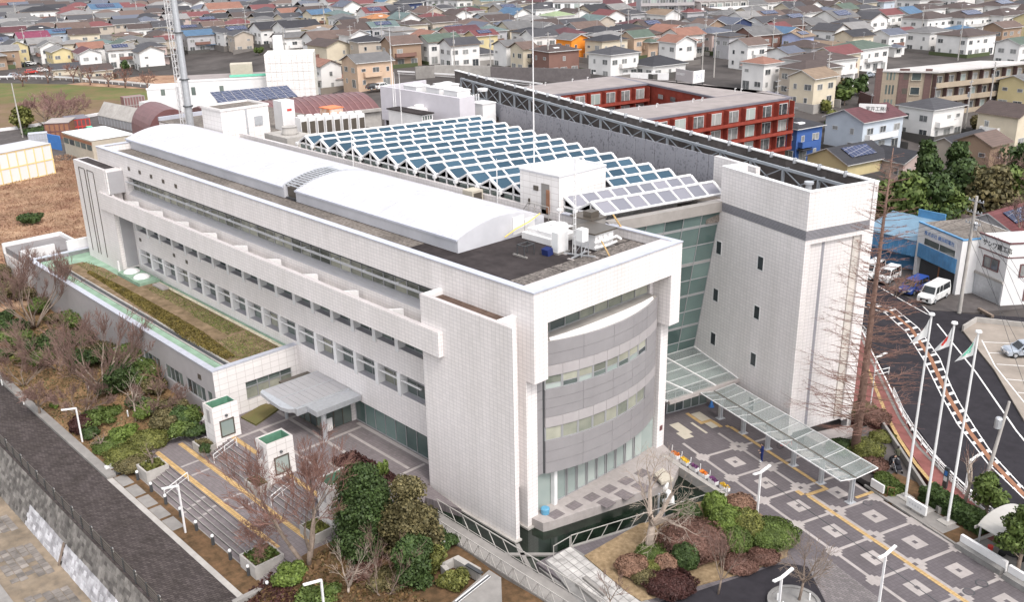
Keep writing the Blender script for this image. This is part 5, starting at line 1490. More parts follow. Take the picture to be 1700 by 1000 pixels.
# ---- garden on the left
def gz(x,y):
    """garden bank hit by a ray"""
    z = -1.0
    for _ in range(6):
        p = onz(x,y,z); z = zgl(p[0],p[1])
    return onz(x,y,z)
bare_tree('bare_tree','large leafless many stemmed tree in the middle of the left garden bank',gz(172,650),6.6,M['bark'],M['twig'],3,stems=9,lean=.5,mx=5,split=3,spread=.42,up=.3,r0=.3,clear=.3,minr=.016)
bare_tree('bare_tree','leafless upright many stemmed tree at the left picture edge',gz(58,545),7.6,M['bark'],M['twig'],8,stems=9,lean=.4,mx=5,split=3,spread=.4,up=.35,r0=.26,clear=.3,minr=.016)
bare_tree('bare_tree','small dark leafless round tree beside the promenade kerb',gz(66,688),3.0,M['bark'],M['twig'],5,mx=5,split=4,spread=.75,up=.1,r0=.12,clear=.3,minr=.014)
bare_tree('bare_tree','pale leafless thin tree in front of the dark green shrubs of the garden',gz(226,700),4.6,M['barkpale'],M['barkpale'],12,mx=3,split=3,spread=.7,up=.05,r0=.09,clear=.45)
bare_tree('bare_tree','pollarded pale reddish tree near the low wing windows',gz(270,650),3.0,M['barkred'],M['twigred'],14,mx=4,split=3,spread=.7,up=.1,r0=.1,clear=.4)
bare_tree('bare_tree','gnarled bare dark branches sprawling over the hedge by the steps',gz(168,745),2.0,M['bark'],M['bark'],16,mx=3,split=3,spread=1.0,up=.05,r0=.09,clear=.25)
gs = [  # x, y, rx, rz, material, shape, size, n, label
 (104,505,1.9,2.8,'leafbright','loose',.13,2600,'bright green rounded shrub against the low wing wall'),
 (20,560,2.2,2.6,'leafdark','loose',.17,1400,'dark green shrub at the left edge of the garden'),
 (38,606,1.3,2.0,'leafyellow','loose',.15,900,'light green shrub below the dark one at the left edge'),
 (14,500,2.4,2.6,'leafbrown','loose',.17,1200,'brownish green thicket on the upper left garden edge'),
 (222,615,2.2,3.6,'leafgreen','loose',.17,2200,'tall yellow green camellia bush by the white trellis'),
 (205,650,2.0,3.4,'leafdark','loose',.16,2000,'tall dark green bush behind the thin pale tree'),
 (130,545,1.8,2.6,'leafgreen','loose',.16,1300,'green shrub between the two large bare trees'),
 (160,600,2.0,2.2,'leafbrown','loose',.16,1200,'olive shrub behind the big bare tree'),
 (290,690,2.0,1.8,'leafbrown','loose',.13,1500,'brown twiggy bush right of the pollarded tree'),
 (318,702,1.5,1.5,'leafgreen','loose',.13,1100,'green bush next to the white pylon'),
 (250,690,1.5,1.4,'leafbright','loose',.14,1000,'leafy bright green bush in front of the twiggy brown bush'),
 (205,728,1.5,1.1,'leafbright','loose',.14,900,'fresh green low bush beside the yellow hedge'),
 (250,738,1.8,1.2,'leafyellow','dome',.1,1700,'clipped yellow green mound near the white step wall'),
 (180,775,2.3,1.0,'leafyellow','dome',.1,1900,'clipped low yellow green hedge at the garden corner'),
 (138,762,1.7,.8,'leafgreen','dome',.1,1300,'clipped dark olive hedge below the maroon dome'),
 (222,775,1.6,.8,'leafbrown','dome',.1,1200,'clipped olive hedge nearest the white step wall'),
 (118,722,1.25,1.5,'leafmaroon','dome',.08,1700,'clipped dark maroon dome beside the garden lamp'),
 (165,700,2.0,1.2,'leafgreen','loose',.13,1200,'low green bush below the big bare tree'),
 (90,678,.5,.5,'leafbright','loose',.12,260,'small bright green plant on the leaf litter'),
 (345,755,.55,.8,'leafdark','loose',.09,420,'small dark conifer ball hanging over the upper planter'),
 (50,365,2.0,1.8,'leafdark','loose',.2,800,'dark bush on the edge of the vacant lot'),
 (440,675,.7,2.4,'leafgreen','loose',.13,520,'slim green sapling in front of the low wing end windows'),
]
for i,(x,y,rx,rz,mt,sh,sz,n,lab) in enumerate(gs):
    if i in (19,20,21): p = {19: G(342,752,-.2),20: G(57,372,0),21: G(428,668,0)}[i]
    else:
        p = gz(x,y); p[1] = max(p[1],25.6 + rx * .95) if p[1] < 30 else p[1]
    shrub('garden_shrub',lab,p,rx,rz,M[mt],n,sz,shape=sh)
q = random.Random(19)
for i,(x,y,h_,lab) in enumerate(((95,612,5.4,'leafless brown thicket tree between the two big bare trees'),(25,500,6.0,'leafless brown thicket at the upper left garden edge'),(125,470,4.6,'leafless twiggy tree above the bright green round shrub'),(140,690,3.0,'low leafless twiggy shrub below the big bare tree'),(262,690,3.0,'leafless twiggy shrub left of the white pylon'),(40,640,3.4,'leafless twiggy shrub near the promenade kerb'))):
    bare_tree('bare_tree',lab,gz(x,y),h_,M['bark'],M['twig'],200 + i,stems=7,lean=.55,mx=5,split=3,spread=.5,up=.2,r0=.16,clear=.25,minr=.012)
for i,(x,y,rx,rz,k_,lab) in enumerate(((85,590,2.2,2.6,'leafdark','large dark evergreen mass behind the small dark round tree'),(150,612,2.0,2.8,'leafdark','dark evergreen bush at the roots of the big bare tree'),(235,640,2.0,2.6,'leafgreen','large mid green bush below the white trellis'),(25,580,2.2,2.4,'leafgreen','large mid green bush at the left picture edge'),(180,655,1.6,1.6,'leafdark','low dark bush right of the big bare tree roots'),(300,705,1.5,1.7,'leafdark','dark leafy bush before the white pylon'),(70,450,2.4,2.6,'leafbrown','olive thicket at the top of the garden bank'))):
    p_ = gz(x,y); p_[1] = min(p_[1],34.0); shrub('garden_shrub',lab,p_,rx,rz,M[k_],1500,.15,shape='loose')
words_ = [('leafdark','dark green'),('leafbrown','olive brown'),('leafgreen','mid green'),('leafdusk','brownish bare'),('leafdark','blackish green'),('leafbrown','dry brown')]
spots_ = [(30,640,0),(70,610,2),(0,600,0),(100,600,5),(120,610,1),(90,560,3),(60,575,1),(10,530,4),(130,590,3),(150,565,2),(185,585,0),(240,620,1),(255,655,5),(190,690,3),(225,675,0),(275,715,1),(300,725,2),(110,645,5),(20,470,1),(60,480,5),(85,470,3),(130,505,2),(160,535,1),(180,555,4),(275,690,0),(145,690,1),(328,722,4),(5,430,0),(40,440,3),(120,480,1),(190,655,5),(150,725,0),(70,520,4),(105,530,1)]
for i,(x,y,k) in enumerate(spots_):
    p = gz(x,y); s_ = q.uniform(.9,1.7)
    if p[1] > 34.3: p = np.array([p[0],34.2,zgl(p[0],34.2)])
    if p[1] < 26.2 or (y > 585 and x < 200 and k in (1,3,5)): continue
    shrub('garden_shrub',words_[k][1] + ' shrub on the planted bank, ' + ('lower' if y > 640 else 'middle' if y > 560 else 'upper') + ' part, ' + ['leftmost','second from the left','central','right hand','rightmost'][min(4,x // 68)],p,s_,s_ * q.uniform(.9,1.5),M[words_[k][0]],900,.15,'undergrowth shrubs of the bank',shape='loose')
mb = MB(); mb.prism(pz([(400,695),(440,672),(465,680),(425,708)]),0,.18); struct('planting_strip',mb,M['grassgreen'])
# roof garden hedge on the low wing: a long clipped sedum band
r = np.random.RandomState(2)
cl = [(148,452),(192,476),(232,500),(276,527),(322,556),(382,594)]
wid = [.25,.6,.8,.95,1.1,.55]
P = []
CP_ = [onz(x,y,4.8) for x,y in cl]
for i in range(5):
    n = 3500
    t = r.uniform(0,1,n); a = r.uniform(-1,1,n)
    c = CP_[i][None] * (1 - t[:,None]) + CP_[i + 1][None] * t[:,None]
    w = wid[i] * (1 - t) + wid[i + 1] * t
    P.append(np.stack([c[:,0] + r.normal(0,.1,n),c[:,1] + a * w,4.74 + .2 * (1 - a * a) + r.normal(0,.03,n)],1))
P = np.concatenate(P)
t = thing('sedum_hedge','long clipped orange green sedum band on the planted roof','hedge',(-95,39.5,4.7))
attach(leaf_mesh('foliage',P - np.array([-95,39.5,4.7]),.06,M['sedum'],3),'foliage',t)
P = []
for k,(x0,x1,y0,y1,n) in enumerate(((-106,-94,41.6,43.3,1500),(-94,-86,41.3,43.2,1800),(-85.5,-79,39.8,43.2,1300),(-121,-112,39.4,41.0,700),(-84,-79,38.6,41,500))):
    P.append(np.stack([r.uniform(x0,x1,n),r.uniform(y0,y1,n),4.755 + r.uniform(0,.03,n)],1))
me = leaf_mesh('roof_grass',np.concatenate(P),.055,leaf_mat('grass_tuft',(.06,.085,.02),(.19,.2,.06)),4)
o = bpy.data.objects.new('roof_grass',me); COL.objects.link(o); o.parent = LW; o.location = tuple(-q for q in LW.location); o['kind'] = 'stuff'
# leaf litter and dry meadow grass tufts (uncountable)
P = np.stack([r.uniform(-118,-80,5000),r.uniform(25.6,35,5000),np.zeros(5000)],1)
P[:,2] = [zgl(a,b) + .04 for a,b in P[:,:2]]
me = leaf_mesh('fallen_leaves',P,.09,M['leafbrown'],5); o = bpy.data.objects.new('fallen_leaves',me); COL.objects.link(o); o['kind'] = 'stuff'
P = np.stack([r.uniform(-215,-126,90000),r.uniform(27,96,90000),r.uniform(0,.3,90000)],1)
me = leaf_mesh('meadow_grass',P,.075,M['drygrass'],6,elong=1.8); o = bpy.data.objects.new('meadow_grass',me); COL.objects.link(o); o['kind'] = 'stuff'

# ---- forecourt: pylons, planters, lamps, bollards, rails
def pylon(x0,lab):
    t = thing('entrance_pylon',lab,'pylon',(x0 + .87,34.6,-.8),'hollow white tiled pylons on the steps')
    y0,y1,x1,zt = 33.3,35.8,x0 + 1.75,3.45
    pb('tile_shell',[(x0,y0,-.9,x1,y0 + .14,zt),(x0,y1 - .14,-.9,x1,y1,zt),(x0,y0 + .14,-.9,x0 + .14,y1 - .14,zt),(x1 - .14,y0 + .14,-.9,x1,y1 - .14,zt)],BT,t)
    pb('green_lining',[(x0 + .14,y0 + .14,2.0,x0 + .17,y1 - .14,zt - .06),(x1 - .17,y0 + .14,2.0,x1 - .14,y1 - .14,zt - .06),(x0 + .17,y0 + .14,2.0,x1 - .17,y0 + .17,zt - .06),(x0 + .17,y1 - .17,2.0,x1 - .17,y1 - .14,zt - .06),(x0 + .14,y0 + .14,1.9,x1 - .14,y1 - .14,2.0)],M['darkgreen'],t)
    f = pb('display_frame',[(x1,y0 + .55,.35,x1 + .06,y0 + .66,2.0),(x1,y1 - .66,.35,x1 + .06,y1 - .55,2.0),(x1,y0 + .66,1.89,x1 + .06,y1 - .66,2.0),(x1,y0 + .66,.35,x1 + .06,y1 - .66,.46)],M['bronze'],t)
    pb('display_panel',[(x1 + .002,y0 + .66,.46,x1 + .03,y1 - .66,1.89)],M['glasspale'],f)
    mb = MB(); mb.lathe([(.13,0),(.15,.08),(.04,.18)],(x1 + .1,34.55,2.35),10); part('wall_lamp',mb,M['dark'],t)
    pb('wall_vent',[(x0 + .7,y0 - .03,1.8,x0 + 1.25,y0,3.1)],M['panel2'],t)
    return t
pylon(-76.1,'white tiled pylon nearest the garden hedge, with its picture frame in view')
pylon(-66.8,'white tiled pylon in the middle of the steps behind bare twigs')
pylon(-57.7,'white tiled pylon half hidden by the dark green tree')
def planter(lab,x0,y0,x1,y1,zb,zt,m,leaf=None,n=500):
    t = thing('planter',lab,'planter',((x0 + x1) / 2,(y0 + y1) / 2,zb),'concrete planters on the steps')
    w = .14
    pb('box',[(x0,y0,zb,x1,y0 + w,zt),(x0,y1 - w,zb,x1,y1,zt),(x0,y0 + w,zb,x0 + w,y1 - w,zt),(x1 - w,y0 + w,zb,x1,y1 - w,zt)],M['conclight'],t)
    pb('earth',[(x0 + w,y0 + w,zb,x1 - w,y1 - w,zt - .1)],M['soil'],t)
    q = np.random.RandomState(int(-x0 * 7)); P = np.stack([q.uniform(x0 + .2,x1 - .2,n),q.uniform(y0 + .2,y1 - .2,n),zt - .08 + q.uniform(0,.22,n)],1) - np.array(t.location)
    attach(leaf_mesh('ground_cover',P,.09,leaf or M['leafyellow'],int(-x0)),'ground_cover',t)
planter('concrete planter with a small bare tree at the garden end of the lower steps',-76.9,26.95,-74.9,29.0,-1.6,-.55,None)
planter('concrete planter at the foot of the first pylon',-76.3,31.95,-74.3,33.28,-.8,.0,None,M['leafbrown'])
planter('concrete planter with grass at the far end of the lower steps',-58.4,26.7,-56.1,29.1,-1.6,-.5,None,M['leafgreen'],700)
planter('concrete planter at the foot of the middle pylon',-67.0,31.95,-65.0,33.28,-.8,.0,None,M['leafbrown'])
planter('concrete planter at the foot of the pylon beside the dark tree',-57.9,31.6,-55.8,33.28,-.8,.0,None,M['leafyellow'])
bare_tree('bare_tree','small knotty bare tree growing in the garden end planter',(-75.9,28.0,-.6),2.6,M['bark'],M['bark'],21,mx=3,split=3,spread=.9,up=.05,r0=.1,clear=.3)
bare_tree('bare_tree','reddish twiggy bare tree growing in the far planter',(-57.3,27.8,-.5),3.4,M['barkred'],M['twigred'],22,mx=5,split=4,spread=.8,up=.0,r0=.07,clear=.25,minr=.01)
mb = MB(); mb.prism([(-64.0,38.2),(-57.0,38.2),(-57.0,41.0),(-64.0,41.0)],0,.25); bd = solo('planter_bed','long low kerbed bed of maroon ground cover on the forecourt','planter',mb,M['conclight'])
pp = [(0,0)]
q = np.random.RandomState(9); n = 1900
P = np.stack([q.uniform(-63.8,-57.2,n),q.uniform(38.4,40.8,n),.28 + q.uniform(0,.35,n)],1)
t = thing('ground_cover','maroon ground cover plants filling the forecourt bed','plants',(-60.5,39.6,.25))
attach(leaf_mesh('foliage',P - np.array(t.location),.13,M['leafmaroon'],3),'foliage',t)
shrub('garden_shrub','thin green sapling in the maroon forecourt bed',(-58.6,40.1,.3),.5,1.6,M['leafbright'],300,.12,shape='loose')
# white sloping wall beside steps
mb = MB(); mb.prism([(-79.75,25.2),(-79.4,25.2),(-79.4,35.4),(-79.75,35.4)],-3,[-1.15,-1.15,.35,.35]); solo('sloping_wall','white sloping wall between garden hedge and steps','wall',mb,M['white'])
def lamp(lab,base,h,arms,m=None,grp='lamp posts',w=.13,al=1.25):
    t = thing('lamp_post',lab,'lamp post',base,grp)
    b = np.array(base)
    mb = MB(); mb.bar(b,b + [0,0,h],w,w,up=(1,0,0)); part('pole',mb,M['white'],t)
    for a in arms:
        a = np.array([*a,.18]); mb = MB(); mb.bar(b + [0,0,h - .05],b + [0,0,h - .05] + a * al,.2,.1); part('light_arm',mb,M['car_white'],t)
    return t
lamp('white angled lamp post on the bollard strip below the steps',G(308,885,-1.6),4.3,[(-.1,-1)])
lamp('white angled lamp post in the garden beside the maroon dome',gz(137,735),3.6,[(-.1,-1)])
lamp('white angled lamp post in the tree garden at the bottom edge',G(542,1050,-1.4),4.2,[(-.1,-1)])
lamp('white two armed lamp post beside the clipped dark hedge of the island',G(1256,868),4.4,[(0,-.75),(.1,.85)])
lamp('white two armed lamp post on the paved plaza at the bottom right',G(1458,1012),4.3,[(0,-.75),(.1,.85)])
lamp('white two armed lamp post in the round bed at the bottom edge',G(1289,1050),4.2,[(0,-.75),(.1,.85)])
lamp('white angled lamp post by the guard rail of the street',G(1603,812,0),2.6,[(.2,.9)],w=.16)
lamp('thin white lamp post in the hedge between tower and red pavement',G(1443,692,0),6.0,[(.3,.9)],w=.09)
for k in range(9):
    x = -76.1 + 2.72 * k
    t = thing('bollard','dark bollard with a steel cap in the row below the steps','bollard',(x,26.62,-1.6),'bollards along the steps')
    if k == 0:
        mb = MB(); mb.lathe([(.13,0),(.12,.72)],(x,26.62,-1.6),10); b0 = part('post',mb,M['dark'],t)
        mb = MB(); mb.lathe([(.125,.72),(.135,.8),(.1,.9),(.02,.93)],(x,26.62,-1.6),10); b1 = part('cap',mb,M['car_white'],t)
    else:
        copy_part(b0,parent=t); copy_part(b1,parent=t)
# river fence
for k in range(34):
    x = -112 + 2.0 * k
    t = thing('fence_post','dark fence post with a white reflector along the river wall' if k % 2 else 'dark plain fence post along the river wall','fence post',(x,20.28,-1.6),'reflector posts of the river fence' if k % 2 else 'plain posts of the river fence')
    mb = MB(); mb.box(x - .05,20.22,-1.6,x + .05,20.33,-.45); part('post',mb,M['dark'],t)
    if k % 2:
        mb = MB(); mb.box(x - .11,20.335,-1.0,x + .11,20.36,-.5); part('reflector',mb,M['car_white'],t)
t = thing('fence_rails','dark rails and wires of the fence on the river wall','fence',(-80,20.28,-1.6))
for z in (-1.4,-1.2,-1.0,-.8,-.55):
    mb = MB(); mb.box(-112,20.25,z,-46,20.3,z + (.05 if z > -.6 else .025)); part('rail',mb,M['bronze'],t)
# step hand rails
def handrail(lab,pts):
    mb = MB()
    for p in pts: mb.bar(p,np.array(p) + [0,0,.85],.05)
    for a,b in zip(pts[:-1],pts[1:]):
        mb.bar(np.array(a) + [0,0,.85],np.array(b) + [0,0,.85],.055); mb.bar(np.array(a) + [0,0,.45],np.array(b) + [0,0,.45],.03)
    solo('handrail',lab,'handrail',mb,M['white'],'handrails on the steps')
handrail('white handrail on the upper steps beside the first pylon',[(-72.6,34.4,0),(-72.6,33.2,-.4),(-72.6,32.1,-.8)])
handrail('white handrail on the lower steps near the angled lamp post',[(-71.4,29.1,-.8),(-71.4,28,-1.2),(-71.4,26.9,-1.6)])
handrail('white handrail on the upper steps beyond the middle pylon',[(-63.0,34.4,0),(-63.0,33.2,-.4),(-63.0,32.1,-.8)])
# low marker posts in the garden
for (x,y) in ((15,548),(75,583),(147,648),(40,672),(213,692),(4,640)):
    p = gz(x,y); mb = MB(); mb.lathe([(.07,0),(.07,.62),(.02,.68)],p,8); solo('garden_marker','short white garden light stake among the shrubs of the bank','garden light',mb,M['car_white'],'garden light stakes')
# white trellis on the garden side of the wing
tr = thing('trellis','white metal trellis frame leaning over a basement stair by the wing wall','trellis',(-93,34.6,0))
mb = MB()
for i,x in enumerate((-95.8,-94.5,-93.0,-91.8,-90.4)):
    mb.bar((x,34.9,-.4),(x,34.9,2.0 + .1 * (i % 2)),.07); mb.bar((x - .5,34.9,1.9),(x + .5,34.9,1.9),.07)
mb.bar((-96.2,34.9,.9),(-90,34.9,.9),.05); part('frame',mb,M['white'],tr)
mb = MB(); mb.box(-97.5,34.2,-1,-89.8,35.4,-.1); mb.box(-97.8,34.0,1.9,-96.2,35.45,2.05); part('stair_wall',mb,M['conc'],tr)

# ---- trees in front
evergreen('evergreen_tree','dense dark green evergreen tree right of the half hidden pylon',(-52.1,33.7,-.4),7.6,4.9,M['leafdark'],34000,.085,seed=2,conic=.45,z0=.06,nb=60)
evergreen('evergreen_tree','olive brown leafy evergreen tree next to the dark green one',(-48.8,35.3,-.3),7.0,4.2,M['leafbrown'],30000,.085,seed=4,conic=.5,z0=.06,nb=56)
evergreen('evergreen_tree','smaller grey green evergreen below the olive brown tree',G(690,975,-.6),4.4,3.2,M['leafdark'],12000,.08,seed=6,z0=.05,nb=20)
shrub('garden_shrub','yellow green bushy shrub at the foot of the olive brown tree',G(720,950,-.4),1.4,2.6,M['leafyellow'],1500,.13,shape='loose')
shrub('garden_shrub','round glossy green shrub below the grey bare tree',G(485,972,-1.2),1.35,1.7,M['leafbright'],1500,.15,shape='loose')
shrub('garden_shrub','green shrub under the lamp arm at the bottom edge',G(530,1000,-1.2),1.5,1.2,M['leafgreen'],1200,.14,shape='loose')
shrub('garden_shrub','yellow green shrub beside the concrete ventilation box',G(757,970,-.3),1.1,1.3,M['leafyellow'],1000,.13,shape='loose')
shrub('garden_shrub','dark low shrub beyond the olive tree by the bridge end',G(735,912,-.2),1.2,1.2,M['leafdark'],900,.13,shape='loose')
shrub('garden_shrub','brown thicket in the middle of the tree garden',G(640,985,-1.0),1.8,1.6,M['leafbrown'],1200,.12,shape='loose')
shrub('garden_shrub','russet thicket left of the grey green evergreen',G(600,965,-.9),1.4,1.8,M['leafred'],1000,.12,shape='loose')
bare_tree('bare_tree','tall grey forked bare tree with reddish twigs before the steps',G(512,948,-1.1),8.6,M['bark'],M['twigred'],31,(-.45,-.2),stems=3,lean=.2,mx=6,split=3,spread=.5,up=.18,r0=.3,clear=.28,minr=.012)
bare_tree('bare_tree','pale bare sapling with pruned branches behind the bottom lamp',G(578,1000,-1.2),4.4,M['barkpale'],M['barkpale'],33,mx=4,split=3,spread=.55,up=.2,r0=.1,clear=.3)
bare_tree('bare_tree','grey twiggy bare sapling in the tree garden by the russet thicket',G(640,1000,-1.1),4.8,M['bark'],M['twig'],35,stems=4,lean=.25,mx=4,split=3,spread=.4,up=.3,r0=.12,clear=.25)
mb = MB(); mb.lathe([(.1,0),(.1,.8),(.03,.86)],G(738,915,-.2),8); solo('garden_marker','white light stake below the bridge rail','garden light',mb,M['car_white'])
q = np.random.RandomState(12); n = 5000
P = np.stack([q.uniform(-54,-41,n),q.uniform(20.5,33,n),np.zeros(n)],1); P[:,2] = [zgf(a,b) + .06 for a,b in P[:,:2]]
me = leaf_mesh('ground_ivy',P,.11,leaf_mat('ivy',(.05,.04,.014),(.17,.10,.045)),8); o = bpy.data.objects.new('ground_ivy',me); COL.objects.link(o); o['kind'] = 'stuff'
P = np.stack([q.uniform(-55,-51,1500),q.uniform(22,27.5,1500),np.zeros(1500)],1); P[:,2] = [zgf(a,b) + .12 for a,b in P[:,:2]]
me = leaf_mesh('maroon_cover',P,.1,M['leafmaroon'],9); o = bpy.data.objects.new('maroon_cover',me); COL.objects.link(o); o['kind'] = 'stuff'

# ---- foot bridge with railings
B0,B1 = onz(727,868,.0),onz(958,1002,.0)
fa,fb_ = onz(726,850,0),onz(985,1010,0)
na,nb_ = onz(733,888,0),onz(925,1012,0)
ext = lambda a,b,k: b + (b - a) * k
br = thing('foot_bridge','concrete foot bridge over the pond with white lattice railings','bridge',(B0 + B1) / 2)
mb = MB(); mb.prism([tuple(fa[:2]),tuple(ext(fa,fb_,.3)[:2]),tuple(ext(na,nb_,.4)[:2]),tuple(na[:2])],-.35,.02); part('deck',mb,M['conc'],br)
def rail(a,b,h,n,zig):
    fr = MB(); up = np.array([0,0,h])
    fr.bar(a + up,b + up,.06); fr.bar(a + [0,0,.12],b + [0,0,.12],.04)
    for i in range(n):
        p,q_ = a + (b - a) * i / n,a + (b - a) * (i + 1) / n
        if zig:
            m_ = (p + q_) / 2
            fr.bar(p,m_ + up,.045); fr.bar(m_ + up,q_,.045); fr.bar(m_,m_ + up,.035)
        else:
            fr.bar(p + (q_ - p) * .5,p + up,.05)
    return fr
part('railing',rail(fa + [0,0,.02],ext(fa,fb_,.1),1.1,12,False),M['conclight'],br)
part('railing',rail(na + [0,0,.02],ext(na,nb_,.1),1.1,11,True),M['conclight'],br)
# pond rail along the island walk
pr_ = thing('pond_railing','thin pale railing with slanted posts along the pond edge','railing',onz(1080,868,0))
a,b = onz(948,908,.05),onz(1207,828,.05)
fr = MB(); up = np.array([0,0,.95]); fr.bar(a + up,b + up,.05)
for i in range(11):
    p = a + (b - a) * i / 11; fr.bar(p,p + up + (b - a) / 11 * .45,.04)
fr.bar(b,b + [0,0,1.1],.06); fr.bar(a,a + up,.05)
part('rails',fr,M['conclight'],pr_)
fr = MB(); c1,c2 = onz(919,925,.05),onz(946,909,.05); fr.bar(c1,c1 + up,.05); fr.bar(c2,c2 + up,.05); fr.bar(c1 + up * .95,c2 + up * .95,.045); part('end_rail',fr,M['conclight'],pr_)
# ventilation box
vb = thing('ventilation_box','concrete ventilation box with a long slot beside the foot bridge','concrete box',G(790,985,0))
qa,qb,qc,qd = onz(812,948,1.2),onz(832,960,1.2),onz(835,1040,1.2),onz(740,1005,1.2)
mb = MB(); mb.prism([tuple(p[:2]) for p in (qa,qb,qc,qd)],-1.5,[1.25,1.2,.9,1.0]); part('box_body',mb,M['conc'],vb)
s0,s1 = onz(812,957,1.27),onz(758,1000,1.12); mb = MB(); mb.bar(s0,s1,.28,.06); part('slot_frame',mb,M['white'],vb); mb = MB(); mb.bar(s0 + [.06,.0,.02],s1 + [.06,0,.02],.13,.07); part('slot',mb,M['dark'],vb)
mb = MB(); mb.bar(onz(757,933,.3),onz(795,955,.3),.5,.8); mb.bar(onz(735,945,.2),onz(750,960,.2),.35,.7); mb.bar(onz(735,943,.25),onz(762,930,.25),.3,.6); part('side_wall',mb,M['conclight'],vb)
mb = MB(); mb.bar(onz(775,938,.75),onz(800,953,.75),.3,.1); part('dark_slot',mb,M['dark'],vb)

# ---- island bed planting
G1 = lambda x,y: onz(x,y,.1)
isl_s = [
 (1140,872,1.05,1.9,'leafdark','dark green clipped ball nearest the pond on the island'),
 (1186,855,.95,1.9,'leafbright','bright green clipped ball by the last flower box'),
 (1206,888,1.35,2.3,'leafbright','large bright green clipped cloud shrub in the middle of the island'),
 (1238,893,1.15,2.3,'leafyellow','yellow green clipped cloud shrub left of the two armed lamp'),
 (1222,912,1.1,1.7,'leafgreen','dark lower green shrub under the bright cloud shrubs'),
 (1228,855,1.2,1.7,'leafdusk','brown pink clipped dome by the plaza edge'),
 (1137,940,1.0,1.7,'leafdark','dark green clipped barrel on the front of the island'),
 (1106,946,.85,1.1,'leafdusk','small brown pink clipped ball on the front of the island'),
 (1150,912,2.6,1.9,'leafred','broad dull red clipped mound in the island centre'),
 (1050,948,1.2,1.0,'leafdusk','brown clipped mound at the terrace end of the island'),
 (1086,925,1.3,.8,'leafgreen','low yellow green tuft bed round the bare tree trunk'),
 (1088,950,.9,.7,'leafyellow','low light green tuft in front of the bare tree'),
 (1112,975,1.8,.8,'leafmaroon','low maroon clipped hedge at the front of the island'),
 (1072,965,.9,.7,'leafbrown','small dark tuft left of the maroon hedge'),
 (1280,895,2.0,1.2,'leafgreen','large dark green clipped hedge mound beside the plaza lamp'),
 (1268,928,1.1,.5,'leafred','russet ground shrub at the plaza end of the island'),
 (1228,940,1.3,.45,'leafred','long russet low hedge in front of the cloud shrubs'),
]
for x,y,rx,rz,mt,lab in isl_s:
    shrub('clipped_shrub',lab,G1(x,y),rx,rz,M[mt],int(900 + rx * 700),.085 if mt not in ('leafbright','leafyellow') else .11)
bare_tree('bare_tree','large pale bare tree with a thick trunk on the island bed',G1(1075,916),7.4,M['barkpale'],M['barkpale'],41,mx=5,split=3,spread=.72,up=.05,r0=.3,clear=.33,shrink=.66)
bare_tree('bare_tree','slim grey bare sapling at the front of the island',G1(1192,985),4.6,M['bark'],M['twig'],43,mx=4,split=3,spread=.4,up=.3,r0=.07,clear=.25)
bare_tree('bare_tree','small dark bare tree in the round bed at the bottom edge',onz(1326,997,.2),4.4,M['bark'],M['bark'],45,mx=4,split=4,spread=.62,up=.15,r0=.09,clear=.35)
bare_tree('bare_tree','thin bare sapling on the terrace edge at the bottom',onz(1010,1010,.0),3.2,M['bark'],M['twig'],47,mx=4,split=3,spread=.4,up=.25,r0=.05,clear=.2)
c = onz(1318,1005,0); mb = MB(); mb.lathe([(1.75,0),(1.75,.3),(1.5,.3),(1.5,.22),(.01,.24)],(c[0],c[1],0),28); solo('round_bed','round stone edged bed at the bottom edge of the plaza','planter',mb,M['terr'])
for dx,dy in ((-.9,-.6),(-.2,-1.1),(.6,.9)):
    mb = MB(); mb.lathe([(.06,0),(.06,.5),(.02,.55)],(c[0] + dx,c[1] + dy,.22),8); solo('garden_marker','short white light stake in the round bed','garden light',mb,M['car_white'],'light stakes in the round bed')
mb = MB(); p = G1(1120,990); mb.box(p[0] - .4,p[1] - .35,.1,p[0] + .4,p[1] + .35,.2); part('ground_lid',mb,M['steel'],isl)
# flower boxes
FC = [('orange',(.75,.22,.03)),('yellow',(.80,.50,.05)),('purple',(.16,.05,.15)),('orange',(.75,.20,.03)),('purple',(.12,.05,.15)),('yellow',(.80,.52,.06))]
fl = {}
for i,(x,y) in enumerate(((1121,760),(1137,771),(1152,781),(1168,792),(1184,803),(1203,814))):
    nm,colr = FC[i]
    if nm not in fl: fl[nm] = leaf_mat(nm + '_flowers',tuple(q_ * .6 for q_ in colr),colr)
    p = onz(x,y,.0); d = (onz(1203,814) - onz(1121,760)); d /= np.linalg.norm(d); s = np.array([-d[1],d[0],0])
    t = thing('flower_box',['white flower box with orange blooms nearest the white pier','white flower box with yellow blooms second from the pier','white flower box with purple blooms before a second orange one','white flower box with orange blooms between two purple ones','white flower box with purple blooms second from the railing end','white flower box with yellow blooms next to the railing end'][i],'flower box',p,'flower boxes along the pond edge')
    mb = MB(); mb.obox(p + [0,0,.17],d * .42,s * .2,np.array([0,0,.15])); part('box',mb,M['car_white'],t)
    if i < 5:
        mb = MB(); mb.bar(p - d * .5,p - d * .42 + [0,0,1.0],.05); part('stake',mb,M['car_white'],t)
    q = np.random.RandomState(i); n = 90
    P = (q.uniform(-1,1,(n,1)) * d * .4 + q.uniform(-1,1,(n,1)) * s * .18) + np.array([0,0,.36]) + q.uniform(0,.12,(n,1)) * np.array([0,0,1])
    attach(leaf_mesh('blooms',P,.07,fl[nm],i),'blooms',t)
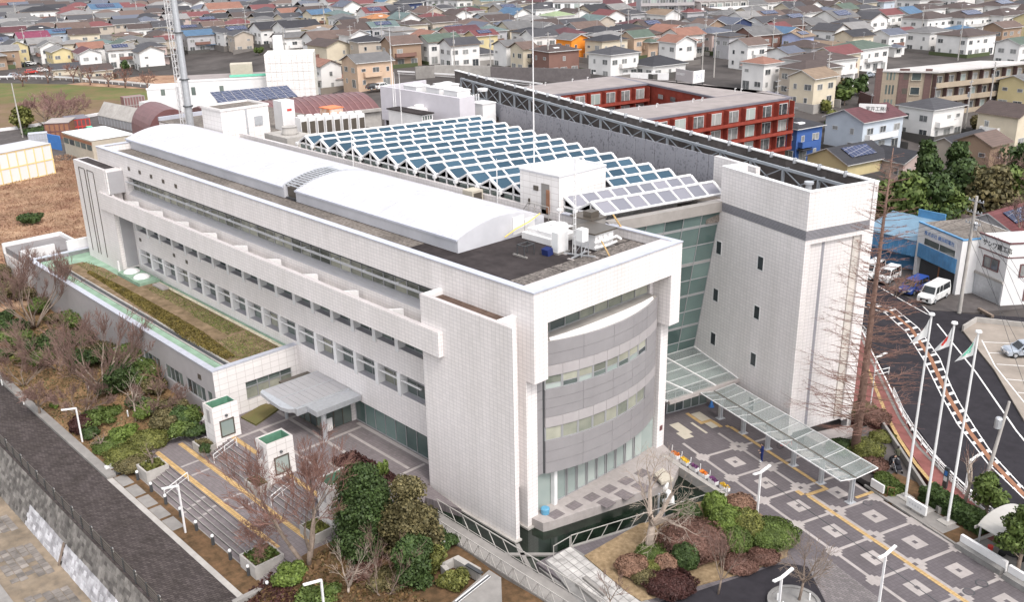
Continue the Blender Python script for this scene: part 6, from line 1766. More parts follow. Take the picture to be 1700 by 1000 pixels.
# white sculpture on posts at the terrace edge
sc_ = thing('sculpture','white knotted abstract sculpture on steel posts at the pond','sculpture',onz(1098,862,-.7))
p = onz(1098,862,-.7)
mb = MB(); mb.tube([p + [-.25,-.1,0],p + [-.25,-.1,2.2]],.09,8); mb.tube([p + [.15,.1,0],p + [.15,.1,1.5]],.09,8); part('posts',mb,M['steel'],sc_)
mb = MB(); c = p + np.array([.15,.1,1.5])
mb.tube([c,c + [.35,.2,.35],c + [.1,.4,.75],c + [-.2,.15,1.0],c + [.1,-.05,1.35],c + [.15,.15,1.75]],[.3,.26,.24,.22,.2,.08],9)
mb.tube([c + [.2,.1,.1],c + [.5,.4,.05],c + [.35,.55,.5]],[.22,.2,.1],8); part('carved_form',mb,M['car_white'],sc_,smooth=True)
mb = MB(); mb.prism([tuple(onz(x,y,.1)[:2]) for x,y in ((1086,795),(1100,785),(1118,803),(1098,810))],.3,.55); solo('stone_slab','pale stone slab lying on the terrace tip behind the bare tree','slab',mb,M['pavecream'])

# ================================================================== right side: tall tree, flags, shelter, people, shops, cars, poles
b = onz(1418,757,0)
t = thing('redwood_tree','very tall reddish leafless conical redwood tree beside the tower','tree',b)
r = random.Random(51); H = 26.5
mt,mc = MB(),MB()
axis = [np.array([.0,0,-.3]),np.array([.05,.05,6]),np.array([.0,.12,14]),np.array([.05,.1,21]),np.array([.1,.15,H])]
mt.tube(axis,[.4,.31,.2,.11,.03],10)
z = 3.0
while z < H - .5:
    f = (z - 3.0) / (H - 3.0); L = (5.2 * (1 - f) ** .8 + .5) * r.uniform(.65,1.1); a = r.uniform(0,6.28)
    p0 = np.array([.04,.1 * f,z]); dv = np.array([math.cos(a),math.sin(a),0])
    pts = [p0 + dv * L * s + np.array([0,0,.16 * L * s + .12 * L * s * s]) + np.array([r.gauss(0,.04) * L * s,r.gauss(0,.04) * L * s,0]) for s in (0,.35,.7,1)]
    rr = .034 * (1 - f * .7) + .012
    mc.tube(pts,[rr,rr * .7,rr * .45,.008],4,0,cap=False)
    for k in range(int(6 + 6 * (1 - f))):
        s = r.uniform(.2,1); i = min(2,int(s * 3)); q = pts[i] + (pts[i + 1] - pts[i]) * (s * 3 - i)
        bb = a + r.choice((-1,1)) * r.uniform(.5,1.1); l = L * r.uniform(.12,.3)
        e = q + np.array([math.cos(bb) * l,math.sin(bb) * l,r.uniform(0,.3) * l]); mc.tube([q,e],[.014,.006],3,1,cap=False)
        for _ in range(2):
            u = q + (e - q) * r.uniform(.3,1); g = r.uniform(0,6.28); mc.tube([u,u + np.array([math.cos(g),math.sin(g),.1]) * l * .4],[.009,.005],3,1,cap=False)
    z += r.uniform(.07,.13)
attach(mt.mesh('trunk',[M['barkred']],smooth=True),'trunk',t); attach(mc.mesh('crown',[M['barkred'],M['twigred']]),'crown',t)
for (x,y,rx,rz,mt_,lab) in ((1437,757,1.5,1.5,'leafyellow','yellow green clipped shrub at the foot of the redwood'),(1397,750,1.3,1.0,'leafdark','dark green low shrub between canopy and redwood'),(1448,776,1.3,.7,'leafred','russet low shrub beside the path behind the canopy end'),(1466,797,.7,.6,'leafgreen','dark green low shrub by the white notice slab'),(1452,700,1.4,1.1,'leafred','red brown clipped hedge by the red pavement'),(1432,690,1.3,1.3,'leafbrown','olive clipped hedge behind the redwood trunk'),(1465,728,1.1,.45,'leafyellow','yellowish low hedge along the wall of the side path')):
    shrub('clipped_shrub',lab,onz(x,y,.02),rx,rz,M[mt_],1200,.09)
mb = MB(); mb.bar(onz(1462,700,.3),onz(1560,850,.3),.22,.6); solo('boundary_wall','low grey wall between side path and red pavement','wall',mb,M['conc'])
# hedge behind flag poles
def hedge(lab,p0,p1,w,h,m,n=2500,z0=.06):
    p0,p1 = np.array(p0),np.array(p1); c = (p0 + p1) / 2; d = p1 - p0; L = np.linalg.norm(d); d /= L; s = np.array([-d[1],d[0],0])
    q = np.random.RandomState(int(L * 100)); k = q.choice(3,n,p=(.5,.3,.2))
    a,b_,z = q.uniform(-L / 2,L / 2,n),q.uniform(-w / 2,w / 2,n),q.uniform(0,h,n)
    z = np.where(k == 0,h,z); b_ = np.where(k == 1,np.sign(b_) * w / 2,b_); a = np.where(k == 2,np.sign(a) * L / 2,a)
    lump = .08 * np.sin(a * 3.1) * np.cos(b_ * 4)
    P = a[:,None] * d + b_[:,None] * s + (z + lump * (z > h * .5) + q.normal(0,.03,n))[:,None] * np.array([0,0,1.0])
    t = thing('hedge',lab,'hedge',(c[0],c[1],z0)); attach(leaf_mesh('foliage',P,.1,m,3),'foliage',t)
    mb = MB(); mb.obox((0,0,h / 2 - .04),d * (L / 2 - .1),s * (w / 2 - .1),np.array([0,0,h / 2 - .06])); attach(mb.mesh('inner_growth',[m]),'inner_growth',t)
hedge('dark green clipped hedge behind the three flag poles',F2(12.9,2.5),F2(18.4,2.4),1.5,1.1,M['leafdark'],4200)
hedge('lower green clipped hedge left of the first flag pole',F2(9.6,1.1),F2(11.6,1.0),1.5,.6,M['leafgreen'],1500)
# flag poles and limp flags
gm = M['car_white']
def flagpole(u,v,lab,fl_lab,emblem):
    base = np.array(F2(u,v,.16)); h = 15.35
    t = thing('flag_pole',lab,'flag pole',base,'white flag poles in front of the hedge')
    mb = MB(); mb.tube([base,base + [0,0,h]],[.11,.075],10); part('pole',mb,gm,t)
    mb = MB(); mb.lathe([(.2,0),(.24,.05),(.2,.16),(.05,.2)],base + [0,0,h],12); part('truck_cap',mb,gm,t)
    # a hanging flag: folds gathered at the pole
    f = thing('flag',fl_lab,'flag',base + [0,0,h - 2.9])
    dv = -E2 * .45 - D2 * .75; dv /= np.linalg.norm(dv); sv = np.array([-dv[1],dv[0],0]); nu,nv = 14,14
    def fp(a,c):       # a: 0 at the pole .. 1 free end, c: 0 top .. 1 bottom
        drop = a * (1.15 - .35 * c)
        return base + np.array([0,0,h - .25 - c * 1.5 - a * .8]) + dv * (.1 + 1.15 * a * (.2 + .8 * c)) + sv * .1 * math.sin(a * 9 + c * 3) * a
    vs = [fp(i / nu,j / nv) for j in range(nv + 1) for i in range(nu + 1)]
    fs = [(j * (nu + 1) + i,j * (nu + 1) + i + 1,(j + 1) * (nu + 1) + i + 1,(j + 1) * (nu + 1) + i) for j in range(nv) for i in range(nu)]
    mb = MB(); mb.v = [tuple(p) for p in vs] ; mb.f = fs; mb.m = [0] * len(fs)
    for k,(j,i) in enumerate([(j,i) for j in range(nv) for i in range(nu)]):
        a,c = (i + .5) / nu,(j + .5) / nv
        if emblem == 'disc' and ((a - .5) * 1.25) ** 2 + ((c - .5) * 1.0) ** 2 < .075: mb.m[k] = 1
        if emblem == 'green' and abs(a - .5) < .26 and abs(c - .5) < .26 and (((i * 7 + j * 5) % 4) or abs(a - c) < .12): mb.m[k] = 1
    part('cloth',mb,[M['car_white'],M['red'] if emblem == 'disc' else M['greenflag']],f,smooth=True)
M['greenflag'] = mat('green_emblem',(.16,.5,.36),.7)
flagpole(12.17,1.15,'white flag pole with a plain white flag, nearest the canopy end','plain white limp flag',None)
flagpole(14.14,1.18,'middle white flag pole with the red disc flag','white limp flag with a red disc','disc')
flagpole(16.07,1.29,'white flag pole with the green emblem flag, nearest the shelter','white limp flag with a green emblem','green')
# long white name board
nb_ = thing('name_board','long low white name board with grey lettering before the middle flag pole','sign',F2(14.1,.1,.08))
tb('board',[(13.2,.05,.3,15.0,.25,1.05)],M['car_white'],nb_); tb('foot',[(13.35,.08,.08,13.6,.22,.3),(14.6,.08,.08,14.85,.22,.3)],M['conc'],nb_)
def lettering(txt,name,origin,ex,ez,size,m,parent):
    cu = bpy.data.curves.new('lettering','FONT'); cu.body = txt; cu.size = size; cu.extrude = .012
    o = bpy.data.objects.new(name,cu); COL.objects.link(o)
    ex = np.array(ex) / np.linalg.norm(ex); ez = np.array(ez,float); en = np.cross(ex,ez)
    dg = bpy.context.evaluated_depsgraph_get(); dg.update()
    me = bpy.data.meshes.new_from_object(o.evaluated_get(dg)); bpy.data.objects.remove(o)
    me.materials.clear(); me.materials.append(m)
    off = wloc(parent); org = np.array(origin,float) - off
    me.transform(Matrix(((ex[0],ez[0],en[0],org[0]),(ex[1],ez[1],en[1],org[1]),(ex[2],ez[2],en[2],org[2]),(0,0,0,1))))
    o = bpy.data.objects.new(name,me); COL.objects.link(o); o.parent = parent
    return o
tb('faint_mark',[(13.45 + i * .26,.04,.6,13.57 + i * .26,.05,.78) for i in range(5)],M['steel'],nb_)
# arched shelter, low bench wall
sh = thing('cycle_shelter','arched pale roofed cycle shelter behind a low white wall','shelter',F2(20.5,2.5,0))
mb = MB(F2); 
for i in range(12):
    a0,a1 = math.pi * (.12 + .76 * i / 12),math.pi * (.12 + .76 * (i + 1) / 12)
    y0,y1 = 3.0 + 2.5 * -math.cos(a0),3.0 + 2.5 * -math.cos(a1); z0,z1 = 1.15 + 1.4 * math.sin(a0),1.15 + 1.4 * math.sin(a1)
    mb.add([(18.95,y0,z0),(24.5,y0,z0),(24.5,y1,z1),(18.95,y1,z1),(18.95,y0,z0 - .05),(24.5,y0,z0 - .05),(24.5,y1,z1 - .05),(18.95,y1,z1 - .05)],[(0,1,2,3),(7,6,5,4),(0,3,7,4),(1,5,6,2)])
part('arched_roof',mb,mat('grp_roof',(.42,.40,.37),.5,.06,.8),sh)
tb('post',[(19.1,.75,0,19.2,.85,1.8),(19.1,5.2,0,19.2,5.3,1.8),(24.2,.75,0,24.3,.85,1.8)],M['steel'],sh)
tb('side_frame',[(18.75,.6,0,18.9,5.6,.25),(18.75,.6,1.3,18.85,5.6,1.5)],M['conclight'],sh)
bw = thing('bench_wall','low white wall with a stone bench in front of the cycle shelter','wall',F2(21,-.3,0))
tb('wall_slab',[(18.55,-.45,0,22.3,-.2,.95),(22.6,-.6,0,28,-.35,.95)],M['white'],bw)
tb('bench_seat',[(18.6,-.95,.0,22.3,-.46,.42),(22.6,-1.1,0,28,-.61,.42)],M['terr'],bw)
tb('floor',[(18.9,-.19,0,28,5.5,.03)],M['conc'],bw)
mb = MB(); mb.lathe([(.16,0),(.2,.38),(.17,.4)],F2(20.0,1.0,.03),12); solo('red_bucket','red bucket inside the cycle shelter','bucket',mb,M['red'])
def motorbike(lab,p,yaw):
    t = thing('motor_scooter',lab,'motorbike',p,None,yaw)
    def lp(n,mb,m,sm=False): attach(mb.mesh(n,[m],smooth=sm),n,t)
    for x in (-.6,.6):
        mb = MB(); mb.tube([(x,-.06,.26),(x,.06,.26)],.26,14); lp('wheel',mb,M['rubber'])
    mb = MB(); mb.prism([(-.75,-.16),(-.1,-.17),(.1,-.14),(.55,-.15),(.55,.15),(.1,.14),(-.1,.17),(-.75,.16)],[.4,.3,.25,.4,.4,.25,.3,.4],[.75,.68,.38,.62,.62,.38,.68,.75]); lp('body',mb,M['black'])
    mb = MB(); mb.tube([(-.7,0,.78),(-.4,0,.82),(-.1,0,.76)],[.12,.15,.1],8); lp('saddle',mb,M['blackcloth'],True)
    mb = MB(); mb.tube([(.5,0,.3),(.42,0,.95)],.06,8); mb.tube([(.4,-.32,.98),(.4,.32,.98)],.025,6); lp('handlebar',mb,M['dark'])
    mb = MB(); mb.box(-.98,-.16,.72,-.7,.16,1.0); lp('top_box',mb,M['black'])
motorbike('black motor scooter parked under the arched shelter',F2(21.4,1.4,.03),PH + .5)
evergreen('evergreen_tree','broad glossy green tree at the right picture edge by the bench wall',onz(1688,952,0),5.2,3.0,M['leafgreen'],6500,.11,seed=9,conic=.2,z0=.35,nb=20)
c = onz(1688,952,0); mb = MB(); mb.lathe([(1.0,0),(1.0,.1),(.85,.12),(.01,.1)],c,20); solo('tree_ring','round stone tree ring under the tree at the right edge','tree ring',mb,M['terr'])
evergreen('evergreen_tree','small bushy green tree between flag hedge and red pavement',F2(17.2,3.9,.06),3.8,2.6,M['leafgreen'],2200,.15,seed=10,conic=.2,z0=.4,nb=16)
bare_tree('bare_tree','pollarded pale bare tree between the second and third flag poles',F2(15.2,4.0,.06),4.6,M['barkpale'],M['twigred'],61,mx=3,split=3,spread=.6,up=.2,r0=.14,clear=.45)
for (u,v,h_,lab) in ((12.6,5.0,1.9,'dark information pillar with a blue symbol by the red pavement'),):
    t = thing('information_pillar',lab,'sign',F2(u,v,0)); tb('pillar',[(u - .2,v - .08,0,u + .2,v + .08,h_)],M['dark'],t); tb('symbol_plate',[(u - .13,v - .1,1.2,u + .13,v - .081,1.6)],M['blue'],t); tb('text_plate',[(u - .15,v - .1,.7,u + .15,v - .081,1.1)],M['white'],t)
tb2 = thing('notice_slab','white slanted notice slab at the end of the walkway roof','sign',F2(10.3,-.2,0)); tb('slab',[(9.9,-.3,.3,11.2,-.15,1.0)],M['white'],tb2)
mb = MB(F2); mb.bar((11.2,.2,0),(11.2,.2,.8),.04); mb.bar((11.6,.5,0),(11.6,.5,.8),.04); mb.bar((11.2,.2,.8),(11.6,.5,.8),.04); solo('barrier','small rusty barrier at the plaza edge','barrier',mb,M['rust'])
mb = MB(F2); mb.lathe([(.12,0),(.1,.9),(.12,.95)],F2(-9.3,-2.1,0)[:2] and (-9.3,-2.0,0),8)
mb = MB(); mb.lathe([(.22,0),(.05,.8),(.02,.85)],F2(-7.9,-2.3,0),10); mb.lathe([(.28,0),(.28,.04)],F2(-7.9,-2.3,0),10); solo('blue_cone','blue cone standing by the entrance doors','cone',mb,M['blue'])

# people: one skinned surface each
def person(lab,p,yaw,joints,edges,radii,cloth,parts,legs=None):
    t = thing('person',lab,'person',p,None,yaw)
    me = bpy.data.meshes.new('body'); me.from_pydata(joints,edges,[]); me.materials.append(cloth)
    if legs: me.materials.append(legs)
    o = bpy.data.objects.new('body',me); COL.objects.link(o); o.parent = t
    bpy.context.view_layer.objects.active = o
    md = o.modifiers.new('skin','SKIN')
    if not me.skin_vertices: me.attributes
    sv = me.skin_vertices[0].data if me.skin_vertices else None
    if sv:
        for i,rr in enumerate(radii): sv[i].radius = (rr,rr * .85)
        sv[0].use_root = True
    ss = o.modifiers.new('sub','SUBSURF'); ss.levels = 2; ss.render_levels = 2
    dg = bpy.context.evaluated_depsgraph_get(); dg.update()
    m2 = bpy.data.meshes.new_from_object(o.evaluated_get(dg)); o.modifiers.clear(); o.data = m2; m2.name = 'body'
    for f_ in m2.polygons: f_.use_smooth = True
    if legs and len(m2.materials) > 1:
        for f_ in m2.polygons:
            c_ = f_.center
            if c_.z < .88: f_.material_index = 1
    for nm,fn,m_ in parts:
        mb = MB(); fn(mb); attach(mb.mesh(nm,[m_],smooth=True),nm,t)
    return t
def add_skin(): pass
ST = [(0,0,.95),(0,0,1.2),(0,0,1.42),(0,0,1.52),(.1,0,.88),(.11,.02,.48),(.11,-.02,.07),(.12,.14,.04),(-.1,0,.88),(-.11,.0,.48),(-.11,-.03,.07),(-.12,.13,.04),
      (.19,0,1.4),(.25,-.02,1.12),(.2,.16,.98),(-.19,0,1.4),(-.25,-.02,1.12),(-.2,.16,.98)]
SE = [(0,1),(1,2),(2,3),(0,4),(4,5),(5,6),(6,7),(0,8),(8,9),(9,10),(10,11),(2,12),(12,13),(13,14),(2,15),(15,16),(16,17)]
SR = [.15,.155,.13,.055,.1,.07,.05,.045,.1,.07,.05,.045,.075,.055,.04,.075,.055,.04]
def head(x,y,z,face=(0,1)):
    def hd(mb): ellip(mb,(x,y,z,.085,.1,.125),12,8); ellip(mb,(x + face[0] * .1,y + face[1] * .1,z - .01,.02,.025,.025),6,4); ellip(mb,(x + .085,y,z,.015,.025,.03),6,4); ellip(mb,(x - .085,y,z,.015,.025,.03),6,4)
    def hr(mb): ellip(mb,(x - face[0] * .02,y - face[1] * .025,z + .035,.1,.112,.115),12,8)
    return hd,hr
def hands(pts):
    def fn(mb):
        for (x,y,z) in pts:
            ellip(mb,(x,y,z,.035,.045,.03),8,5)
            for k in range(4): mb.tube([(x - .025 + k * .017,y + .03,z),(x - .025 + k * .017,y + .075,z - .008),(x - .024 + k * .016,y + .1 - .006 * abs(k - 1.5),z - .03)],[.009,.009,.006],5)
            mb.tube([(x + .03,y + .0,z + .01),(x + .05,y + .04,z + .005)],[.011,.008],5)
    return fn
def shoes(pts):
    def fn(mb):
        for (x,y,z) in pts: ellip(mb,(x,y + .06,z,.05,.13,.05),8,5)
    return fn
h1,h2 = head(0,.02,1.63)
person('person in dark navy clothes standing on the plaza by the walkway posts',onz(1264,767,0),2.4,ST,SE,SR,M['navy'],[('head',h1,M['skin']),('hair',h2,M['hair']),('hands',hands([(.2,.2,.97),(-.2,.2,.97)]),M['skin']),('shoes',shoes([(.11,.0,.05),(-.11,0,.05)]),M['car_white'])])
person('person in an olive jacket standing by the red pavement wall',onz(1488,772,0),0.4,ST,SE,SR,M['olive'],[('head',h1,M['skin']),('hair',h2,M['hair']),('hands',hands([(.2,.2,.97),(-.2,.2,.97)]),M['skin']),('shoes',shoes([(.11,.0,.05),(-.11,0,.05)]),M['black'])],M['blackcloth'])
BJ = [(0,-.1,.92),(0,.1,1.12),(0,.3,1.27),(0,.4,1.32),(.1,-.1,.86),(.12,.02,.46),(.12,-.08,.07),(.12,.08,.04),(-.1,-.1,.86),(-.12,-.12,.46),(-.12,-.32,.09),(-.12,-.17,.04),
      (.19,.28,1.27),(.23,.42,1.02),(.18,.6,.95),(-.19,.28,1.27),(-.23,.42,1.02),(-.18,.6,.95)]
h1,h2 = head(0,.5,1.42)
person('person in black leaning forward over a stroller beside the path wall',onz(1478,778,0),-2.2,BJ,SE,SR,M['blackcloth'],[('head',h1,M['skin']),('hair',h2,M['hair']),('hands',hands([(.18,.64,.95),(-.18,.64,.95)]),M['skin']),('shoes',shoes([(.12,-.05,.05),(-.12,-.3,.06)]),M['car_white'])])
t = thing('stroller','black folding stroller held by the person in black','stroller',onz(1489,784,0),None,-2.2)
for x in (-.25,.25):
    for y in (-.3,.35):
        mb = MB(); mb.tube([(x - .03,y,.12),(x + .03,y,.12)],.12,12); attach(mb.mesh('wheel',[M['rubber']]),'wheel',t)
mb = MB()
for x in (-.24,.24): mb.tube([(x,.4,.15),(x,0,.6),(x,-.45,1.0)],.02,6); mb.tube([(x,-.3,.15),(x,.1,.55)],.02,6)
mb.tube([(-.24,-.45,1.0),(.24,-.45,1.0)],.02,6); attach(mb.mesh('frame',[M['steel']]),'frame',t)
mb = MB(); mb.prism([(-.22,-.2),(.22,-.2),(.22,.35),(-.22,.35)],[.4,.4,.35,.35],[.85,.85,.5,.5]); ellip(mb,(0,-.1,.85,.24,.28,.22)); attach(mb.mesh('seat_hood',[M['blackcloth']]),'seat_hood',t)
t = thing('bicycle','bicycle leaning in the shade under the walkway roof','bicycle',F2(1.6,-1.6,0),None,PH + 1.2)
for x in (-.52,.52):
    mb = MB(); 
    pts = [(x + .32 * math.cos(a),0,.33 + .32 * math.sin(a)) for a in np.linspace(0,6.283,15)]; mb.tube(pts,.018,5,cap=False)
    for a in np.linspace(0,3.1,5): mb.tube([(x + .3 * math.cos(a),0,.33 + .3 * math.sin(a)),(x - .3 * math.cos(a),0,.33 - .3 * math.sin(a))],.004,3)
    attach(mb.mesh('wheel',[M['rubber']]),'wheel',t)
mb = MB()
for a_,b_ in (((-.52,0,.33),(-.1,0,.3)),((-.1,0,.3),(.35,0,.75)),((-.25,0,.75),(.35,0,.75)),((-.52,0,.33),(-.25,0,.75)),((-.1,0,.3),(-.25,0,.85)),((.52,0,.33),(.33,0,.95)),((.33,-.25,.98),(.33,.25,.98))): mb.tube([a_,b_],.02,6)
attach(mb.mesh('frame',[M['red']]),'frame',t); mb = MB(); ellip(mb,(-.27,0,.9,.13,.07,.04)); attach(mb.mesh('saddle',[M['black']]),'saddle',t)

# vehicles
def vehicle(lab,cat,p,yaw,paint,L=4.5,Wd=1.75,Hb=.85,Ht=1.5,hood=1.0,trunk=.3,van=False,name='parked_car',group=None):
    t = thing(name,lab,cat,p,group,yaw)
    w = Wd / 2; wb_ = L * .3
    prof_ = [(-L / 2,.32),(-L / 2 - .0,Hb - .1),(-L / 2 + .06,Hb),(L / 2 - hood * .35,Hb),(L / 2 - .08,Hb - .16),(L / 2,Hb - .35),(L / 2,.3)]
    mb = MB(); n = len(prof_)
    sec = [(-w,.0),(-w,.0),(w,.0),(w,.0)]
    pts = []
    for (yy,ins) in ((-w,.05),(-w + .07,0),(w - .07,0),(w,.05)):
        for (x,z_) in prof_:
            side = abs(yy) > w - .01
            pts.append((x * (.985 if side else 1),yy,z_ - (.05 if side and z_ > .5 else 0)))
    fc = [tuple(range(n - 1,-1,-1)),tuple(range(3 * n,4 * n))]
    for k in range(3):
        for i in range(n): j = (i + 1) % n; fc.append((k * n + i,k * n + j,(k + 1) * n + j,(k + 1) * n + i))
    mb.add(pts,[tuple(reversed(q)) if False else q for q in fc]); attach(mb.mesh('body',[paint]),'body',t)
    x0,x1 = -L / 2 + trunk * .3,L / 2 - hood
    xt0,xt1 = (-L / 2 + .12 if van else -L / 2 + trunk + .45),L / 2 - hood - (.55 if van else .75)
    wt = w * .83
    cab = [(x0,-w + .03,Hb),(x1,-w + .03,Hb),(x1,w - .03,Hb),(x0,w - .03,Hb),(xt0,-wt,Ht),(xt1,-wt,Ht),(xt1,wt,Ht),(xt0,wt,Ht)]
    mb = MB(); mb.add(cab,[(4,5,6,7),(0,1,5,4),(1,2,6,5),(2,3,7,6),(3,0,4,7)]); attach(mb.mesh('cabin',[paint]),'cabin',t)
    cab = [np.array(q) for q in cab]
    def pane(i,a,b_,c_,d_,nm,s0=.06,s1=.94,t0=.12,t1=.88):
        A_,B_,C2,D2_ = cab[a],cab[b_],cab[c_],cab[d_]
        def P(s,u): return (A_ * (1 - s) + B_ * s) * (1 - u) + (D2_ * (1 - s) + C2 * s) * u
        nrm = np.cross(B_ - A_,D2_ - A_); nrm /= np.linalg.norm(nrm)
        q = [P(s0,t0),P(s1,t0),P(s1,t1),P(s0,t1)]
        mb = MB(); mb.add([v + nrm * .012 for v in q] + [v - nrm * .01 for v in q],[(0,1,2,3),(0,4,5,1),(1,5,6,2),(2,6,7,3),(3,7,4,0)]); attach(mb.mesh(nm,[M['carglass']]),nm,t)
    pane(0,1,2,6,5,'windscreen'); pane(0,3,0,4,7,'rear_window')
    for (s0,s1) in ((.06,.34),(.36,.66),(.7,.93)) if not van else ((.05,.5),(.53,.72),(.76,.95)):
        pane(0,0,1,5,4,'side_window',s0,s1); pane(0,2,3,7,6,'side_window',1 - s1,1 - s0)
    for x in (-wb_,wb_):
        for y in (-w,w):
            s = 1 if y > 0 else -1
            mb = MB(); mb.tube([(x,y - s * .2,.32),(x,y + s * .015,.32)],.32,16); o = attach(mb.mesh('wheel',[M['rubber']]),'wheel',t)
            mb = MB(); mb.tube([(x,y + s * .01,.32),(x,y + s * .03,.32)],.2,12); attach(mb.mesh('rim',[M['steel']]),'rim',o)
    for s in (-1,1):
        mb = MB(); mb.box(L / 2 - .07,s * (w - .45),Hb - .32,L / 2 + .012,s * (w - .1),Hb - .17); attach(mb.mesh('headlight',[M['lampglass']]),'headlight',t)
        mb = MB(); mb.box(-L / 2 - .012,s * (w - .3),Hb - .25,-L / 2 + .05,s * (w - .08),Hb - .05); attach(mb.mesh('tail_light',[M['red']]),'tail_light',t)
        mb = MB(); mb.box(x1 - .35,s * (w + .02),Hb + .02,x1 - .22,s * (w + .18),Hb + .16); attach(mb.mesh('door_mirror',[paint]),'door_mirror',t)
    for sx in (-1,1):
        mb = MB(); mb.box(sx * (L / 2 - .02),-.22,.42,sx * (L / 2 + .025),.22,.58); attach(mb.mesh('number_plate',[M['car_white']]),'number_plate',t)
        mb = MB(); mb.box(-L * .22,sx * (w - .03),.26,L * .22,sx * (w + .012),.36); attach(mb.mesh('side_sill',[M['black']]),'side_sill',t)
        for u in (-.02,.2):
            mb = MB(); mb.box(L * u,sx * (w - .03),.4,L * u + .02,sx * (w + .006),Hb - .06); attach(mb.mesh('door_seam',[M['black']]),'door_seam',t)
    mb = MB(); mb.box(L / 2 - .04,-w * .55,.38,L / 2 + .014,w * .55,Hb - .36); attach(mb.mesh('grille',[M['black']]),'grille',t)
    return t
def yaw_of(a,b):
    a,b = onz(*a),onz(*b); return math.atan2(b[1] - a[1],b[0] - a[0])
vehicle('white delivery van with dark windows parked in front of the blue shop','van',onz(1549,497,0),yaw_of((1600,470),(1530,508)),M['car_white'],5.0,1.85,1.1,2.05,.75,.0,True,'parked_van')
vehicle('blue minivan parked beside the white delivery van','car',onz(1516,484,0),yaw_of((1560,462),(1490,492)),M['car_blue'],4.3,1.7,.95,1.75,.8,.1,True,'parked_car')
vehicle('white kei truck parked nearest the blue wall behind the redwood','van',onz(1474,466,0),yaw_of((1500,450),(1455,475)),M['car_white'],4.0,1.6,.95,1.8,.7,.0,True,'parked_van')
vehicle('white van parked close to the tower behind bare twigs','van',onz(1447,458,0),yaw_of((1475,440),(1425,468)),M['car_white'],4.4,1.7,1.0,1.9,.7,.0,True,'parked_van')
vehicle('silver hatchback standing in the car park at the right edge','car',onz(1697,590,.11),yaw_of((1740,588),(1655,590)),M['car_silver'],3.9,1.7,.85,1.5,.95,.2)

# shops on the right
def wall_frame(p0,p1):
    p0,p1 = np.array(p0,float),np.array(p1,float); L = np.linalg.norm((p1 - p0)[:2]); ex = (p1 - p0) / L; ex[2] = 0; en = np.array([ex[1],-ex[0],0])  # en points to the viewer side
    return (lambda u,v,z: p0 + ex * u - en * v + np.array([0,0,z])),L,ex,en
p0,p1 = onz(1515,455,0),onz(1585,490,0)
fr_,L,ex,en = wall_frame(p0,p1)
bs = thing('blue_shop','two storey white shop with a blue corrugated front and blue lettered sign','building',(p0 + p1) / 2)
def sb(parent,fr,name,boxes,m):
    mb = MB(fr)
    for b_ in boxes: mb.box(*b_)
    return part(name,mb,m,parent)
sb(bs,fr_,'wall',[(0,0,3.2,L,8,6.9),(0,.8,0,L,8,3.2),(0,0,0,.5,.8,3.2),(L - .5,0,0,L,.8,3.2)],M['white'])
sb(bs,fr_,'roof',[(.15,.35,6.9,L - .15,7.8,6.95)],M['roofgravel']); sb(bs,fr_,'roof_edge',[(-.08,-.05,6.9,L + .08,.3,7.08),(L - .1,.301,6.9,L + .08,8,7.08)],M['bluecor'])
sb(bs,fr_,'corrugated_front',[(.5,-.12,2.6,L - .5,-.005,4.4)],M['bluecor'])
for i in range(14):
    sb(bs,fr_,'corrugation',[(.55 + i * (L - 1.1) / 14,-.16,2.62,.55 + i * (L - 1.1) / 14 + .08,-.121,4.38)],M['bluecor'])
sg_ = sb(bs,fr_,'sign_panel',[(1.1,-.06,5.55,L - .9,-.004,6.55)],M['car_white'])
lettering('\u682a\u5f0f\u4f1a\u793e \u6a2a\u6d5c\u662d\u96fb\u793e','lettering',fr_(1.3,-.07,5.8),ex,(0,0,1),.62,M['blue'],bs)
w = sb(bs,fr_,'window',[(1.4,-.05,4.45,L - .9,0.0,4.52),(1.4,-.05,5.35,L - .9,0,5.42),(1.4,-.05,4.52,1.47,0,5.35),(L - .97,-.05,4.52,L - .9,0,5.35),(L / 2 + .2,-.05,4.52,L / 2 + .28,0,5.35)],M['white'])
sb(bs,fr_,'pane',[(1.47,-.03,4.52,L - .97,-.01,5.35)],M['glass'])
sb(bs,fr_,'shop_opening',[(.51,.5,.05,L - .51,.79,2.55)],M['dark']); sb(bs,fr_,'post',[(L * .55,.1,0,L * .55 + .12,.22,2.6)],M['rust'])
q0 = onz(1428,432,0); fr2,L2,ex2,en2 = wall_frame(q0,p0 - ex * .1)
bl = thing('blue_workshop','low blue corrugated workshop left of the white shop','building',(q0 + p0) / 2)
sb(bl,fr2,'wall',[(0,0,2.3,L2,7,4.5),(0,1.5,0,L2,7,2.3)],M['bluecor'])
mb = MB(fr2); mb.add([(-.2,-.2,4.5),(L2,-.2,4.5),(L2,7.2,5.6),(-.2,7.2,5.6),(-.2,-.2,4.4),(L2,-.2,4.4),(L2,7.2,5.5),(-.2,7.2,5.5)],[(0,1,2,3),(7,6,5,4),(0,4,5,1),(3,2,6,7)]); part('roof',mb,mat('pale_blue_roof',(.17,.27,.36),.5,.08,1.0,stain=.2),bl)
for i in range(12): sb(bl,fr2,'cladding_rib',[(i * L2 / 12 + .05,-.05,2.32,i * L2 / 12 + .13,-.002,4.4)],M['bluecor'])
sb(bl,fr2,'back_fin',[(L2 - 4,7,4.5,L2 - .2,7.2,6.6)],M['bluecor'])
